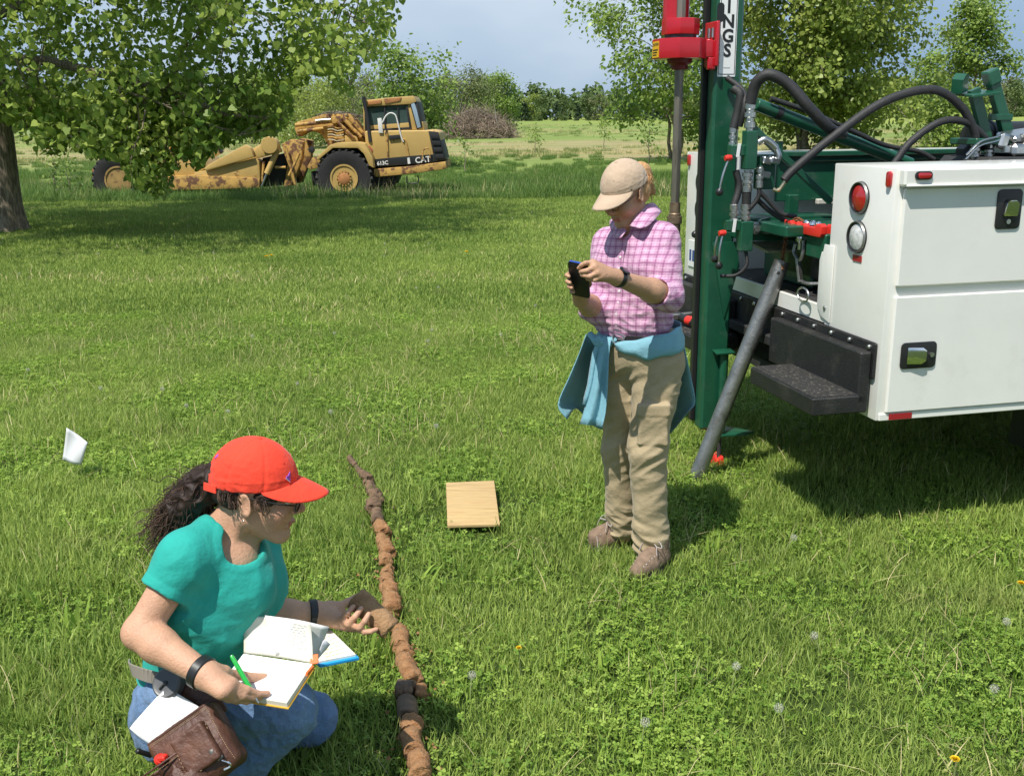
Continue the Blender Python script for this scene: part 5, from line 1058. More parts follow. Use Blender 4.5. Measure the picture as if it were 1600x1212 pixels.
def cores():
    SC = 0.92
    S = [((546, 723), (556, 737), .016, 0.72, 0, 'small brown crumb at the far tip of the soil core line'), ((556, 738), (567, 750), .015, 0.72, 0, 'second small brown crumb from the far tip of the core line'),
         ((567, 750), (580, 761), .022, 0.72, 0, 'brown lump just before the dark crumbly stretch of the core line'), ((569, 762), (572, 768), .016, 0.72, 0, 'stray brown crumb lying left of the core line near its far end'),
         ((581, 767), (585, 783), .024, 0.86, 0, 'dark crumbly curl at the start of the dark stretch of the core line'), ((585, 783), (586, 800), .032, 0.94, 0, 'dark ragged crumbly piece in the middle of the dark stretch'),
         ((584, 800), (588, 814), .036, 0.79, 0, 'widest ragged brown piece with folded layers'), ((589, 813), (592, 833), .030, 0.25, 0, 'smooth brown cylinder between the folded layers and the first orange lump'),
         ((592, 833), (601, 851), .032, 0.58, 1, 'first orange lump, right below the smooth brown cylinder'), ((598, 853), (601, 866), .026, 0.4, 1, 'short orange piece below the first orange lump'),
         ((601, 866), (606, 884), .034, 0.50, 1, 'rounded orange lump with a cracked lower half'), ((604, 884), (605, 897), .028, 0.43, 1, 'orange lump just above the gap in the core line'),
         ((604, 904), (606, 917), .027, 0.86, 1, 'crumbled orange bit just below the gap in the core line'), ((605, 917), (607, 930), .029, 0.4, 1, 'orange stub level with the top of the held core'),
         ((606, 931), (610, 948), .033, 0.72, 1, 'crumbly orange piece right behind the held core'), ((611, 948), (617, 974), .034, 0.72, 1, 'long crumbly orange piece beside the lower end of the held core'),
         ((603, 986), (618, 997), .026, 0.94, 1, 'loose orange crumbs just under the held core'), ((616, 994), (627, 1009), .024, 0.58, 1, 'slanted orange piece below the loose crumbs'),
         ((629, 1008), (631, 1031), .032, 0.35, 1, 'smooth upright orange block below the slanted piece'), ((630, 1031), (630, 1046), .031, 0.79, 1, 'cracked orange piece under the smooth block'),
         ((631, 1046), (651, 1088), .032, 0.35, 1, 'long slanting orange cylinder beside the dark cross piece'), ((655, 1089), (662, 1106), .020, 0.86, 1, 'crumbled orange end right of the dark cross piece'),
         ((619, 1096), (646, 1099), .033, 0.3, 2, 'dark brown piece lying crosswise on the core line'), ((639, 1116), (640, 1146), .034, 0.12, 2, 'smooth dark brown cylinder below the crosswise piece'),
         ((641, 1147), (643, 1168), .034, 0.58, 1, 'broken orange piece just below the smooth dark cylinder'), ((644, 1168), (650, 1202), .033, 0.18, 1, 'smooth orange cylinder second from the near end of the line'),
         ((651, 1202), (655, 1240), .033, 0.50, 1, 'broken orange piece at the near end of the soil core line')]
    for i, (a, b, r, ro, mi, lab) in enumerate(S):
        p0, p1 = gr(*a), gr(*b); jit = Vector((0.006 * math.sin(i * 2.7), 0, 0)); p0, p1 = p0.lerp(p1, 0.05) + jit, p0.lerp(p1, 0.90) + jit; p1.x += 0.006 * math.sin(i * 4.1); r *= SC; ro *= 0.8; z = 0.022 + r * 0.75
        core_piece(p0, p1, r, ro, (m_soilb, m_soil, m_soild)[mi], i + 1, lab, z)
        for t in (0.0, 0.5, 1.0): c = p0.lerp(p1, t); EXCL.append((c.x, c.y, r + 0.012))
    g = np.random.default_rng(8); b = MB(); cr = []
    for i, (a, c, r, ro, mi, lab) in enumerate(S):
        p0, p1 = gr(*a), gr(*c)
        for k in range(9):
            p = p0.lerp(p1, g.random()); o = Vector((g.normal(0, 0.045), g.normal(0, 0.03), 0.022 + 0.02 * g.random())); q = p + o; s = 0.003 + 0.006 * g.random() ** 2
            V = [q + Vector(d) * s * (0.6 + 0.7 * g.random()) for d in ((1, 0, 0), (-1, 0, 0), (0, 1, 0), (0, -1, 0), (0, 0, 1), (0, 0, -1))]; b.cur = 1 if mi == 0 else 0
            b.add(V, [(0, 2, 4), (2, 1, 4), (1, 3, 4), (3, 0, 4), (2, 0, 5), (1, 2, 5), (3, 1, 5), (0, 3, 5)])
    tag(b.build('soil_crumbs', [m_soil, m_soilb], smooth=False), kind='stuff')
def board():
    # plywood square lying on the grass, its near edge a little sunk
    P = [gr(697, 757, 0.055), gr(772, 754, 0.055), gr(781, 817, 0.05), gr(699, 819, 0.05)]; c = sum(P, Vector()) / 4
    ux = (P[1] - P[0]).normalized(); n = Vector((0.0, -0.03, 1)); uy = Vector((-ux.y, ux.x, 0))
    poly = [((p - c).dot(ux), (p - c).dot(uy)) for p in P[::-1]]
    b = MB(); b.prism(poly, (0, 0, 0), ux, uy, 0.012); o = b.build('plywood_board', m_ply, None, bevel=0.0015); o.location = (c.x, c.y, 0.05); o.rotation_euler = (R(2.5), 0, 0)
    tag(o, 'square of pale plywood lying flat on the lawn', 'board')
    for i in range(5):
        for j in range(9): EXCL.append((c.x - 0.12 + 0.06 * i, c.y - 0.24 + 0.065 * j, 0.12))
def flag():
    base = gr(122, 752); root = empty('marker_flag', base, 0, 'small white marker flag on a thin wire standing in the lawn', 'flag')
    m = mat('flag_plastic', (0.74, 0.74, 0.77), 0.45, sheen=0.1)
    c = [at(104, 668, base.y) - base, at(138, 690, base.y) - base, at(127, 727, base.y) - base, at(95, 720, base.y) - base]
    V = []; F = []; n = 9
    for j in range(n):
        for i in range(n):
            u, v = i / (n - 1), j / (n - 1); p = c[0].lerp(c[1], u).lerp(c[3].lerp(c[2], u), v)
            V.append((p.x, p.y + 0.012 * math.sin(u * 4 + v * 2) + 0.01 * v * v, p.z - 0.006 * math.sin(u * math.pi) * (1 - v)))
    F = [(j * n + i, j * n + i + 1, (j + 1) * n + i + 1, (j + 1) * n + i) for j in range(n - 1) for i in range(n - 1)]
    o = np_mesh('cloth', V, np.array(F), m, root, True); o.modifiers.new('thick', 'SOLIDIFY').thickness = 0.0012
    b = MB(); b.tube(crom([c[1], c[2] * 1.0, (c[2] + Vector((0.0, 0, -0.06))), Vector((0.02, 0, -0.02))], 4), 0.0018, 6); b.build('wire', m_steel, root)
m_puff = mat('seed_fluff', (0.50, 0.49, 0.42), 0.9); m_stem = mat('flower_stem', (0.22, 0.26, 0.09), 0.6); m_dand = mat('dandelion_yellow', (0.80, 0.55, 0.01), 0.7); m_seed = mat('seed_brown', (0.24, 0.18, 0.10), 0.9)
def dandelions():
    def clock(name, base, h, r, label, group, cat, yellow=False):
        g = np.random.default_rng(int(abs(base.x * 977 + base.y * 131)) % 9999); root = empty(name, base, g.random() * 6, label, cat, group)
        top = Vector((g.normal(0, 0.015), g.normal(0, 0.015), h)); b = MB(); b.tube(crom([(0, 0, -0.01), (top.x * 0.2, top.y * 0.2, h * 0.5), top], 4), 0.0017, 5); b.build('stem', m_stem, root)
        b = MB()
        if not yellow:
            b.lathe([(0, -0.003), (0.0035, 0), (0, 0.003)], top, (0, 0, 1), 6); hd = b.build('seed_head', m_seed, root); b = MB()
            for k in range(48):
                z = 1 - 2 * (k + 0.5) / 48; a = k * 2.4; d = Vector((math.sqrt(1 - z * z) * math.cos(a), math.sqrt(1 - z * z) * math.sin(a), z)); e = top + d * r * (0.72 + 0.1 * g.random()); u = d.orthogonal().normalized(); w = d.cross(u)
                b.add([top + d * 0.003 + u * 0.0002, top + d * 0.003 - u * 0.0002, e], [(0, 1, 2)])
                for j in range(5): q = e + d * r * 0.16 + (u * math.cos(j * 0.9) + w * math.sin(j * 0.9)) * r * 0.30; t = (u * -math.sin(j * 0.9) + w * math.cos(j * 0.9)) * 0.0005; b.add([e + t, e - t, q], [(0, 1, 2)])
            b.build('fluff', m_puff, hd, smooth=False)['kind'] = 'stuff'
        else:
            for k in range(60):
                a = k * 2.4; el = 0.2 + 1.2 * (k / 60); d = Vector((math.cos(a) * math.cos(el), math.sin(a) * math.cos(el), math.sin(el) * 0.7)); t = Vector((-math.sin(a), math.cos(a), 0)) * 0.0016; b.add([top - t, top + t, top + t * 1.3 + d * r, top - t * 1.3 + d * r], [(0, 1, 2, 3)])
            b.build('petals', m_dand, root, smooth=False)['kind'] = 'stuff'
    pts = [(1002, 1150), (1000, 1152), (1280, 1008), (477, 1163), (1227, 1131), (1570, 983), (1225, 853), (1548, 1093), (684, 676), (358, 652), (251, 618), (168, 616), (395, 532), (523, 528), (671, 541), (520, 652), (1143, 1060), (735, 1073)]
    for px, py in pts:
        if (px, py) == (1000, 1152): continue
        b = gr(px, py + 10, 0); d = b.length; clock('dandelion_clock', gr(px, py + 26 * 3 / d), 0.085 + 0.02 * ((px * 7) % 5) / 5, 0.0155 if py > 600 else 0.015, 'white fluffy dandelion seed head in the lawn', 'dandelion seed heads in the lawn', 'dandelion')
    g = np.random.default_rng(31)
    for k in range(46):
        y = 5.5 + 15 * g.random() ** 1.2; x = (g.random() * 2 - 1) * wedge(y, 0) * (1 if y > 9 else 0.9)
        if x > 0.6 and y < 8: continue
        clock('dandelion_clock', Vector((x, y, 0)), 0.07 + 0.03 * g.random(), 0.014, 'white fluffy dandelion seed head in the lawn', 'dandelion seed heads in the lawn', 'dandelion')
    for px, py, h in ((1597, 931, 0.10), (1490, 1206, 0.08), (813, 1040, 0.12)): clock('dandelion_flower', gr(px, py + 22), h, 0.010 if px == 813 else 0.014, ['yellow dandelion flower at the far right edge of the lawn', 'yellow dandelion flower at the bottom edge of the lawn', 'faded yellow dandelion flower near the middle of the lawn'][(1597, 1490, 813).index(px)], 'yellow dandelion flowers', 'dandelion', True)
    for px, py in ((425, 412), (730, 406), (418, 414)): clock('dandelion_flower', gr(px, py), 0.1, 0.03, 'yellow dandelion flower far out on the mown lawn', 'yellow dandelion flowers', 'dandelion', True)
# ------------------------------------------------------------------ smooth bodies: distance fields turned into one continuous skin
_perm = np.random.default_rng(99).permutation(256); _perm = np.concatenate([_perm, _perm, _perm])
_grad = np.random.default_rng(98).normal(0, 1, (256, 3)); _grad /= np.linalg.norm(_grad, axis=1)[:, None]
def pnoise(P):
    i = np.floor(P).astype(np.int64); f = P - i; i &= 255; u = f * f * f * (f * (f * 6 - 15) + 10); out = 0
    for dx in (0, 1):
        for dy in (0, 1):
            for dz in (0, 1):
                h = _perm[_perm[_perm[(i[:, 0] + dx) & 255] + ((i[:, 1] + dy) & 255)] + ((i[:, 2] + dz) & 255)]
                g = _grad[h]; d = g[:, 0] * (f[:, 0] - dx) + g[:, 1] * (f[:, 1] - dy) + g[:, 2] * (f[:, 2] - dz)
                w = (u[:, 0] if dx else 1 - u[:, 0]) * (u[:, 1] if dy else 1 - u[:, 1]) * (u[:, 2] if dz else 1 - u[:, 2]); out = out + w * d
    return out * 1.5
def ridge(P): return 1 - 2 * np.abs(pnoise(P))
A3 = lambda v: np.array([v[0], v[1], v[2]], float)
class Cap:
    def __init__(s, a, b, r0, r1=None, k=0.02, sub=False, sq=None):
        s.a, s.b, s.r0, s.r1, s.k, s.sub = A3(a), A3(b), r0, r0 if r1 is None else r1, k, sub
        s.sq = None if sq is None else (A3(sq[0]) / np.linalg.norm(A3(sq[0])), sq[1])      # squash the section along an axis
        s.c = (s.a + s.b) / 2; s.R = np.linalg.norm(s.b - s.a) / 2 + max(s.r0, s.r1) * (1 if s.sq is None else max(1, s.sq[1]))
    def d(s, P):
        q = P - s.a; ba = s.b - s.a; L2 = ba @ ba
        t = np.clip(q @ ba / L2, 0, 1) if L2 > 1e-12 else np.zeros(len(P)); v = q - t[:, None] * ba
        if s.sq is not None: v = v + np.outer(v @ s.sq[0], s.sq[0]) * (1 / s.sq[1] - 1)
        return np.linalg.norm(v, axis=1) - (s.r0 + (s.r1 - s.r0) * t)
class Ell:
    def __init__(s, c, r, M=None, k=0.02, sub=False):
        s.c, s.r, s.k, s.sub = A3(c), np.array(r, float), k, sub; s.M = np.eye(3) if M is None else np.array(M, float); s.R = max(r)   # rows of M: local axes
    def d(s, P):
        q = (P - s.c) @ s.M.T; k0 = np.linalg.norm(q / s.r, axis=1); k1 = np.linalg.norm(q / s.r ** 2, axis=1) + 1e-9; return k0 * (k0 - 1) / k1
class Box:
    def __init__(s, c, h, M=None, r=0.01, k=0.01, sub=False):
        s.c, s.h, s.rr, s.k, s.sub = A3(c), np.array(h, float) - r, r, k, sub; s.M = np.eye(3) if M is None else np.array(M, float); s.R = np.linalg.norm(h)
    def d(s, P):
        q = np.abs((P - s.c) @ s.M.T) - s.h; return np.linalg.norm(np.maximum(q, 0), axis=1) + np.minimum(q.max(1), 0) - s.rr
class Half:
    """cuts away everything on the side the normal points to"""
    def __init__(s, c, n, k=0.004): s.c = A3(c); s.n = A3(n) / np.linalg.norm(A3(n)); s.k = k; s.sub = True; s.R = 1e9
    def d(s, P): return -((P - s.c) @ s.n)
def field(prims, P):
    out = np.full(len(P), 1.0)
    for p in prims:
        d = p.d(P); k = p.k
        if p.sub: h = np.maximum(k - np.abs(out + d), 0) / k; out = np.maximum(out, -d) + h * h * k * 0.25
        else: h = np.maximum(k - np.abs(out - d), 0) / k; out = np.minimum(out, d) - h * h * k * 0.25
    return out
def skin(name, prims, h, m, parent=None, disp=None, col=None, S=24):
    """surface nets over the blocks that the shape passes through"""
    pos = [p for p in prims if not p.sub]; lo = np.min([p.c - p.R - 0.03 for p in pos], 0); hi = np.max([p.c + p.R + 0.03 for p in pos], 0)
    n = np.ceil((hi - lo) / h).astype(int) + 2; nb = -(-n // S); gx = np.arange(S + 1); keys = []; pts = []; quads = []; NX = np.int64(n[0] + S * 2); NY = np.int64(n[1] + S * 2)
    rad = S * h * 0.87; K = lambda i, j, k: (np.int64(k) * NY + j) * NX + i
    ax = np.stack(np.meshgrid(gx, gx, gx, indexing='ij'), -1).reshape(-1, 3)
    for bx in range(nb[0]):
        for by in range(nb[1]):
            for bz in range(nb[2]):
                o = lo + np.array([bx, by, bz]) * S * h; c = o + S * h / 2
                use = [p for p in prims if p.R > 1e8 or np.linalg.norm(p.c - c) < p.R + rad + p.k + 0.06]
                if not any(not p.sub for p in use): continue
                f0 = field(use, c[None])[0]
                if f0 > rad * 1.15 + 0.02 or f0 < -rad * 1.6 - 0.02: continue
                P = o + ax * h; f = field(use, P)
                if disp is not None: f = f + disp(P)
                f = f.reshape(S + 1, S + 1, S + 1); sg = f < 0
                if sg.all() or not sg.any(): continue
                e = [sg[:-1] != sg[1:], sg[:, :-1] != sg[:, 1:], sg[:, :, :-1] != sg[:, :, 1:]]
                acc = np.zeros((S, S, S, 3)); cnt = np.zeros((S, S, S))
                for a in range(3):
                    f0_ = np.take(f, range(S), a); f1_ = np.take(f, range(1, S + 1), a); t = np.where(e[a], f0_ / np.where(f0_ == f1_, 1, f0_ - f1_), 0)
                    b, c2 = [q for q in range(3) if q != a]
                    for db in (0, 1):
                        for dc in (0, 1):
                            sl = [slice(None)] * 3; sl[b] = slice(db, db + S); sl[c2] = slice(dc, dc + S); ee = e[a][tuple(sl)]; tt = t[tuple(sl)]
                            cnt += ee; acc[..., a] += ee * tt; acc[..., b] += ee * db; acc[..., c2] += ee * dc
                ii = np.argwhere(cnt > 0); v = acc[cnt > 0] / cnt[cnt > 0][:, None]; g = ii + np.array([bx, by, bz]) * S
                keys.append(K(g[:, 0], g[:, 1], g[:, 2])); pts.append(lo + (g + v) * h)
                for a in range(3):
                    b, c2 = (a + 1) % 3, (a + 2) % 3; sl = [slice(0, S)] * 3; idx = np.argwhere(e[a][tuple(sl)]); s0 = sg[idx[:, 0], idx[:, 1], idx[:, 2]]
                    G = idx + np.array([bx, by, bz]) * S; q = []
                    for db, dc in ((-1, -1), (0, -1), (0, 0), (-1, 0)):
                        t = G.copy(); t[:, b] += db; t[:, c2] += dc; q.append(K(t[:, 0], t[:, 1], t[:, 2]))
                    q = np.stack(q, 1); q[~s0] = q[~s0][:, ::-1]; quads.append(q)
    keys = np.concatenate(keys); pts = np.concatenate(pts); Q = np.concatenate(quads); od = np.argsort(keys); keys = keys[od]; pts = pts[od]
    ix = np.searchsorted(keys, Q); ok = (ix < len(keys)).all(1); ix = np.minimum(ix, len(keys) - 1); ok &= (keys[ix] == Q).all(1); F = ix[ok]
    # one relaxing pass takes the stair steps out
    nv = len(pts); s = np.zeros((nv, 3)); cn = np.zeros(nv)
    for a in range(4):
        np.add.at(s, F[:, a], pts[F[:, (a + 1) % 4]]); np.add.at(cn, F[:, a], 1)
    pts = pts * 0.5 + 0.5 * s / np.maximum(cn, 1)[:, None]
    o = np_mesh(name, pts, F, m, parent, True)
    if col is not None:
        at_ = o.data.color_attributes.new('tint', 'FLOAT_COLOR', 'POINT'); c = np.ones((nv, 4), np.float32); c[:, :3] = col(pts); at_.data.foreach_set('color', c.ravel())
    return o

def tintmat(name, col, rough, spec=0.4, sss=0.04, bump=0.3, bscale=160.0, var=0.12):
    m = mat(name, col, rough, spec=spec, var=var, vscale=26, bump=bump, bscale=bscale, sss=sss)
    t = m.node_tree; p = t.nodes['Principled BSDF']; l = p.inputs['Base Color'].links[0]; src = l.from_socket
    a = N(t, 'ShaderNodeVertexColor', layer_name='tint'); mx = N(t, 'ShaderNodeMix', data_type='RGBA', blend_type='MULTIPLY'); mx.inputs[0].default_value = 1.0
    t.links.new(src, mx.inputs[6]); t.links.new(a.outputs[0], mx.inputs[7]); t.links.new(mx.outputs[2], p.inputs['Base Color']); return m
def frame(fwd, up=(0, 0, 1)):
    """rows: left, forward, up"""
    f = Vector(fwd).normalized(); l = Vector(up).cross(f).normalized(); return np.array([tuple(l), tuple(f), tuple(f.cross(l) * -1)])
class Head:
    def __init__(s, c, fwd, roll=0.0, size=1.0):
        M = frame(fwd); s.c = A3(c); s.s = size
        if roll: cr, sr = math.cos(roll), math.sin(roll); M = np.array([M[0] * cr + M[2] * sr, M[1], M[2] * cr - M[0] * sr])
        if M[2][2] < 0: M[2] *= -1
        s.M = M
    def w(s, x, y, z): return s.c + (np.array([x, y, z]) * s.s) @ s.M
    def loc(s, P): return ((P - s.c) @ s.M.T) / s.s
    def prims(s):
        z = s.s; w = s.w; E = lambda c, r, k=0.02, sub=False: Ell(w(*c), np.array(r) * z, s.M, k * z, sub); C = lambda a, b, r0, r1=None, k=0.015, sub=False: Cap(w(*a), w(*b), r0 * z, (r1 if r1 is not None else r0) * z, k * z, sub)
        L = [E((0, -0.018, 0.028), (0.073, 0.093, 0.086)), E((0, 0.032, -0.022), (0.055, 0.057, 0.080), 0.03), C((0, 0.071, -0.097), (0, 0.073, -0.094), 0.0145, None, 0.025)]
        for q in (-1, 1):
            L += [C((q * 0.049, -0.005, -0.046), (q * 0.017, 0.064, -0.093), 0.0125, 0.012, 0.03), E((q * 0.036, 0.058, -0.028), (0.024, 0.026, 0.024), 0.025)]
        L += [C((-0.034, 0.077, 0.030), (0.034, 0.077, 0.030), 0.011, None, 0.02)]
        for q in (-1, 1): L += [E((q * 0.031, 0.096, 0.010), (0.017, 0.016, 0.012), 0.014, True)]
        L += [C((0, 0.085, 0.020), (0, 0.106, -0.016), 0.0055, 0.0075, 0.014), C((0, 0.106, -0.021), (0, 0.107, -0.020), 0.0088, None, 0.008), C((-0.010, 0.096, -0.027), (0.010, 0.096, -0.027), 0.0064, None, 0.008)]
        for q in (-1, 1): L += [E((q * 0.0065, 0.1035, -0.0355), (0.0032, 0.0045, 0.003), 0.003, True)]
        L += [C((-0.019, 0.083, -0.0565), (0, 0.0905, -0.0545), 0.0042, 0.0060, 0.007), C((0.019, 0.083, -0.0565), (0, 0.0905, -0.0545), 0.0042, 0.0060, 0.007), C((-0.016, 0.0835, -0.064), (0.016, 0.0835, -0.064), 0.0062, None, 0.007), Ell(w(0, 0.0925, -0.0598), np.array((0.021, 0.004, 0.0014)) * z, s.M, 0.002, True)]
        for q in (-1, 1):
            ear = np.array([s.M[0] * q, s.M[1], s.M[2]]); t = 0.25; e2 = ear[1] * math.cos(t) + ear[2] * math.sin(t); e3 = ear[2] * math.cos(t) - ear[1] * math.sin(t); Me = np.array([ear[0] * 0.88 - e2 * 0.47, e2 * 0.88 + ear[0] * 0.47, e3])
            L += [Ell(w(q * 0.077, -0.008, -0.006), np.array((0.0075, 0.019, 0.031)) * z, Me, 0.006), Ell(w(q * 0.085, -0.004, -0.003), np.array((0.006, 0.011, 0.021)) * z, Me, 0.005, True), Ell(w(q * 0.074, 0.006, -0.012), np.array((0.006, 0.006, 0.008)) * z, None, 0.005)]
        return L
    def tint(s, P, brow=(0.35, 0.26, 0.2)):
        q = s.loc(P); c = np.ones((len(P), 3)); near = np.linalg.norm(q, axis=1) < 0.16
        lip = near & (np.abs(q[:, 0]) < 0.021) & (q[:, 1] > 0.078) & (q[:, 2] < -0.0515 + 0.1 * 0) & (q[:, 2] > -0.0695); c[lip] = (0.82, 0.52, 0.52)
        ck = near * np.exp(-((np.abs(q[:, 0]) - 0.042) ** 2 + (q[:, 1] - 0.07) ** 2 + (q[:, 2] + 0.032) ** 2) / 0.0006); nose = near * np.exp(-((q[:, 0]) ** 2 + (q[:, 1] - 0.11) ** 2 + (q[:, 2] + 0.024) ** 2) / 0.0002)
        c *= 1 - (0.25 * np.maximum(ck, nose))[:, None] * np.array([0.05, 0.8, 0.8])
        br = near & (np.abs(np.abs(q[:, 0]) - 0.033) < 0.019) & (q[:, 1] > 0.06) & (np.abs(q[:, 2] - 0.034 + 4 * (np.abs(q[:, 0]) - 0.033) ** 2) < 0.0042); c[br] = brow
        return c
    def extras(s, parent, iris=(0.12, 0.16, 0.17)):
        mw = MATS.get('eye_white') or mat('eye_white', (0.7, 0.68, 0.65), 0.15); mi = MATS.get('iris') or mat('iris', iris, 0.1)
        for q in (-1, 1):
            b = MB(); c = Vector(s.w(q * 0.031, 0.0765, 0.009)); f = Vector(s.M[1]); r = 0.0118 * s.s
            b.lathe([(r * math.sin(a), -r * math.cos(a)) for a in np.linspace(0.0, math.pi, 11)], c, f, 16); b.cur = 1; d = (f - Vector(s.M[2]) * 0.35).normalized(); b.lathe([(r * 0.48, r * 0.90), (r * 0.3, r * 0.985), (0, r * 1.01)], c, d, 14); b.build('eye', [mw, mi], parent)
    def cap(s, m, parent, tilt=0.10, wr=0.0022, seed=0):
        """six-panel cap: a soft crown, its bill, band, button and back strap"""
        z = s.s; zc = 0.032
        n0 = s.M[2] * math.cos(tilt) - s.M[1] * math.sin(tilt); base = s.w(0, 0, 0.026)
        pr = [Ell(s.w(0, -0.014, zc), np.array((0.0825, 0.103, 0.100)) * z, s.M, 0.02), Half(base, -n0, 0.004), Ell(s.w(0, -0.014, zc - 0.012), np.array((0.0775, 0.098, 0.098)) * z, s.M, 0.004, True),
              Ell(s.w(0, -0.125, 0.030), np.array((0.036, 0.035, 0.026)) * z, s.M, 0.006, True)]
        def disp(P):
            q = s.loc(P); a = np.arctan2(q[:, 0], q[:, 1] + 0.014); seam = np.exp(-((0.5 - np.abs(((a / (math.pi / 3)) + 0.0) % 1 - 0.5)) / 0.035) ** 2)
            fall = np.clip((0.125 - q[:, 2]) / 0.09, 0, 1); Q = q * np.array([34, 34, 62]) + seed
            return (-wr * ridge(Q) * fall * np.clip(0.4 - q[:, 1] * 6, 0.25, 1) + 0.0017 * seam - 0.0011 * np.exp(-((q[:, 2] - 0.050 - math.tan(tilt) * q[:, 1]) / 0.0022) ** 2)) * z
        o = skin('cap', pr, 0.0028, m, parent, disp)
        V = []; F = []; nu, nv = 25, 10
        for j in range(nv):
            for i in range(nu):
                a = (i / (nu - 1) * 2 - 1) * 1.16; t = j / (nv - 1); rx, ry = 0.0825, 0.103
                x = math.sin(a) * rx; y = -0.014 + math.cos(a) * ry; out = 0.078 * max(0, math.cos(a * 1.33)) ** 0.7
                x2 = x * (1 + 0.10 * t * math.cos(a)); y2 = y + out * t; zz = 0.026 + math.tan(tilt) * (y) + 0.010 - out * t * (0.10 + 0.12 * t + 0.42 * (x / 0.08) ** 2) - 0.010 * (x / 0.08) ** 2
                V.append(s.w(x2, y2 - 0.003, zz))
        F = [(j * nu + i, j * nu + i + 1, (j + 1) * nu + i + 1, (j + 1) * nu + i) for j in range(nv - 1) for i in range(nu - 1)]
        b = np_mesh('bill', V, np.array(F), m, o, True); md = b.modifiers.new('thick', 'SOLIDIFY'); md.thickness = 0.0035; md.offset = 0
        k = MB(); k.lathe([(0.0, -0.003), (0.007, -0.002), (0.007, 0.002), (0.004, 0.0045), (0, 0.005)], s.w(0, -0.014, zc + 0.0985), s.M[2], 14); k.build('button', m, o)
        k = MB(); P = [Vector(s.w(0.060 * math.sin(a), -0.018 - 0.101 * math.cos(a), 0.027 - math.tan(tilt) * 0.11)) for a in np.linspace(-0.62, 0.62, 9)]
        for i in range(8): k.bar(P[i], P[i + 1], 0.003, 0.018, tuple(s.M[2]), 0.0008)
        k.build('strap', m, o)
        for q in (-1, 1):
            for (aa, zz) in ((0.5, 0.095), (1.55, 0.095), (2.6, 0.09)):
                rr = math.sqrt(max(0, 1 - ((zz - zc) / 0.1) ** 2)); k = MB(); d = Vector(s.M[0] * q * math.sin(aa) + s.M[1] * math.cos(aa)); k.lathe([(0.0022, -0.002), (0.0036, 0.0006), (0.0022, 0.0010)], s.w(q * math.sin(aa) * 0.0825 * rr, -0.014 + math.cos(aa) * 0.103 * rr, zz), d + Vector(s.M[2]) * 0.6, 10); k.build('eyelet', m, o)
        return o
def hand(W, d, n, side, curls, thumb, size=1.0, spread=0.10):
    """wrist W, d toward the knuckles, n out of the back of the hand; side +1 puts the thumb on d x n. curls: three bends for index..little"""
    W, d, n = Vector(W), Vector(d).normalized(), Vector(n).normalized(); n = (n - d * n.dot(d)).normalized(); t = d.cross(n).normalized() * side; z = size; out = []
    lat = (0.031, 0.010, -0.011, -0.030); fwd = (0.083, 0.087, 0.082, 0.073); ln = (0.070, 0.077, 0.071, 0.056); rad = (0.0088, 0.0092, 0.0086, 0.0076)
    for i in range(4):
        kn = W + (d * fwd[i] + t * lat[i] - n * 0.001 * abs(i - 1.3)) * z
        out.append(Cap(W + (t * lat[i] * 0.55 + d * 0.008) * z, kn, 0.0135 * z, 0.0105 * z, 0.016 * z))
        dd = (d + t * spread * (1.5 - i) * 0.6).normalized(); ax = dd.cross(n); p = kn
        for j, f in enumerate((0.46, 0.30, 0.24)):
            dd = (Quaternion(ax, -R(curls[i][j])) @ dd).normalized(); q = p + dd * ln[i] * f * z; r0 = rad[i] * (1 - 0.08 * j) * z; out.append(Cap(p, q, r0, r0 * 0.90, 0.004 if j else 0.007)); p = q
    out.append(Ell(W + (d * 0.045 - n * 0.006) * z, (0.036 * z, 0.042 * z, 0.013 * z), np.array([tuple(t), tuple(d), tuple(n)]), 0.014 * z))
    b0 = W + (d * 0.018 + t * 0.024 - n * 0.006) * z; p = b0; dd = (d * thumb[0] + t * thumb[1] + n * thumb[2]).normalized()
    for j, (f, r) in enumerate(((0.042, 0.0135), (0.034, 0.0098), (0.028, 0.0092))):
        q = p + dd * f * z; out.append(Cap(p, q, r * z, r * 0.86 * z, 0.010 if j == 0 else 0.004)); p = q; dd = (dd + (d * thumb[3] - t * thumb[4] - n * thumb[5])).normalized()
    return out
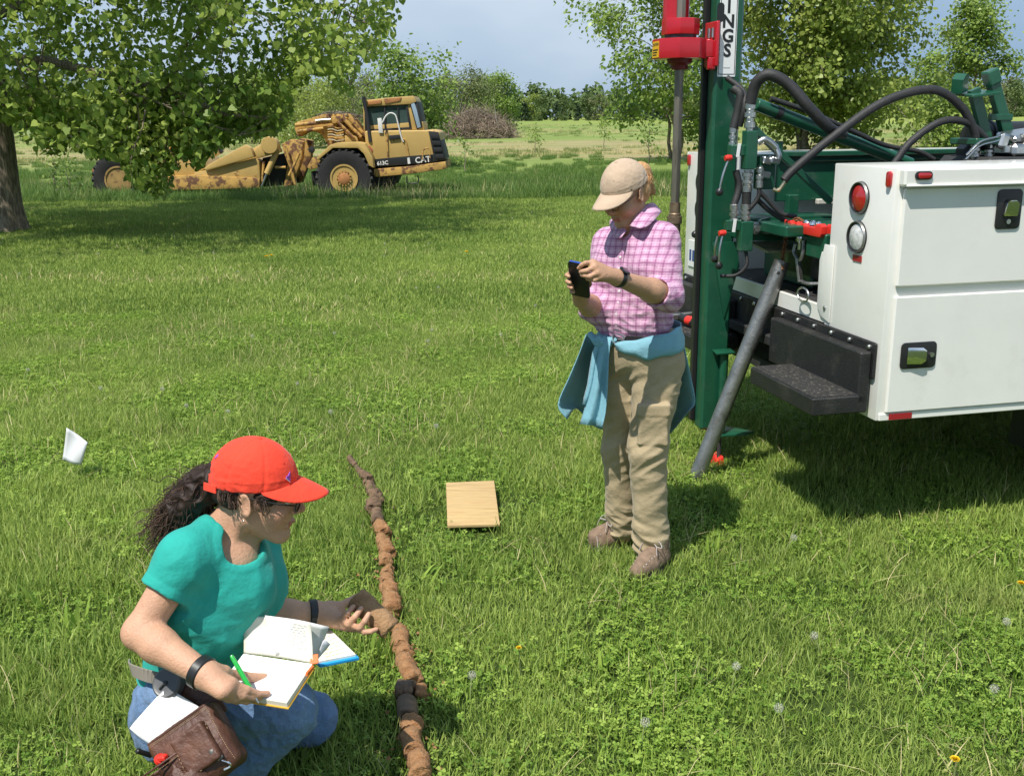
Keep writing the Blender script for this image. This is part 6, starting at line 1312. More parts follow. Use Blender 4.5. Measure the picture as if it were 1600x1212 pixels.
# ------------------------------------------------------------------ the two women
m_skinA = tintmat('skin_fair', (0.50, 0.285, 0.175), 0.5)
m_skinB = tintmat('skin_tanned', (0.56, 0.315, 0.20), 0.5)
def plaid_mat():
    m = bpy.data.materials.new('plaid_cloth'); m.use_nodes = True; t = m.node_tree; p = t.nodes['Principled BSDF']; L = t.links.new
    tcn = N(t, 'ShaderNodeTexCoord'); nz = N(t, 'ShaderNodeTexNoise', i_Scale=5.0, i_Detail=2.0); L(tcn.outputs['Object'], nz.inputs['Vector'])
    def dot(v):
        d = N(t, 'ShaderNodeVectorMath', operation='DOT_PRODUCT'); L(tcn.outputs['Object'], d.inputs[0]); d.inputs[1].default_value = v
        a = N(t, 'ShaderNodeMath', operation='MULTIPLY_ADD'); L(nz.outputs[0], a.inputs[0]); a.inputs[1].default_value = 0.028; L(d.outputs['Value'], a.inputs[2]); return a.outputs[0]
    def band(x, period, c, w):
        a = N(t, 'ShaderNodeMath', operation='MULTIPLY_ADD'); L(x, a.inputs[0]); a.inputs[1].default_value = 1 / period; a.inputs[2].default_value = 40.0 + c
        f = N(t, 'ShaderNodeMath', operation='FRACT'); L(a.outputs[0], f.inputs[0]); b = N(t, 'ShaderNodeMath', operation='SUBTRACT'); L(f.outputs[0], b.inputs[0]); b.inputs[1].default_value = 0.5
        c_ = N(t, 'ShaderNodeMath', operation='ABSOLUTE'); L(b.outputs[0], c_.inputs[0]); r = N(t, 'ShaderNodeMapRange'); L(c_.outputs[0], r.inputs[0]); r.inputs[1].default_value = w * 0.75; r.inputs[2].default_value = w; r.inputs[3].default_value = 1; r.inputs[4].default_value = 0; return r.outputs[0]
    def layer(base, f, amt, col):
        k = N(t, 'ShaderNodeMath', operation='MULTIPLY'); L(f, k.inputs[0]); k.inputs[1].default_value = amt; x = N(t, 'ShaderNodeMix', data_type='RGBA'); L(k.outputs[0], x.inputs[0]); L(base, x.inputs[6]); x.inputs[7].default_value = (*col, 1); return x.outputs[2]
    c = N(t, 'ShaderNodeRGB'); c.outputs[0].default_value = (0.60, 0.345, 0.495, 1); out = c.outputs[0]
    u, v = dot((0.8, -0.6, 0.0)), dot((0.0, 0.12, 1.0))
    for x in (u, v):
        out = layer(out, band(x, 0.030, 0.0, 0.17), 0.45, (0.36, 0.12, 0.27)); out = layer(out, band(x, 0.030, 0.5, 0.05), 0.55, (0.78, 0.52, 0.66)); out = layer(out, band(x, 0.030, 0.0, 0.055), 0.62, (0.22, 0.06, 0.16)); out = layer(out, band(x, 0.030, 0.27, 0.022), 0.5, (0.24, 0.07, 0.18))
    L(out, p.inputs['Base Color']); p.inputs['Roughness'].default_value = 0.85; p.inputs['Sheen Weight'].default_value = 0.15
    n2 = N(t, 'ShaderNodeTexNoise', i_Scale=26.0, i_Detail=5.0); L(tcn.outputs['Object'], n2.inputs['Vector']); b = N(t, 'ShaderNodeBump', i_Strength=0.6, i_Distance=0.014); L(n2.outputs[0], b.inputs['Height']); L(b.outputs[0], p.inputs['Normal']); return m
m_plaid = plaid_mat()
def cloth(name, col, rough=0.85, var=0.1, bscale=55, bump=0.35, **k): return mat(name, col, rough, var=var, vscale=18, bump=bump, bscale=bscale, sheen=0.15, **k)
m_khaki = cloth('khaki_cloth', (0.40, 0.315, 0.19), col2=(0.34, 0.26, 0.155), c2scale=9)
m_blue = cloth('light_blue_cloth', (0.19, 0.40, 0.48), bump=0.25)
m_capT = cloth('tan_cap_cloth', (0.50, 0.37, 0.26), bump=0.5, bscale=30)
m_capR = cloth('red_cap_cloth', (0.84, 0.055, 0.022), bump=0.45, bscale=30, var=0.08)
m_tee = cloth('teal_jersey', (0.014, 0.345, 0.285), bump=0.4, bscale=34, var=0.10)
m_denim = mat('blue_denim', (0.105, 0.185, 0.33), 0.85, var=0.16, vscale=120, bump=0.6, bscale=110, col2=(0.19, 0.285, 0.44), c2scale=6, c2lo=0.42, c2hi=0.8, sheen=0.1)
m_leather = mat('brown_leather', (0.078, 0.031, 0.018), 0.5, var=0.3, vscale=14, bump=0.35, bscale=90, col2=(0.14, 0.062, 0.037), c2scale=11, c2lo=0.5, c2hi=0.7)
m_belt = mat('dark_belt', (0.02, 0.016, 0.018), 0.5)
m_thread = mat('tan_thread', (0.42, 0.27, 0.15), 0.8)
m_shoe = mat('tan_suede', (0.23, 0.155, 0.105), 0.9, var=0.35, vscale=40, bump=0.4, bscale=160)
m_sole = mat('shoe_sole', (0.07, 0.055, 0.045), 0.8); m_lace = mat('lace', (0.42, 0.37, 0.34), 0.8)
m_hairA = mat('reddish_blond_hair', (0.50, 0.275, 0.11), 0.45, var=0.35, vscale=90, bump=0.5, bscale=160, stretch=(1, 1, 0.2))
m_hairB = mat('dark_curly_hair', (0.062, 0.035, 0.022), 0.6, var=0.4, vscale=40, attr='var', attramp=0.6, spec=0.3)
m_paper = mat('white_paper', (0.82, 0.82, 0.80), 0.7, var=0.02); m_cream = mat('cream_paper', (0.80, 0.77, 0.66), 0.75, col2=(0.66, 0.58, 0.40), c2scale=9, c2lo=0.55, c2hi=0.72, var=0.03)
m_edge = mat('page_edges', (0.74, 0.70, 0.60), 0.8, var=0.12, vscale=300, stretch=(0.05, 0.05, 3)); m_ycover = mat('yellow_cover', (0.75, 0.42, 0.05), 0.5); m_orange = mat('orange_band', (0.80, 0.16, 0.03), 0.6)
m_skyblue = mat('sky_blue_cover', (0.02, 0.33, 0.75), 0.4); m_pencil = mat('pencil_grey', (0.42, 0.42, 0.46), 0.8); m_pengreen = mat('pen_green', (0.02, 0.42, 0.06), 0.3, coat=0.3)
m_ochre = mat('ochre_pencil', (0.62, 0.40, 0.16), 0.8)
def surf(prims, p, d, far=0.5):
    """first point of the shape met when coming in along -d toward p"""
    p, d = A3(p), A3(d); d = d / np.linalg.norm(d); q = p + d * far
    for k in range(60):
        f = field(prims, q[None])[0]
        if f < 0.0006: break
        q = q - d * max(f * 0.8, 0.0005)
    return Vector(q)
def sheet(name, rows, m, parent, thick=0.002, sub=3):
    """a cloth: rows of control points smoothed into a grid"""
    G = [crom(r, sub) for r in rows]; cols = list(zip(*G)); cols = [crom(c, sub) for c in cols]; nu, nv = len(cols), len(cols[0]); V = [tuple(cols[i][j]) for j in range(nv) for i in range(nu)]
    F = [(j * nu + i, j * nu + i + 1, (j + 1) * nu + i + 1, (j + 1) * nu + i) for j in range(nv - 1) for i in range(nu - 1)]
    o = np_mesh(name, V, np.array(F), m, parent, True); md = o.modifiers.new('thick', 'SOLIDIFY'); md.thickness = thick; md.offset = 0; return o
def strip(name, pts, nrm, w, t, m, parent):
    b = MB()
    for i in range(len(pts) - 1): b.bar(pts[i], pts[i + 1] + (pts[i + 1] - pts[i]) * 0.02, w, t, tuple(nrm[i] if isinstance(nrm, list) else nrm), 0.0006)
    return b.build(name, m, parent)
def fingers(data, r):
    out = []
    for pts, rr in zip(data, r):
        for j in range(len(pts) - 1): out.append(Cap(at(*pts[j]), at(*pts[j + 1]), rr * (1 - 0.07 * j), rr * (1 - 0.07 * (j + 1)), 0.004 if j else 0.008))
    return out

def standing():
    fw = Vector((-0.6, -0.8, 0)); lf = Vector((0.8, -0.6, 0)); up = Vector((0, 0, 1)); Mb = np.array([tuple(lf), tuple(fw), tuple(up)])
    P0 = at(1000, 535, 3.90); hl, hr = P0 + lf * 0.088 + up * -0.05, P0 - lf * 0.088 + up * -0.05
    kl, al = at(1012, 702, 3.80), at(1017, 858, 3.82); kr, ar = at(968, 700, 3.95), at(972, 838, 4.0)
    LS, RS = at(1034, 373, 3.80), at(951, 380, 4.0); LE, LW = at(1046, 464, 3.70), at(964, 434, 3.52); RE, RW = at(928, 482, 3.90), at(908, 468, 3.64)
    nb = at(993, 350, 3.88); hd = Head(at(976, 303, 3.84), (-0.70, -0.62, -0.52), 0.0, 0.955)
    # ---- body
    B = [Ell(P0, (0.135, 0.10, 0.12), Mb, 0.05), Ell(at(1000, 430, 3.89), (0.13, 0.095, 0.2), Mb, 0.05), Cap(LS, RS, 0.045, None, 0.05), Cap(nb, Vector(hd.w(0, -0.02, -0.03)), 0.052, 0.050, 0.02), Cap(nb + up * -0.06, nb, 0.075, 0.055, 0.03),
         Cap(hl, kl, 0.070, 0.048, 0.03), Cap(kl, al, 0.045, 0.036, 0.02), Cap(hr, kr, 0.068, 0.046, 0.03), Cap(kr, ar, 0.044, 0.036, 0.02),
         Cap(LS, LE, 0.045, 0.040, 0.02), Cap(LE, LE.lerp(LW, 0.35), 0.040, 0.042, 0.02), Cap(LE.lerp(LW, 0.35), LW, 0.042, 0.026, 0.02), Cap(RS, RE, 0.045, 0.038, 0.02), Cap(RE, RE.lerp(RW, 0.35), 0.038, 0.040, 0.02), Cap(RE.lerp(RW, 0.35), RW, 0.040, 0.026, 0.02)]
    B += hd.prims()
    kn = [(927, 410, 3.475), (929, 417, 3.46), (934, 426, 3.455), (940, 433, 3.46)]
    B += [Cap(LW, at(*q), 0.021, 0.0115, 0.016) for q in kn] + fingers([[kn[0], (915, 411, 3.462), (909, 414, 3.468), (904, 419, 3.478)], [kn[1], (917, 423, 3.450), (911, 424, 3.456), (907, 425, 3.468)], [kn[2], (922, 432, 3.448), (914, 431, 3.456), (909, 430, 3.466)], [kn[3], (929, 438, 3.452), (922, 437, 3.460), (917, 436, 3.470)]], (0.0088, 0.0090, 0.0086, 0.0076))
    B += fingers([[(948, 436, 3.51), (933, 436, 3.50), (921, 430, 3.49), (912, 424, 3.488)]], (0.011,))
    B += [Cap(RW, at(900, 445, 3.585), 0.024, 0.028, 0.02), Cap(RW, at(912, 452, 3.58), 0.022, 0.018, 0.02)] + fingers([[(898, 432, 3.57), (889, 428, 3.54), (885.5, 430, 3.515), (889, 432, 3.502)], [(898, 440, 3.57), (889, 438, 3.54), (886.5, 440, 3.512), (890.5, 442, 3.500)], [(899, 448, 3.57), (891, 446, 3.54), (889, 448, 3.512), (893, 450, 3.500)], [(901, 455, 3.58), (894, 454, 3.55), (892.5, 456, 3.525), (896, 457, 3.512)], [(915, 452, 3.58), (921, 444, 3.56), (920, 434, 3.545)]], (0.0085, 0.0088, 0.0084, 0.0075, 0.0095))
    body = skin('person', B, 0.0034, m_skinA, None, None, lambda P: hd.tint(P, (0.50, 0.36, 0.28)))
    tag(body, 'woman standing in a tan cap, pink plaid shirt and khaki trousers, holding a phone', 'person')
    hd.extras(body)
    # ---- cap and pony tail
    hd.cap(m_capT, body, 0.12, 0.0020, 3.0)
    hb = [Ell(hd.w(0.0, -0.112, 0.022), (0.040, 0.036, 0.044), hd.M, 0.02), Cap(hd.w(0, -0.125, 0.02), hd.w(0.012, -0.128, -0.065), 0.030, 0.015, 0.02), Ell(hd.w(0, -0.045, -0.01), (0.072, 0.062, 0.062), hd.M, 0.02)]
    skin('hair', hb, 0.0034, m_hairA, body, lambda P: -0.0022 * ridge(hd.loc(P) * np.array([90, 60, 12])))
    g = np.random.default_rng(5); b = MB()
    for k in range(240):
        d = g.normal(0, 1, 3) * np.array([1, 0.6, 1]); d[1] = -abs(d[1]); d /= np.linalg.norm(d); p = np.array([0, -0.112, 0.020]) + d * np.array([0.040, 0.036, 0.044]); L = 0.04 + 0.05 * g.random(); sw = g.normal(0, 0.006, 3)
        b.tube(crom([Vector(hd.w(*p)), Vector(hd.w(*(p + np.array([-p[0] * 0.2, -0.006, -L * 0.4]) + sw))), Vector(hd.w(*(p + np.array([-p[0] * 0.6, -0.004, -L]) + sw * 1.6)))], 4), 0.0008, 4, False)
    for k in range(60):
        sd = 1 if k % 2 else -1; p = np.array([sd * 0.072, g.uniform(-0.09, -0.02), g.uniform(-0.005, 0.02)]); e = np.array([sd * g.uniform(0, 0.03), -0.115, g.uniform(0, 0.04)]); b.tube(crom([Vector(hd.w(*p)), Vector(hd.w(*((p + e) / 2 + np.array([sd * 0.014, -0.008, 0])))), Vector(hd.w(*e))], 4), 0.0008, 4, False)
    b.build('hair_strands', m_hairA, body)['kind'] = 'stuff'
    # spectacles
    b = MB()
    for q in (-1, 1):
        b.tube([Vector(hd.w(q * 0.031 + 0.021 * math.cos(a), 0.101, 0.006 + 0.015 * math.sin(a))) for a in np.linspace(0, 6.283, 17)], 0.0013, 5); b.tube([Vector(hd.w(q * 0.052, 0.098, 0.010)), Vector(hd.w(q * 0.074, 0.06, 0.012)), Vector(hd.w(q * 0.079, -0.005, 0.012))], 0.0015, 5)
    b.tube([Vector(hd.w(-0.010, 0.103, 0.008)), Vector(hd.w(0, 0.106, 0.010)), Vector(hd.w(0.010, 0.103, 0.008))], 0.0013, 5); b.build('spectacles', m_black, body)
    # ---- shirt
    tor = [Ell(at(990, 490, 3.90), (0.152, 0.118, 0.14), Mb, 0.06), Ell(at(998, 415, 3.885), (0.140, 0.106, 0.17), Mb, 0.06), Cap(LS + up * -0.012, RS + up * -0.012, 0.052, None, 0.06), Cap(nb + up * -0.05, nb + up * -0.005, 0.085, 0.062, 0.04), Ell(at(990, 415, 3.80) + lf * 0.06, (0.062, 0.05, 0.062), Mb, 0.06), Ell(at(968, 415, 3.86) - lf * 0.035, (0.062, 0.05, 0.062), Mb, 0.06)]
    sl = LE.lerp(LW, 0.24); sr = RE.lerp(RW, 0.16)
    slv = [Cap(LS, LS.lerp(LE, 0.5), 0.053, 0.056, 0.03), Cap(LS.lerp(LE, 0.5), LE, 0.056, 0.051, 0.02), Cap(LE, sl, 0.051, 0.049, 0.012), Cap(LE.lerp(LW, 0.13), sl, 0.055, 0.053, 0.003), Cap(RS, RE, 0.052, 0.048, 0.03), Cap(RE, sr, 0.049, 0.048, 0.01)]
    class Cut(Cap):
        pass
    cuts = [Cap(sl, LW, 0.047, 0.047, 0.004, True), Half(at(988, 519, 3.9), (0, 0, -1)), Cap(sr + (RW - RE) * 0.02, RW, 0.046, 0.05, 0.004, True), Cap(nb + up * 0.0, Vector(hd.w(0, -0.01, -0.05)), 0.058, 0.06, 0.01, True), Cap(nb + fw * 0.07 + up * -0.045, nb + fw * 0.10 + up * 0.06, 0.012, 0.05, 0.006, True)]
    cutl = [Box(sl.lerp(LW, 0.5), (np.linalg.norm(A3(LW - sl)) / 2, 0.09, 0.09), None, 0.002, 0.002, True)]
    ax = (LW - LE).normalized(); Mx = np.array([tuple(ax), tuple(ax.orthogonal().normalized()), tuple(ax.cross(ax.orthogonal().normalized()))]); cutl[0].M = Mx
    def disp(P):
        z = P[:, 2]; lowr = np.clip((1.25 - z) / 0.25, 0.25, 1); s = (P @ A3(lf)); 
        return -(0.0072 * ridge(np.stack([s * 7 + z * 4, P @ A3(fw) * 7, z * 13 - s * 7], 1)) + 0.0044 * ridge(np.stack([s * 17, P @ A3(fw) * 17, z * 30 + s * 8], 1))) * lowr
    shirt = skin('shirt', slv + cutl + [cuts[0], cuts[2]] + tor + [cuts[1], cuts[3], cuts[4]], 0.0038, m_plaid, body, disp)
    # placket with buttons, collar, cuffs
    tp = tor + slv; pts = []
    for k in range(9): c = lerp(Vector(nb) + up * -0.07, at(986, 517, 3.9), k / 8); pts.append(surf(tp, c, fw) + fw * 0.004)
    strip('placket', pts, fw, 0.026, 0.003, m_plaid, shirt)
    for k in range(1, 8): b = MB(); b.lathe([(0.0048, 0), (0.0048, 0.002), (0, 0.0026)], pts[k] + fw * 0.002, fw, 12); b.build('button', m_paper, shirt)
    for rows in ([[(1017, 318, 3.925), (1009, 320, 3.87), (998, 330, 3.825), (989, 344, 3.795), (984, 353, 3.780)], [(1022, 318, 3.925), (1016, 322, 3.855), (1006, 333, 3.80), (995, 346, 3.772), (988, 354, 3.765)], [(1034, 331, 3.91), (1031, 334, 3.835), (1022, 344, 3.775), (1012, 353, 3.745), (1000, 357, 3.735)]],
                 [[(966, 338, 3.965), (966, 342, 3.92), (969, 350, 3.865), (974, 356, 3.82), (979, 360, 3.79)], [(961, 338, 3.965), (960, 343, 3.92), (964, 353, 3.86), (970, 360, 3.81), (976, 364, 3.775)], [(953, 345, 3.965), (953, 352, 3.92), (957, 364, 3.855), (963, 372, 3.80), (970, 372, 3.765)]]):
        sheet('collar', [[at(*q) for q in r] for r in rows], m_plaid, shirt, 0.0035)
    # ---- trousers
    tr = [Ell(P0 + up * -0.01, (0.158, 0.126, 0.15), Mb, 0.06), Cap(hl + up * -0.02, kl, 0.094, 0.070, 0.035), Cap(kl, al + up * 0.02, 0.069, 0.065, 0.03), Cap(hr + up * -0.02, kr, 0.090, 0.064, 0.035), Cap(kr, ar + up * 0.03, 0.063, 0.057, 0.03)]
    pk = surf(tr, hl.lerp(kl, 0.68), lf * 0.55 + fw * 0.85); pM = np.array([tuple((lf * 0.85 - fw * 0.55).normalized()), tuple((lf * 0.55 + fw * 0.85).normalized()), (0, 0, 1)])
    tr += [Box(pk, (0.056, 0.012, 0.074), pM, 0.008, 0.008), Box(pk + up * 0.066, (0.060, 0.016, 0.022), pM, 0.006, 0.004)]
    tr += [Half(P0 + up * 0.052, (0, 0, 1)), Half(al + up * -0.012, (0.1, 0.1, -1)), Cap(al + up * -0.08, al + up * 0.05, 0.062, 0.058, 0.004, True)]
    def disp2(P):
        z = P[:, 2]; s = P @ A3(lf); f = P @ A3(fw); ank = np.exp(-((z - 0.12) / 0.10) ** 2); kne = np.exp(-((z - 0.45) / 0.14) ** 2); cr = np.exp(-((z - 0.76) / 0.07) ** 2)
        a = ridge(np.stack([s * 5 + z * 6, f * 5, z * 9 - s * 9], 1)); b = ridge(np.stack([s * 7 - z * 7, f * 7 + z * 3, z * 26 + s * 10], 1)); c = ridge(np.stack([s * 10 + 3, f * 10, z * 22 - s * 14], 1))
        return -(0.0050 * a + 0.0110 * b * ank + 0.0050 * c * kne + 0.0050 * c * cr)
    trs = skin('trousers', tr, 0.004, m_khaki, body, disp2)
    # belt and buckle
    wc = at(988, 520, 3.9); ring = []
    for a in np.linspace(0, 2 * math.pi, 41): d = fw * math.cos(a) + lf * math.sin(a); ring.append(surf(tr, Vector((P0.x, P0.y, P0.z + 0.034)), d) + d * 0.003)
    strip('belt', ring, [((ring[i] + ring[i + 1]) / 2 - Vector((P0.x, P0.y, ring[i].z))).normalized() for i in range(40)], 0.034, 0.004, m_belt, body)
    c = ring[0] + fw * 0.006 - lf * 0.02; b = MB(); b.tube([c + lf * (0.024 * math.copysign(abs(math.cos(a)) ** 0.5, math.cos(a))) + up * (0.019 * math.copysign(abs(math.sin(a)) ** 0.5, math.sin(a))) for a in np.linspace(0, 6.283, 25)], 0.0028, 8); b.bar(c - lf * 0.004, c + lf * 0.024, 0.004, 0.003); b.build('buckle', m_steel, body)
    # ---- pale blue shirt knotted round the hips
    def hip(a, dz, o): d = fw * math.cos(a) + lf * math.sin(a); p = surf(tr, Vector((P0.x, P0.y, P0.z + min(dz, 0.045))), d) + d * o; p.z = P0.z + dz; return p
    rows = []
    K = surf(tr, at(951, 530, 3.9), fw) + fw * 0.036
    A = np.linspace(-0.18, 2 * math.pi - 0.32, 22)
    for t in (0, 0.33, 0.66, 1):
        r = []
        for a in A:
            bk = 0.5 - 0.5 * math.cos(a); nar = 0.35 + 0.65 * min(1, min(a + 0.18, 2 * math.pi - 0.32 - a) / 0.9); top = 0.026 + 0.048 * bk ** 0.6 + 0.016 * math.sin(a) * (a < math.pi); r.append(hip(a, top - 0.085 * nar * t + 0.004 * math.sin(a * 9 + t * 5), 0.012 + 0.010 * math.sin(t * math.pi) + 0.004 * math.sin(a * 7 + t * 9)))
        rows.append(r)
    tie = sheet('tied_shirt', rows, m_blue, body, 0.003, 2)
    skin('knot', [Ell(K, (0.024, 0.018, 0.026), Mb, 0.01), Cap(K + lf * 0.02, K + lf * 0.06 + up * 0.012 - fw * 0.02, 0.016, 0.012, 0.01), Cap(K - lf * 0.015, K - lf * 0.06 + up * 0.02 - fw * 0.02, 0.015, 0.010, 0.01)], 0.003, m_blue, tie, lambda P: -0.003 * ridge(P * np.array([60, 60, 40])))
    K2 = Vector(K)
    def tail(pts_l, pts_r, y0, y1, ph):
        rows = []; n = len(pts_l)
        for j in range(n):
            r = []; Y = lerp(y0, y1, j / (n - 1))
            for i in range(7):
                u = i / 6; x = lerp(pts_l[j][0], pts_r[j][0], u); y = lerp(pts_l[j][1], pts_r[j][1], u); f = 0.016 * math.sin(u * 9 + ph + j * 0.35) * min(1, j / 2.0); r.append(at(x, y, Y + f - 0.03 * u))
            rows.append(r)
        return sheet('sleeve', rows, m_blue, tie, 0.003, 2)
    tail([(942, 524), (932, 560), (920, 610), (913, 640), (906, 662)], [(955, 528), (951, 560), (949, 610), (946, 645), (941, 667)], K2.y - 0.012, K2.y - 0.035, 0.4)
    tail([(938, 527), (926, 550), (918, 600), (909, 632)], [(950, 527), (944, 552), (938, 600), (932, 634)], K2.y + 0.004, K2.y + 0.0, 2.0)
    # back of the shirt hanging behind and flaring out at both sides
    edge = [[(916, 522, 3.94), (925, 528, 4.03), (950, 525, 4.06), (990, 520, 4.06), (1030, 514, 3.99), (1054, 512, 3.91), (1066, 520, 3.86)],
            [(905, 552, 3.93), (914, 560, 4.04), (945, 565, 4.10), (990, 562, 4.10), (1034, 556, 4.03), (1058, 552, 3.92), (1072, 554, 3.85)],
            [(889, 590, 3.91), (905, 602, 4.04), (940, 612, 4.12), (990, 612, 4.13), (1036, 606, 4.05), (1062, 600, 3.93), (1080, 592, 3.85)],
            [(872, 632, 3.89), (892, 628, 4.02), (935, 650, 4.12), (990, 655, 4.13), (1038, 652, 4.06), (1064, 640, 3.94), (1086, 628, 3.86)],
            [(886, 655, 3.90), (902, 638, 4.02), (932, 668, 4.12), (990, 680, 4.13), (1030, 684, 4.06), (1048, 676, 3.95), (1076, 642, 3.87)]]
    rows = [[at(x, y, Y + 0.014 * math.sin(i * 2.2 + j * 0.8)) for i, (x, y, Y) in enumerate(r)] for j, r in enumerate(edge)]
    sheet('shirt_back', rows, m_blue, tie, 0.003, 4)
    # ---- watch and shoes
    ax = (LW - LE).normalized(); wp = LE.lerp(LW, 0.965); wn = Vector((-0.25, -0.62, 0.74)); wn = (wn - ax * wn.dot(ax)).normalized(); ws = ax.cross(wn)
    b = MB(); b.lathe([(0.027, -0.0105), (0.0315, -0.0105), (0.0325, -0.008), (0.0325, 0.008), (0.0315, 0.0105), (0.027, 0.0105)], wp, ax, 32, close=True)
    w = b.build('watch', m_black, body); b = MB(); b.box(wp + wn * 0.035, (0.036, 0.033, 0.010), Matrix((ax, ws, wn)).transposed(), 0.004); b.build('watch_face', mat('watch_glass', (0.012, 0.012, 0.014), 0.12), w)
    def shoe(heel, toe, zt):
        d = Vector((toe.x - heel.x, toe.y - heel.y, 0)).normalized(); s_ = Vector((-d.y, d.x, 0)); L = (toe - heel).length; h0 = Vector((heel.x, heel.y, 0))
        Ms = np.array([tuple(s_), tuple(d), (0, 0, 1)])
        pr = [Cap(h0 + d * 0.035 + up * 0.045, h0 + d * 0.13 + up * 0.042, 0.036, 0.040, 0.02), Cap(h0 + d * 0.13 + up * 0.038, h0 + d * (L - 0.035) + up * 0.032, 0.042, 0.032, 0.02), Cap(h0 + d * 0.055 + up * 0.05, h0 + d * 0.052 + up * 0.115, 0.038, 0.042, 0.03), Cap(h0 + d * 0.09 + up * 0.085, h0 + d * 0.16 + up * 0.062, 0.026, 0.026, 0.02), Half(h0 + up * 0.014, (0, 0, -1))]
        o = skin('shoe', pr, 0.003, m_shoe, body, lambda P: -0.0012 * ridge(P * 40))
        sp = [Cap(h0 + d * 0.035, h0 + d * 0.13, 0.038, 0.043, 0.02), Cap(h0 + d * 0.13, h0 + d * (L - 0.03), 0.044, 0.034, 0.02), Half(h0 + up * 0.024, (0, 0, 1)), Half(h0 + up * -0.004, (0, 0, -1))]; skin('sole', sp, 0.003, m_sole, o)
        b = MB()
        for k in range(6):
            t = 0.10 + 0.016 * k; z0 = 0.115 - 0.009 * k
            for sd in (-1, 1): p = surf(pr[:4], h0 + d * t + s_ * 0.022 * sd + up * 0.04, up * 1.0 + s_ * sd * 0.3, 0.2); q = surf(pr[:4], h0 + d * (t + 0.016) - s_ * 0.022 * sd + up * 0.04, up * 1.0 - s_ * sd * 0.3, 0.2); b.tube([p + up * 0.002, (p + q) / 2 + up * 0.007, q + up * 0.002], 0.0022, 5)
        t0 = surf(pr[:4], h0 + d * 0.10 + up * 0.05, up, 0.2) + up * 0.004
        for sd in (-1, 1): b.tube(crom([t0, t0 + s_ * sd * 0.03 + up * 0.012, t0 + s_ * sd * 0.05 + up * -0.005 + d * 0.01, t0 + s_ * sd * 0.025 + up * -0.004 + d * 0.012, t0], 5), 0.002, 5); b.tube(crom([t0, t0 + s_ * sd * 0.03 + d * 0.02, t0 + s_ * sd * 0.04 + d * 0.03 + up * -0.03], 5), 0.002, 5)
        b.build('shoe_laces', m_lace, o)
    shoe(Vector((0.615, 3.835, 0)), Vector((0.462, 3.655, 0)), 0.1); shoe(Vector((0.49, 4.03, 0)), Vector((0.315, 3.965, 0)), 0.1)
    # ---- the phone in her hands
    n = Vector((0.45, 0.76, 0.47)).normalized(); u = (up - n * up.dot(n)).normalized(); u = (Quaternion(n, R(9)) @ u).normalized(); r = u.cross(n).normalized(); c = at(905, 437, 3.525)
    ph = empty('phone', c, 0, 'dark phone with a blue upper edge held in the standing woman\'s hands', 'phone')
    b = MB(); b.prism(rrect(0.074, 0.146, 0.010), (0, 0, 0), r, u, 0.0085); b.build('case', mat('phone_case', (0.014, 0.015, 0.018), 0.45), ph, bevel=0.002)
    b = MB(); b.prism(rrect(0.070, 0.142, 0.009), n * 0.0046, r, u, 0.001); b.build('screen', m_glass, ph)
    b = MB(); b.prism([(-0.03, -0.0035), (0.03, -0.0035), (0.03, 0.0035), (-0.03, 0.0035)], u * 0.0735, r, n, 0.003); b.build('blue_edge', mat('phone_blue', (0.02, 0.06, 0.35), 0.4), ph)
    b = MB(); b.prism(rrect(0.026, 0.026, 0.006), u * 0.05 - n * 0.0047 + r * 0.018, r, u, 0.0012); b.build('camera_bump', m_black, ph)
    return body

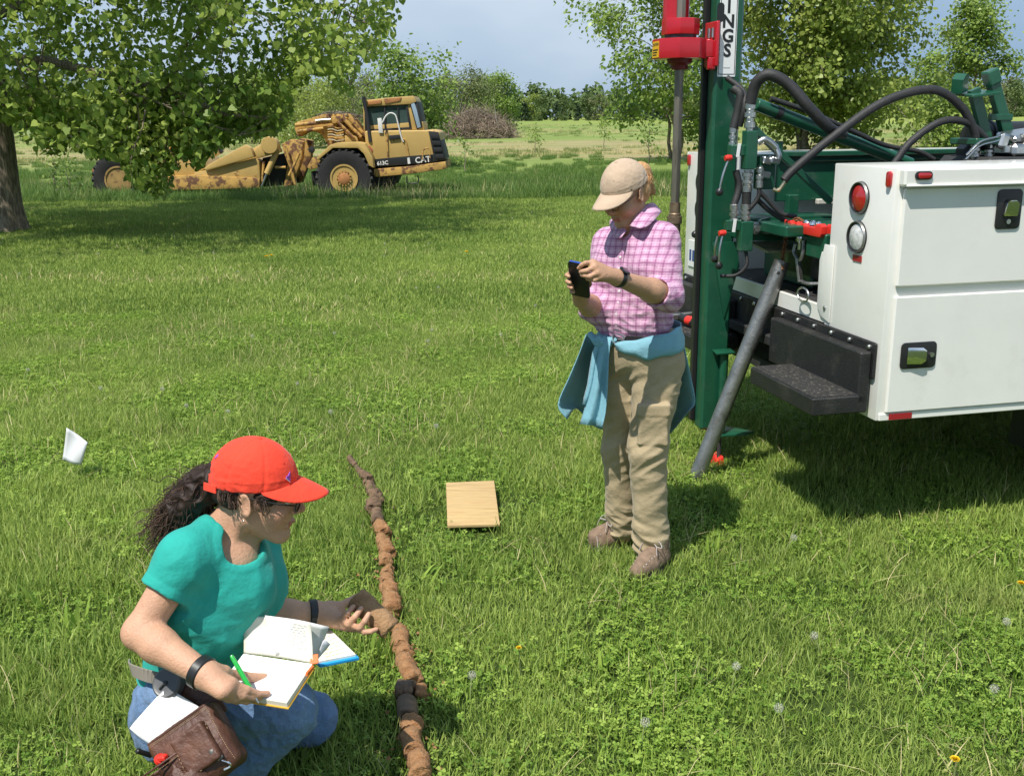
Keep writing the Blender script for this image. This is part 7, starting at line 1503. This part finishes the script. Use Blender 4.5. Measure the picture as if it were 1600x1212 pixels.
def seated():
    up = Vector((0, 0, 1)); fw = Vector((0.93, -0.37, 0)).normalized(); lf = up.cross(fw).normalized()           # her left is away from the camera
    Mb = np.array([tuple(lf), tuple(fw), tuple(up)]); tilt = Vector((0.42, 0.0, 0.90)).normalized()
    P0 = at(290, 1085, 2.36); nb = at(350, 832, 2.34); NS, FS = at(290, 874, 2.22), at(398, 858, 2.46); NE, NW = at(218, 988, 2.14), at(320, 1053, 2.05); FE, FW = at(424, 962, 2.44), at(492, 957, 2.475)
    nh, nk, na = at(285, 1092, 2.27), at(448, 1112, 2.30), at(335, 1240, 2.27); fh, fk, fa = at(305, 1090, 2.46), at(484, 1122, 2.58), at(330, 1150, 2.62)
    hd = Head(at(403, 768, 2.33), (0.975, -0.04, -0.21), 0.0, 1.03); ch = at(340, 935, 2.34); Mt = frame((0.9, -0.36, -0.30)); Mt = np.array([Mt[0], Mt[1], Mt[2] if Mt[2][2] > 0 else -Mt[2]])
    B = [Ell(P0, (0.12, 0.09, 0.09), Mb, 0.05), Cap(P0 + (ch - P0) * 0.2, ch, 0.085, 0.095, 0.05, False, (tuple(lf), 1.25)), Cap(ch, at(362, 878, 2.31), 0.095, 0.066, 0.05), Cap(NS, FS, 0.045, None, 0.05), Cap(nb + up * -0.05, nb, 0.075, 0.055, 0.04), Cap(nb, hd.w(0, -0.022, -0.03), 0.052, 0.050, 0.02),
         Cap(nh, nk, 0.08, 0.055, 0.03), Cap(nk, na, 0.045, 0.038, 0.02), Cap(fh, fk, 0.07, 0.055, 0.03), Cap(fk, fa, 0.05, 0.038, 0.02),
         Cap(NS, NE, 0.046, 0.037, 0.02), Cap(NE, NE.lerp(NW, 0.3), 0.037, 0.040, 0.02), Cap(NE.lerp(NW, 0.3), NW, 0.040, 0.027, 0.02), Cap(FS, FE, 0.045, 0.040, 0.02), Cap(FE, FE.lerp(FW, 0.4), 0.040, 0.038, 0.02), Cap(FE.lerp(FW, 0.4), FW, 0.038, 0.026, 0.02)]
    # cords of the turned neck
    B += [Cap(hd.w(-0.05, -0.01, -0.05), nb + fw * 0.04 + lf * -0.02 + up * -0.02, 0.016, 0.012, 0.02), Cap(hd.w(0.02, 0.03, -0.08), nb + fw * 0.055 + up * -0.02, 0.022, 0.02, 0.03), Cap(nb + fw * 0.05 - lf * 0.02 + up * -0.03, NS + up * 0.01, 0.014, 0.014, 0.03)]
    B += hd.prims()
    # near hand: holds the open book by its lower edge, pen under the thumb
    kn = [(362, 1066, 2.035), (356, 1074, 2.02), (350, 1080, 2.012), (344, 1082, 2.01)]
    B += [Cap(NW, at(*q), 0.024, 0.0125, 0.018) for q in kn] + fingers([[kn[0], (386, 1077, 2.045), (404, 1084, 2.06), (418, 1083, 2.075)], [kn[1], (379, 1087, 2.035), (397, 1090, 2.055), (410, 1088, 2.08)], [kn[2], (368, 1092, 2.03), (385, 1095, 2.055), (396, 1092, 2.08)], [kn[3], (356, 1092, 2.025), (370, 1095, 2.045), (380, 1093, 2.07)]], (0.0094, 0.0096, 0.0090, 0.0080))
    B += [Cap(NW, at(350, 1050, 2.075), 0.022, 0.017, 0.018)] + fingers([[(348, 1051, 2.075), (371, 1054, 2.105), (395, 1058, 2.13), (413, 1057.5, 2.145)]], (0.0125,))
    # far hand: open upward, fingers closing up on the near side of the core
    kn = [(523, 957, 2.478), (528, 966, 2.462), (540, 974, 2.45), (552, 980, 2.445)]
    B += [Cap(FW, at(*q), 0.023, 0.0125, 0.018) for q in kn] + fingers([[kn[0], (533, 968, 2.445), (543, 958, 2.437), (552, 947.5, 2.45)], [kn[1], (544, 974, 2.425), (555, 963, 2.424), (564, 950.5, 2.44)], [kn[2], (562, 980, 2.412), (570, 970, 2.412), (576, 959, 2.425)], [kn[3], (570, 987, 2.412), (580, 986, 2.41), (588, 982.5, 2.418)]], (0.0092, 0.0095, 0.0090, 0.0080))
    B += [Cap(FW, at(528, 950, 2.52), 0.022, 0.018, 0.018), Cap(at(515, 950, 2.51), at(550, 972, 2.49), 0.018, 0.014, 0.018)] + fingers([[(528, 948, 2.52), (543, 941, 2.545), (556, 934, 2.56), (566, 935, 2.56)]], (0.0125,))
    body = skin('person', B, 0.0031, m_skinB, None, None, lambda P: hd.tint(P, (0.25, 0.18, 0.14)))
    tag(body, 'woman crouching in a red cap, teal t-shirt and jeans with a notebook on her knee', 'person'); hd.extras(body)
    cap = hd.cap(m_capR, body, 0.16, 0.0028, 8.0)
    b = MB(); b.bar(Vector(hd.w(-0.066, -0.080, 0.012)), Vector(hd.w(-0.040, -0.116, 0.004)), 0.004, 0.019, tuple(hd.M[2]), 0.001); b.build('strap_tab', m_capR, cap)
    # embroidered emblem on the front panels and a mark at the back edge
    b = MB(); me_ = mat('emblem_violet', (0.30, 0.10, 0.55), 0.7)
    def on_cap(x, y, z): v = np.array([x, y + 0.014, z - 0.032]); v = v / np.linalg.norm(v / np.array([0.0825, 0.103, 0.100])); return Vector(hd.w(v[0], v[1] - 0.014, v[2] + 0.032)), Vector(v[0] * hd.M[0] + v[1] * hd.M[1] + v[2] * hd.M[2]).normalized()
    o_, nn = on_cap(-0.040, 0.082, 0.070); e1 = Vector(hd.M[1]); e1 = (e1 - nn * e1.dot(nn)).normalized(); e2 = nn.cross(e1); e2 = e2 if e2.z > 0 else -e2; o_ = o_ + nn * 0.0012
    b.prism([(-0.009, -0.001), (0.009, -0.001), (0.006, -0.006), (-0.006, -0.006)], o_, e1, e2, 0.002); b.prism([(-0.004, 0.001), (0.005, 0.001), (-0.002, 0.014)], o_, e1, e2, 0.002); b.build('emblem', me_, cap, smooth=False)
    b = MB(); b.prism([(-0.010, -0.0085), (0.010, -0.0085), (0.008, -0.007), (-0.008, -0.007)], o_, e1, e2, 0.002); b.build('emblem_line', m_paper, cap, smooth=False)
    b = MB(); q_, n2 = on_cap(-0.03, -0.098, 0.078); e3 = Vector(hd.M[1]); e3 = (e3 - n2 * e3.dot(n2)).normalized(); b.prism([(-0.006, -0.005), (0.005, -0.004), (0.006, 0.004), (-0.004, 0.005)], q_ + n2 * 0.001, e3, n2.cross(e3), 0.002); b.build('emblem', me_, cap, smooth=False)
    # curly hair: temples, and a full pony tail of curls through the back of the cap
    g = np.random.default_rng(12); blob = [Ell(hd.w(0, -0.038, 0.004), (0.0765, 0.078, 0.052), hd.M, 0.02), Ell(at(322, 758, 2.36), (0.042, 0.05, 0.042), None, 0.04), Ell(at(298, 782, 2.36), (0.038, 0.048, 0.040), None, 0.04), Ell(at(276, 802, 2.36), (0.026, 0.036, 0.034), None, 0.04), Ell(hd.w(-0.066, 0.034, 0.016), (0.010, 0.026, 0.016), hd.M, 0.01), Ell(hd.w(0.066, 0.034, 0.016), (0.010, 0.026, 0.016), hd.M, 0.01),
            Half(hd.w(0, 0, 0.035), hd.M[2] * 1.0 + hd.M[1] * 0.35)]
    blob2 = [p for p in blob if not isinstance(p, Half)]
    hair = skin('hair', [blob[0], blob[4], blob[5], Half(hd.w(0, 0, 0.034), hd.M[2]), Cap(hd.w(-0.1, -0.008, -0.01), hd.w(0.1, -0.008, -0.01), 0.024, None, 0.01, True)], 0.0032, m_hairB, body, lambda P: -0.004 * ridge(P * np.array([55, 55, 38])))
    skin('pony_tail', blob[1:4] + [Ell(at(342, 748, 2.35), (0.026, 0.034, 0.026), None, 0.03)], 0.004, m_hairB, hair, lambda P: -0.010 * ridge(P * 26) - 0.004 * ridge(P * 60))
    b = MB(); fv = []
    ctr = [A3(at(342, 746, 2.35)), A3(at(318, 758, 2.36)), A3(at(296, 781, 2.36)), A3(at(272, 806, 2.36)), A3(at(262, 828, 2.36))]
    for k in range(1250):
        t = g.random() * 3.2; i = int(t); c0 = ctr[i] + (ctr[i + 1] - ctr[i]) * (t - i); r = (0.038, 0.046, 0.042, 0.030)[i] * (0.72 + 0.36 * g.random()); d = g.normal(0, 1, 3); d /= np.linalg.norm(d)
        flow = ctr[min(i + 1, 4)] - ctr[i]; flow /= np.linalg.norm(flow); p = c0 + d * r; L = 0.04 + 0.05 * g.random(); fr = 110 + 70 * g.random(); am = 0.004 + 0.004 * g.random(); u = np.cross(flow, d); u /= np.linalg.norm(u) + 1e-9; dr = flow * 0.9 + d * (0.25 * g.random()) + np.array([0, 0, -0.5 * (g.random() < 0.6)]) + g.normal(0, 0.25, 3); ph = g.random() * 6
        P = [Vector(p + dr * s * L + (u * math.cos(ph + s * L * fr) + d * math.sin(ph + s * L * fr)) * am) for s in np.linspace(0, 1, 13)]; n0 = len(b.f); b.tube(P, [0.0011 * (1 - 0.6 * s) + 0.0003 for s in np.linspace(0, 1, 13)], 4, False); fv += [g.random()] * (len(b.f) - n0)
    for k in range(70):                                         # loose curls in front of and behind the ear
        q = hd.w(-0.078 - 0.004 * g.random(), g.uniform(-0.07, 0.042), g.uniform(0.0, 0.02)); L = 0.012 + 0.022 * g.random(); fr = 130 + 60 * g.random(); ph = g.random() * 6
        if abs(hd.loc(q[None])[0][1] + 0.006) < 0.016: continue
        P = [Vector(q + np.array([0.1 * s * L, -0.15 * s * L, -s * L]) + (hd.M[1] * math.cos(ph + s * L * fr) + hd.M[0] * math.sin(ph + s * L * fr)) * 0.0035) for s in np.linspace(0, 1, 11)]; n0 = len(b.f); b.tube(P, 0.0011, 4, False); fv += [g.random()] * (len(b.f) - n0)
    co = b.build('curls', m_hairB, hair); co['kind'] = 'stuff'; a = co.data.attributes.new('var', 'FLOAT', 'FACE'); a.data.foreach_set('value', np.array(fv, np.float32))
    # glasses
    b = MB()
    for q in (-1, 1):
        b.tube([Vector(hd.w(q * 0.031 + 0.023 * math.cos(a), 0.103 - 0.006 * abs(math.cos(a)) * 0, 0.002 + 0.017 * math.sin(a))) for a in np.linspace(0, 6.283, 19)], 0.0020, 6); b.tube([Vector(hd.w(q * 0.054, 0.100, 0.008)), Vector(hd.w(q * 0.074, 0.07, 0.012)), Vector(hd.w(q * 0.080, -0.008, 0.014))], 0.0020, 6)
    b.tube([Vector(hd.w(-0.009, 0.104, 0.004)), Vector(hd.w(0, 0.109, 0.008)), Vector(hd.w(0.009, 0.104, 0.004))], 0.0018, 6); gl = b.build('spectacles', m_black, body)
    b = MB(); b.lathe([(0.0, -0.0022), (0.0022, 0), (0.0, 0.0022)], hd.w(-0.083, -0.004, -0.040), (0, 0, 1), 10); b.build('earring', m_steel, body)
    # ---- t-shirt
    fwd2 = Vector(Mt[1])
    tee = [Cap(P0 + up * 0.0, ch, 0.114, 0.110, 0.06, False, (tuple(lf), 1.22)), Cap(NS + up * 0.002, FS, 0.048, None, 0.05), Cap(at(330, 838, 2.29), NS, 0.046, 0.047, 0.05), Ell(ch + up * 0.02, (0.135, 0.106, 0.15), Mt, 0.06), Cap(ch, at(362, 878, 2.31), 0.107, 0.077, 0.05), Cap(nb + up * -0.06, nb + up * -0.015, 0.085, 0.066, 0.05), Ell(at(390, 918, 2.28), (0.056, 0.052, 0.058), None, 0.06), Ell(at(400, 905, 2.41), (0.054, 0.050, 0.056), None, 0.06)]
    slv = [Cap(NS, NS.lerp(NE, 0.52), 0.054, 0.058, 0.03), Cap(FS, FS.lerp(FE, 0.56), 0.055, 0.055, 0.03)]
    hem = at(222, 1052, 2.30)
    cn, cf = NS.lerp(NE, 0.44), FS.lerp(FE, 0.5); an, af = (NE - NS).normalized(), (FE - FS).normalized()
    def bcut(c, a_, L=0.06, r=0.075): u = a_.orthogonal().normalized(); return Box(c + a_ * L, (L, r, r), np.array([tuple(a_), tuple(u), tuple(a_.cross(u))]), 0.002, 0.003, True)
    cuts = [Half(hem + up * -0.005, (-0.35, 0, -1)), bcut(cn, an), bcut(cf, af), Cap(cn + an * -0.03, cn + an * 0.1, 0.0545, 0.058, 0.003, True), Cap(nb + up * 0.010, hd.w(0, 0.0, -0.06), 0.064, 0.080, 0.012, True), Ell(at(374, 850, 2.29), (0.062, 0.066, 0.058), None, 0.010, True)]
    def hemband(P):
        out = np.zeros(len(P))
        for c_, a_ in ((cn, an), (cf, af)):
            q = A3(c_) - P; t = q @ A3(a_); r = np.linalg.norm(q - t[:, None] * A3(a_), axis=1); out += 0.0016 * (r < 0.085) / (1 + np.exp((t - 0.017) / 0.0008))
        e = cuts[5].d(P); out += 0.0022 * (e < 0.08) / (1 + np.exp((e - 0.017) / 0.0008)) * (P[:, 2] > A3(ch)[2]); return out
    def disp(P):
        z = P[:, 2]; w = np.clip((0.66 - z) / 0.16, 0.12, 1); s = P @ A3(lf); f = P @ A3(tilt); x = P[:, 0]
        return -(0.0075 * ridge(np.stack([s * 4, x * 5, f * 12 + s * 5], 1)) + 0.0040 * ridge(np.stack([s * 9, x * 9, f * 26 - x * 9], 1))) * w - 0.0024 * ridge(np.stack([s * 11, x * 11 + z * 5, z * 14 - x * 6], 1)) - hemband(P)
    # the near sleeve is cut by its own box only; keep the body out of that box by joining sleeve and body afterwards
    sh = skin('t_shirt', slv + cuts[1:4] + tee + [cuts[0]] + cuts[4:], 0.0036, m_tee, body, disp)
    # ---- jeans
    je = [Ell(P0 + up * -0.03, (0.155, 0.112, 0.14), Mb, 0.05), Cap(nh, nk, 0.095, 0.070, 0.05), Cap(nk, na, 0.066, 0.058, 0.02), Cap(fh, fk, 0.088, 0.068, 0.03), Cap(fk, fa, 0.066, 0.058, 0.02)]
    def disp2(P):
        k = np.exp(-np.linalg.norm(P - A3(nk), axis=1) ** 2 / 0.02); c = np.exp(-np.linalg.norm(P - A3(nh.lerp(nk, 0.2)), axis=1) ** 2 / 0.03)
        return -(0.0055 * ridge(P * np.array([12, 9, 16])) + 0.0095 * ridge(np.stack([P[:, 0] * 30 + P[:, 2] * 14, P[:, 1] * 9, P[:, 2] * 18 - P[:, 0] * 10], 1)) * (0.35 + 0.65 * c) + 0.002 * ridge(P * 40) + 0.003 * k * ridge(P * np.array([20, 30, 34])))
    jn = skin('jeans', je, 0.004, m_denim, body, disp2)
    b = MB(); p = surf(je, at(205, 1095, 2.3), Vector((-0.55, -0.8, 0.1)))
    # ---- wrist bands
    def bandw(W0, W1, t, r, w, name, face=None):
        ax = (W1 - W0).normalized(); c = W0.lerp(W1, t); u = ax.orthogonal().normalized(); v = ax.cross(u); b = MB(); b.lathe([(r - 0.004, -w / 2), (r + 0.0005, -w / 2), (r + 0.002, -w / 2 + 0.002), (r + 0.002, w / 2 - 0.002), (r + 0.0005, w / 2), (r - 0.004, w / 2)], c, ax, 32, close=True)
        o = b.build(name, m_black, body)
        if face is not None:
            n = Vector(face); n = (n - ax * n.dot(ax)).normalized(); b = MB(); b.box(c + n * (r + 0.003), (0.026, 0.024, 0.008), Matrix((ax, ax.cross(n), n)).transposed(), 0.003); b.build('watch_face', m_black, o)
    bandw(NE, NW, 0.95, 0.0365, 0.022, 'watch', (0.2, 0.3, -0.9)); bandw(FE, FW, 0.96, 0.0345, 0.020, 'wrist_band', (0, -0.3, -0.9))
    P = crom([at(205, 1038, 2.30), at(206, 1046, 2.24), at(226, 1054, 2.20), at(250, 1060, 2.19), at(275, 1064, 2.19)], 4)
    strip('belt', P, Vector((-0.3, -0.9, 0.1)), 0.032, 0.004, mat('grey_web', (0.26, 0.23, 0.19), 0.8), body)
    return body, je

def hand_things(je):
    up = Vector((0, 0, 1))
    core_piece(at(556, 933, 2.49), at(610, 983, 2.445), 0.0315, 0.12, m_soilt, 77, 'smooth tan soil core held in the crouching woman\'s far hand', None, 'held_soil_core', 'soil core', None, 0.010)
    # ---- open notebook on the thigh
    z0 = 0.485; hL, hR = gr(381, 1020, z0 + 0.02), gr(489, 1036, z0 + 0.02); e1 = (hR - hL).normalized(); W = (hR - hL).length; nr = gr(453, 1082, z0) - hR; nr = nr - e1 * nr.dot(e1); D = nr.length; e2 = nr.normalized(); nn = e1.cross(e2); nn = nn if nn.z > 0 else -nn; c0 = (hL + hR) / 2
    root = empty('notebook', c0, 0, 'open white notebook with a yellow cover and orange band on the crouching woman\'s knee', 'notebook')
    def blk(name, x0, x1, y0, y1, t0, t1, m, bev=0.0):
        b = MB(); b.prism([(x0, y0), (x1, y0), (x1, y1), (x0, y1)], nn * ((t0 + t1) / 2), e1, e2, t1 - t0); return b.build(name, m, root, bevel=bev)
    D = max(D, 0.135)
    blk('page_block', -W / 2, W / 2, 0.002, D, -0.012, 0.0, m_edge); blk('page', -W / 2 + 0.001, W / 2 - 0.001, 0.003, D - 0.001, 0.0003, 0.0012, m_paper); blk('cover', -W / 2 - 0.003, W / 2 + 0.003, 0.0, D + 0.003, -0.0155, -0.0125, m_ycover)
    tL, tR = at(377, 963, hL.y + 0.02), at(484, 975, hR.y + 0.03)
    rows = []
    for t in (0, 0.35, 0.7, 1.0): rows.append([hL.lerp(hR, u).lerp(tL.lerp(tR, u), t) - c0 + Vector((0, 0.012 * math.sin(t * 2.4) + 0.004 * math.sin(u * 3.2), 0)) for u in (0, 0.33, 0.66, 1.0)])
    sheet('raised_page', rows, m_cream, root, 0.0012, 4)
    b = MB(); g = np.random.default_rng(4); q0 = hL.lerp(tL, 0.0)
    for i in range(9):
        t = 0.9 - 0.075 * i; k = 0.42 + 0.05 * g.random()
        while k < 0.90:
            w = 0.02 + 0.05 * g.random(); p = hL.lerp(hR, k).lerp(tL.lerp(tR, k), t) - c0 + Vector((0, 0.012 * math.sin(t * 2.4) + 0.004 * math.sin(k * 3.2) - 0.0022, 0)); q = hL.lerp(hR, k + w).lerp(tL.lerp(tR, k + w), t + 0.01 * g.normal()) - c0 + Vector((0, 0.012 * math.sin(t * 2.4) + 0.004 * math.sin(k * 3.2) - 0.0022, 0)); b.tube([p, q], 0.0005, 4); k += w + 0.02
    b.build('pencil_note', m_pencil, root)['kind'] = 'stuff'
    b = MB(); s0 = at(413, 962, hL.y + 0.045) - c0; b.prism([(0, 0), (0.001, 0)] and [(0, 0), (1, 0), (1, 1), (0, 1)], (0, 0, 0), (0.001, 0, 0), (0, 0, 0.001), 0.0001) if False else None
    Y = hR.y + 0.05; rows = [[at(x, y, Y + dy) - c0 for x, y, dy in r] for r in ([(414, 961, 0.0), (465, 968, 0.0), (514, 979, 0.01)], [(420, 990, -0.01), (465, 997, 0.0), (505, 1003, 0.02)], [(430, 1022, -0.02), (465, 1027, -0.01), (492, 1033, 0.0)])]
    sheet('loose_leaf', rows, m_paper, root, 0.0012, 4)
    rows = [[at(x, y, Y + dy) - c0 for x, y, dy in r] for r in ([(505, 1000, 0.0), (511, 1001, 0.005), (516, 1006, 0.01)], [(497, 1020, -0.005), (503, 1020, 0), (509, 1015, 0.008)], [(492, 1032, -0.01), (496, 1030, -0.005), (500, 1024, 0)])]
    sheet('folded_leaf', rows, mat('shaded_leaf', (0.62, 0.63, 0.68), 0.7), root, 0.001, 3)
    b = MB(); b.bar(at(491, 1022, hR.y + 0.015) - c0, at(491.5, 1037, hR.y - 0.002) - c0, 0.019, 0.004, (0, -1, 0.3), 0.001); b.bar(at(489, 1042, hR.y - 0.02) - c0, at(479, 1053, hR.y - 0.06) - c0, 0.006, 0.010, (0, -0.4, 1), 0.001); b.build('elastic_band', m_orange, root)
    # ---- blue-backed pad behind it
    z1 = 0.43; A_ = [gr(500, 1038, z1), gr(561, 1026, z1), gr(512, 978, z1 + 0.01), gr(470, 1005, z1 + 0.01)]; c1 = sum(A_, Vector()) / 4
    root = empty('clipboard', c1, 0, 'blue-backed pad with a filled-in sheet lying behind the open notebook', 'pad'); A_ = [a - c1 for a in A_]
    u1 = (A_[1] - A_[0]).normalized(); n1 = u1.cross(A_[2] - A_[1]).normalized(); n1 = n1 if n1.z > 0 else -n1; v1 = n1.cross(u1); P2 = [(a.dot(u1), a.dot(v1)) for a in A_]
    b = MB(); b.prism(P2, n1 * -0.006, u1, v1, 0.008); b.build('backing', m_skyblue, root, bevel=0.001)
    P3 = [(x * 0.93 - 0.002, y * 0.93 + 0.003) for x, y in P2]; b = MB(); b.prism(P3, n1 * 0.001, u1, v1, 0.006); b.build('sheet', m_cream, root)
    b = MB(); cx = sum(p[0] for p in P3) / 4
    for i in range(6):
        t = 0.12 + 0.12 * i; a = Vector(P3[0]).lerp(Vector(P3[3]), t); c = Vector(P3[1]).lerp(Vector(P3[2]), t); k = 0.25
        while k < 0.86: w = 0.05 + 0.08 * g.random(); p = a.lerp(c, k); q = a.lerp(c, min(0.9, k + w)); b.tube([u1 * p.x + v1 * p.y + n1 * 0.0045, u1 * q.x + v1 * q.y + n1 * 0.0045], 0.0007, 4); k += w + 0.05
    b.build('pencil_note', m_ochre, root)['kind'] = 'stuff'
    # ---- green pen
    p0, p1 = at(361, 1023, 2.10), at(404, 1098, 2.045); d = (p1 - p0).normalized(); L = (p1 - p0).length; root = empty('pen', p0, 0, 'bright green pen in the crouching woman\'s near hand', 'pen')
    b = MB(); b.lathe([(0.0, 0), (0.0038, 0.001), (0.0050, 0.006), (0.0055, 0.03), (0.0055, L - 0.03), (0.0035, L - 0.015)], (0, 0, 0), d, 16); b.build('barrel', m_pengreen, root)
    b = MB(); b.lathe([(0.0035, L - 0.015), (0.0012, L), (0, L + 0.001)], (0, 0, 0), d, 12); b.build('tip', m_steel, root); b = MB(); b.bar(Vector((0, -0.006, 0.002)) + d * 0.004, Vector((0, -0.0068, 0.002)) + d * 0.035, 0.003, 0.0016); b.build('clip', m_pengreen, root)
    # ---- leather tool pouch on the near hip
    o = at(233, 1161, 2.085); x1 = at(328, 1094, 2.12); y1 = at(288, 1250, 2.02); e1 = (x1 - o).normalized(); W = (x1 - o).length; e2 = y1 - o; e2 = (e2 - e1 * e2.dot(e1)).normalized(); n = e1.cross(e2).normalized(); n = n if n.y < 0 else -n; H = 0.155
    root = empty('tool_pouch', o, 0, 'brown leather tool pouch with tan stitching at the crouching woman\'s hip', 'pouch'); Mp = np.array([tuple(e1), tuple(e2), tuple(n)])
    def Lc(a, b_, c_=0.0): return e1 * (a * W) + e2 * (b_ * H) + n * c_
    pr = [Box(Lc(0.5, 0.5, -0.012), (W * 0.52, H * 0.52, 0.036), Mp, 0.02, 0.01), Ell(Lc(0.5, 0.6, 0.008), (W * 0.46, H * 0.42, 0.040), Mp, 0.03), Box(Lc(0.5, -0.05, -0.008), (W * 0.49, 0.035, 0.022), Mp, 0.01, 0.004, True)]
    sk = lambda nm, p_, h=0.0032: skin(nm, p_, h, m_leather, root, lambda P: -0.0018 * ridge(P * 24) - 0.0006 * ridge(P * 70))
    sk('pouch_body', pr)
    sk('back_flap', [Box(Lc(0.55, -0.12, -0.044), (W * 0.50, H * 0.34, 0.006), Mp, 0.004, 0.004)])
    # small square pocket and the belly pocket, each with a raised rim
    p1c = pr[:2]
    sk('front_pocket', [Box(surf([Box(q.c, q.h + q.rr, q.M, q.rr, q.k) if isinstance(q, Box) else q for q in pr[:2]], Lc(0.62, 0.52), n) * 1.0 + n * -0.002, (W * 0.25, H * 0.30, 0.013), Mp, 0.006, 0.004)])
    sk('belly_pocket', [Ell(Lc(0.16, 0.92, 0.030), (W * 0.43, H * 0.66, 0.044), Mp, 0.01), Half(Lc(0.16, 0.36, 0.03), tuple(-e2 + n * 0.35), 0.004), Ell(Lc(0.16, 0.86, 0.032), (W * 0.40, H * 0.66, 0.039), Mp, 0.004, True)], 0.0028)
    def seam(name, pts, up_=0.0035, m=m_leather, r=0.004):
        b = MB(); b.tube(crom(pts, 6), r, 8); return b.build(name, m, root)
    full = [Box(q.c, q.h + q.rr, q.M, q.rr, q.k) if isinstance(q, Box) else q for q in pr[:2]]
    S = lambda a, b_: surf(full, Lc(a, b_), n)
    rim = [S(a, 0.03) + n * 0.001 for a in np.linspace(0.02, 0.98, 9)]; seam('rim', rim)
    def stitch(pts, nm='stitching'):
        b = MB(); P = crom(pts, 10)
        for i in range(0, len(P) - 2, 2): b.tube([P[i] + n * 0.0012, P[i + 1] + n * 0.0018], 0.0008, 4)
        b.build(nm, m_thread, root)['kind'] = 'stuff'
    for off in (0.06, 0.085): stitch([S(a, off) + n * 0.0012 for a in np.linspace(0.03, 0.97, 9)])
    stitch([S(0.955, b_) + n * 0.001 for b_ in np.linspace(0.08, 0.95, 7)]); fp = lambda a, b_: S(a, b_) + n * 0.0105
    stitch([fp(0.39, 0.24), fp(0.62, 0.235), fp(0.86, 0.24), fp(0.86, 0.52), fp(0.85, 0.80), fp(0.62, 0.81), fp(0.39, 0.80), fp(0.39, 0.52), fp(0.39, 0.25)])
    arc = [Lc(0.16 + 0.40 * math.cos(t), 0.37 + 0.035 * math.sin(t), 0.022 + 0.036 * math.sin(t)) for t in np.linspace(0.15, 2.99, 11)]
    seam('rim', arc, r=0.0026); stitch([p_ + e2 * 0.008 + n * 0.0035 for p_ in arc])
    b = MB(); b.bar(S(0.5, 0.30) + n * 0.014, S(0.76, 0.62) + n * 0.014, 0.028, 0.004, tuple(n), 0.001); b.build('pocket_tab', m_leather, root)
    b = MB(); b.bar(S(0.80, 0.66) + n * 0.014, S(0.84, 0.84) + n * 0.014, 0.016, 0.006, tuple(n), 0.002); b.lathe([(0.005, 0), (0.005, 0.004), (0, 0.005)], S(0.80, 0.68) + n * 0.015, n, 12); b.build('buckle', m_gsteel, root)
    b = MB(); b.tube(crom([S(0.84, 0.86) + n * 0.014, S(0.90, 0.95) + n * 0.02, S(0.88, 1.0) + n * 0.024, S(0.80, 0.99) + n * 0.024], 6), 0.0024, 8); b.build('wire_loop', m_chrome, root)
    # papers standing in the pouch
    q = [at(200, 1140, 2.085), at(255, 1079, 2.14), at(308, 1111, 2.12), at(245, 1168, 2.07)]; c = sum(q, Vector()) / 4; root2 = empty('folded_papers', c, 0, 'folded white papers sticking out of the brown tool pouch', 'papers'); q = [a - c for a in q]
    inn = (q[3] + q[2] - q[0] - q[1]).normalized() * 0.05
    for k in range(3):
        dz = Vector((0.002 * k, 0.006 * k, 0.002 * k)); rows = [[q[0].lerp(q[1], u) + dz + Vector((0, 0.004 * math.sin(u * 3.1), 0)) for u in (0.04, 0.35, 0.7, 1)], [q[0].lerp(q[3], 0.5).lerp(q[1].lerp(q[2], 0.5), u) + dz + Vector((0, -0.003 * math.sin(u * 3.1), 0)) for u in (0, 0.35, 0.7, 1)], [q[3].lerp(q[2], u) + dz + inn for u in (0, 0.35, 0.7, 1)]]
        sheet('paper', rows, m_paper, root2, 0.0015, 4)
    # tape measure on the belt, and odds and ends in the pouch
    c = at(263, 1067, 2.16); root3 = empty('tape_measure', c, 0, 'round grey tape measure clipped at the waist above the pouch', 'tape measure'); ax = Vector((-0.15, -0.8, 0.55)).normalized()
    b = MB(); b.lathe([(0.0, -0.02), (0.032, -0.02), (0.035, -0.015), (0.035, 0.010), (0.031, 0.014), (0.026, 0.0125), (0.012, 0.0135), (0, 0.0135)], (0, 0, 0), ax, 32); b.build('case', mat('tape_grey', (0.09, 0.092, 0.095), 0.4), root3)
    b = MB(); u = ax.orthogonal().normalized(); b.lathe([(0.005, 0.0135), (0.005, 0.018), (0, 0.019)], (0, 0, 0), ax, 14); b.bar(ax * 0.017, ax * 0.017 + u * 0.02, 0.005, 0.004, tuple(ax)); b.build('crank', m_black, root3)
    p = at(213, 1172, 2.06); b = MB(); b.cyl((0, 0, 0), at(237, 1180, 2.08) - p, 0.006, n=12, ch=0.002); ob = b.build('marker_pen', m_black); ob.location = p; tag(ob, 'thin black marker poking out at the left side of the pouch', 'marker')
    p = o + Lc(0.12, 0.33, 0.040); b = MB(); b.lathe([(0.0, -0.010), (0.010, -0.008), (0.014, 0.0), (0.012, 0.008), (0.0, 0.011)], (0, 0, 0), (0.5, -0.4, 0.7), 18); b.bar((-0.006, 0, 0.004), (0.018, -0.008, 0.012), 0.018, 0.012); ob = b.build('red_tool', m_hotred); ob.location = p; tag(ob, 'bright red object inside the belly pocket of the pouch', 'tool')
truck(); rig(); tube_and_tools(); scraper(); cores(); board(); flag(); dandelions()
standing(); _b, _je = seated(); hand_things(_je)
trees(); brush_pile(); grass()
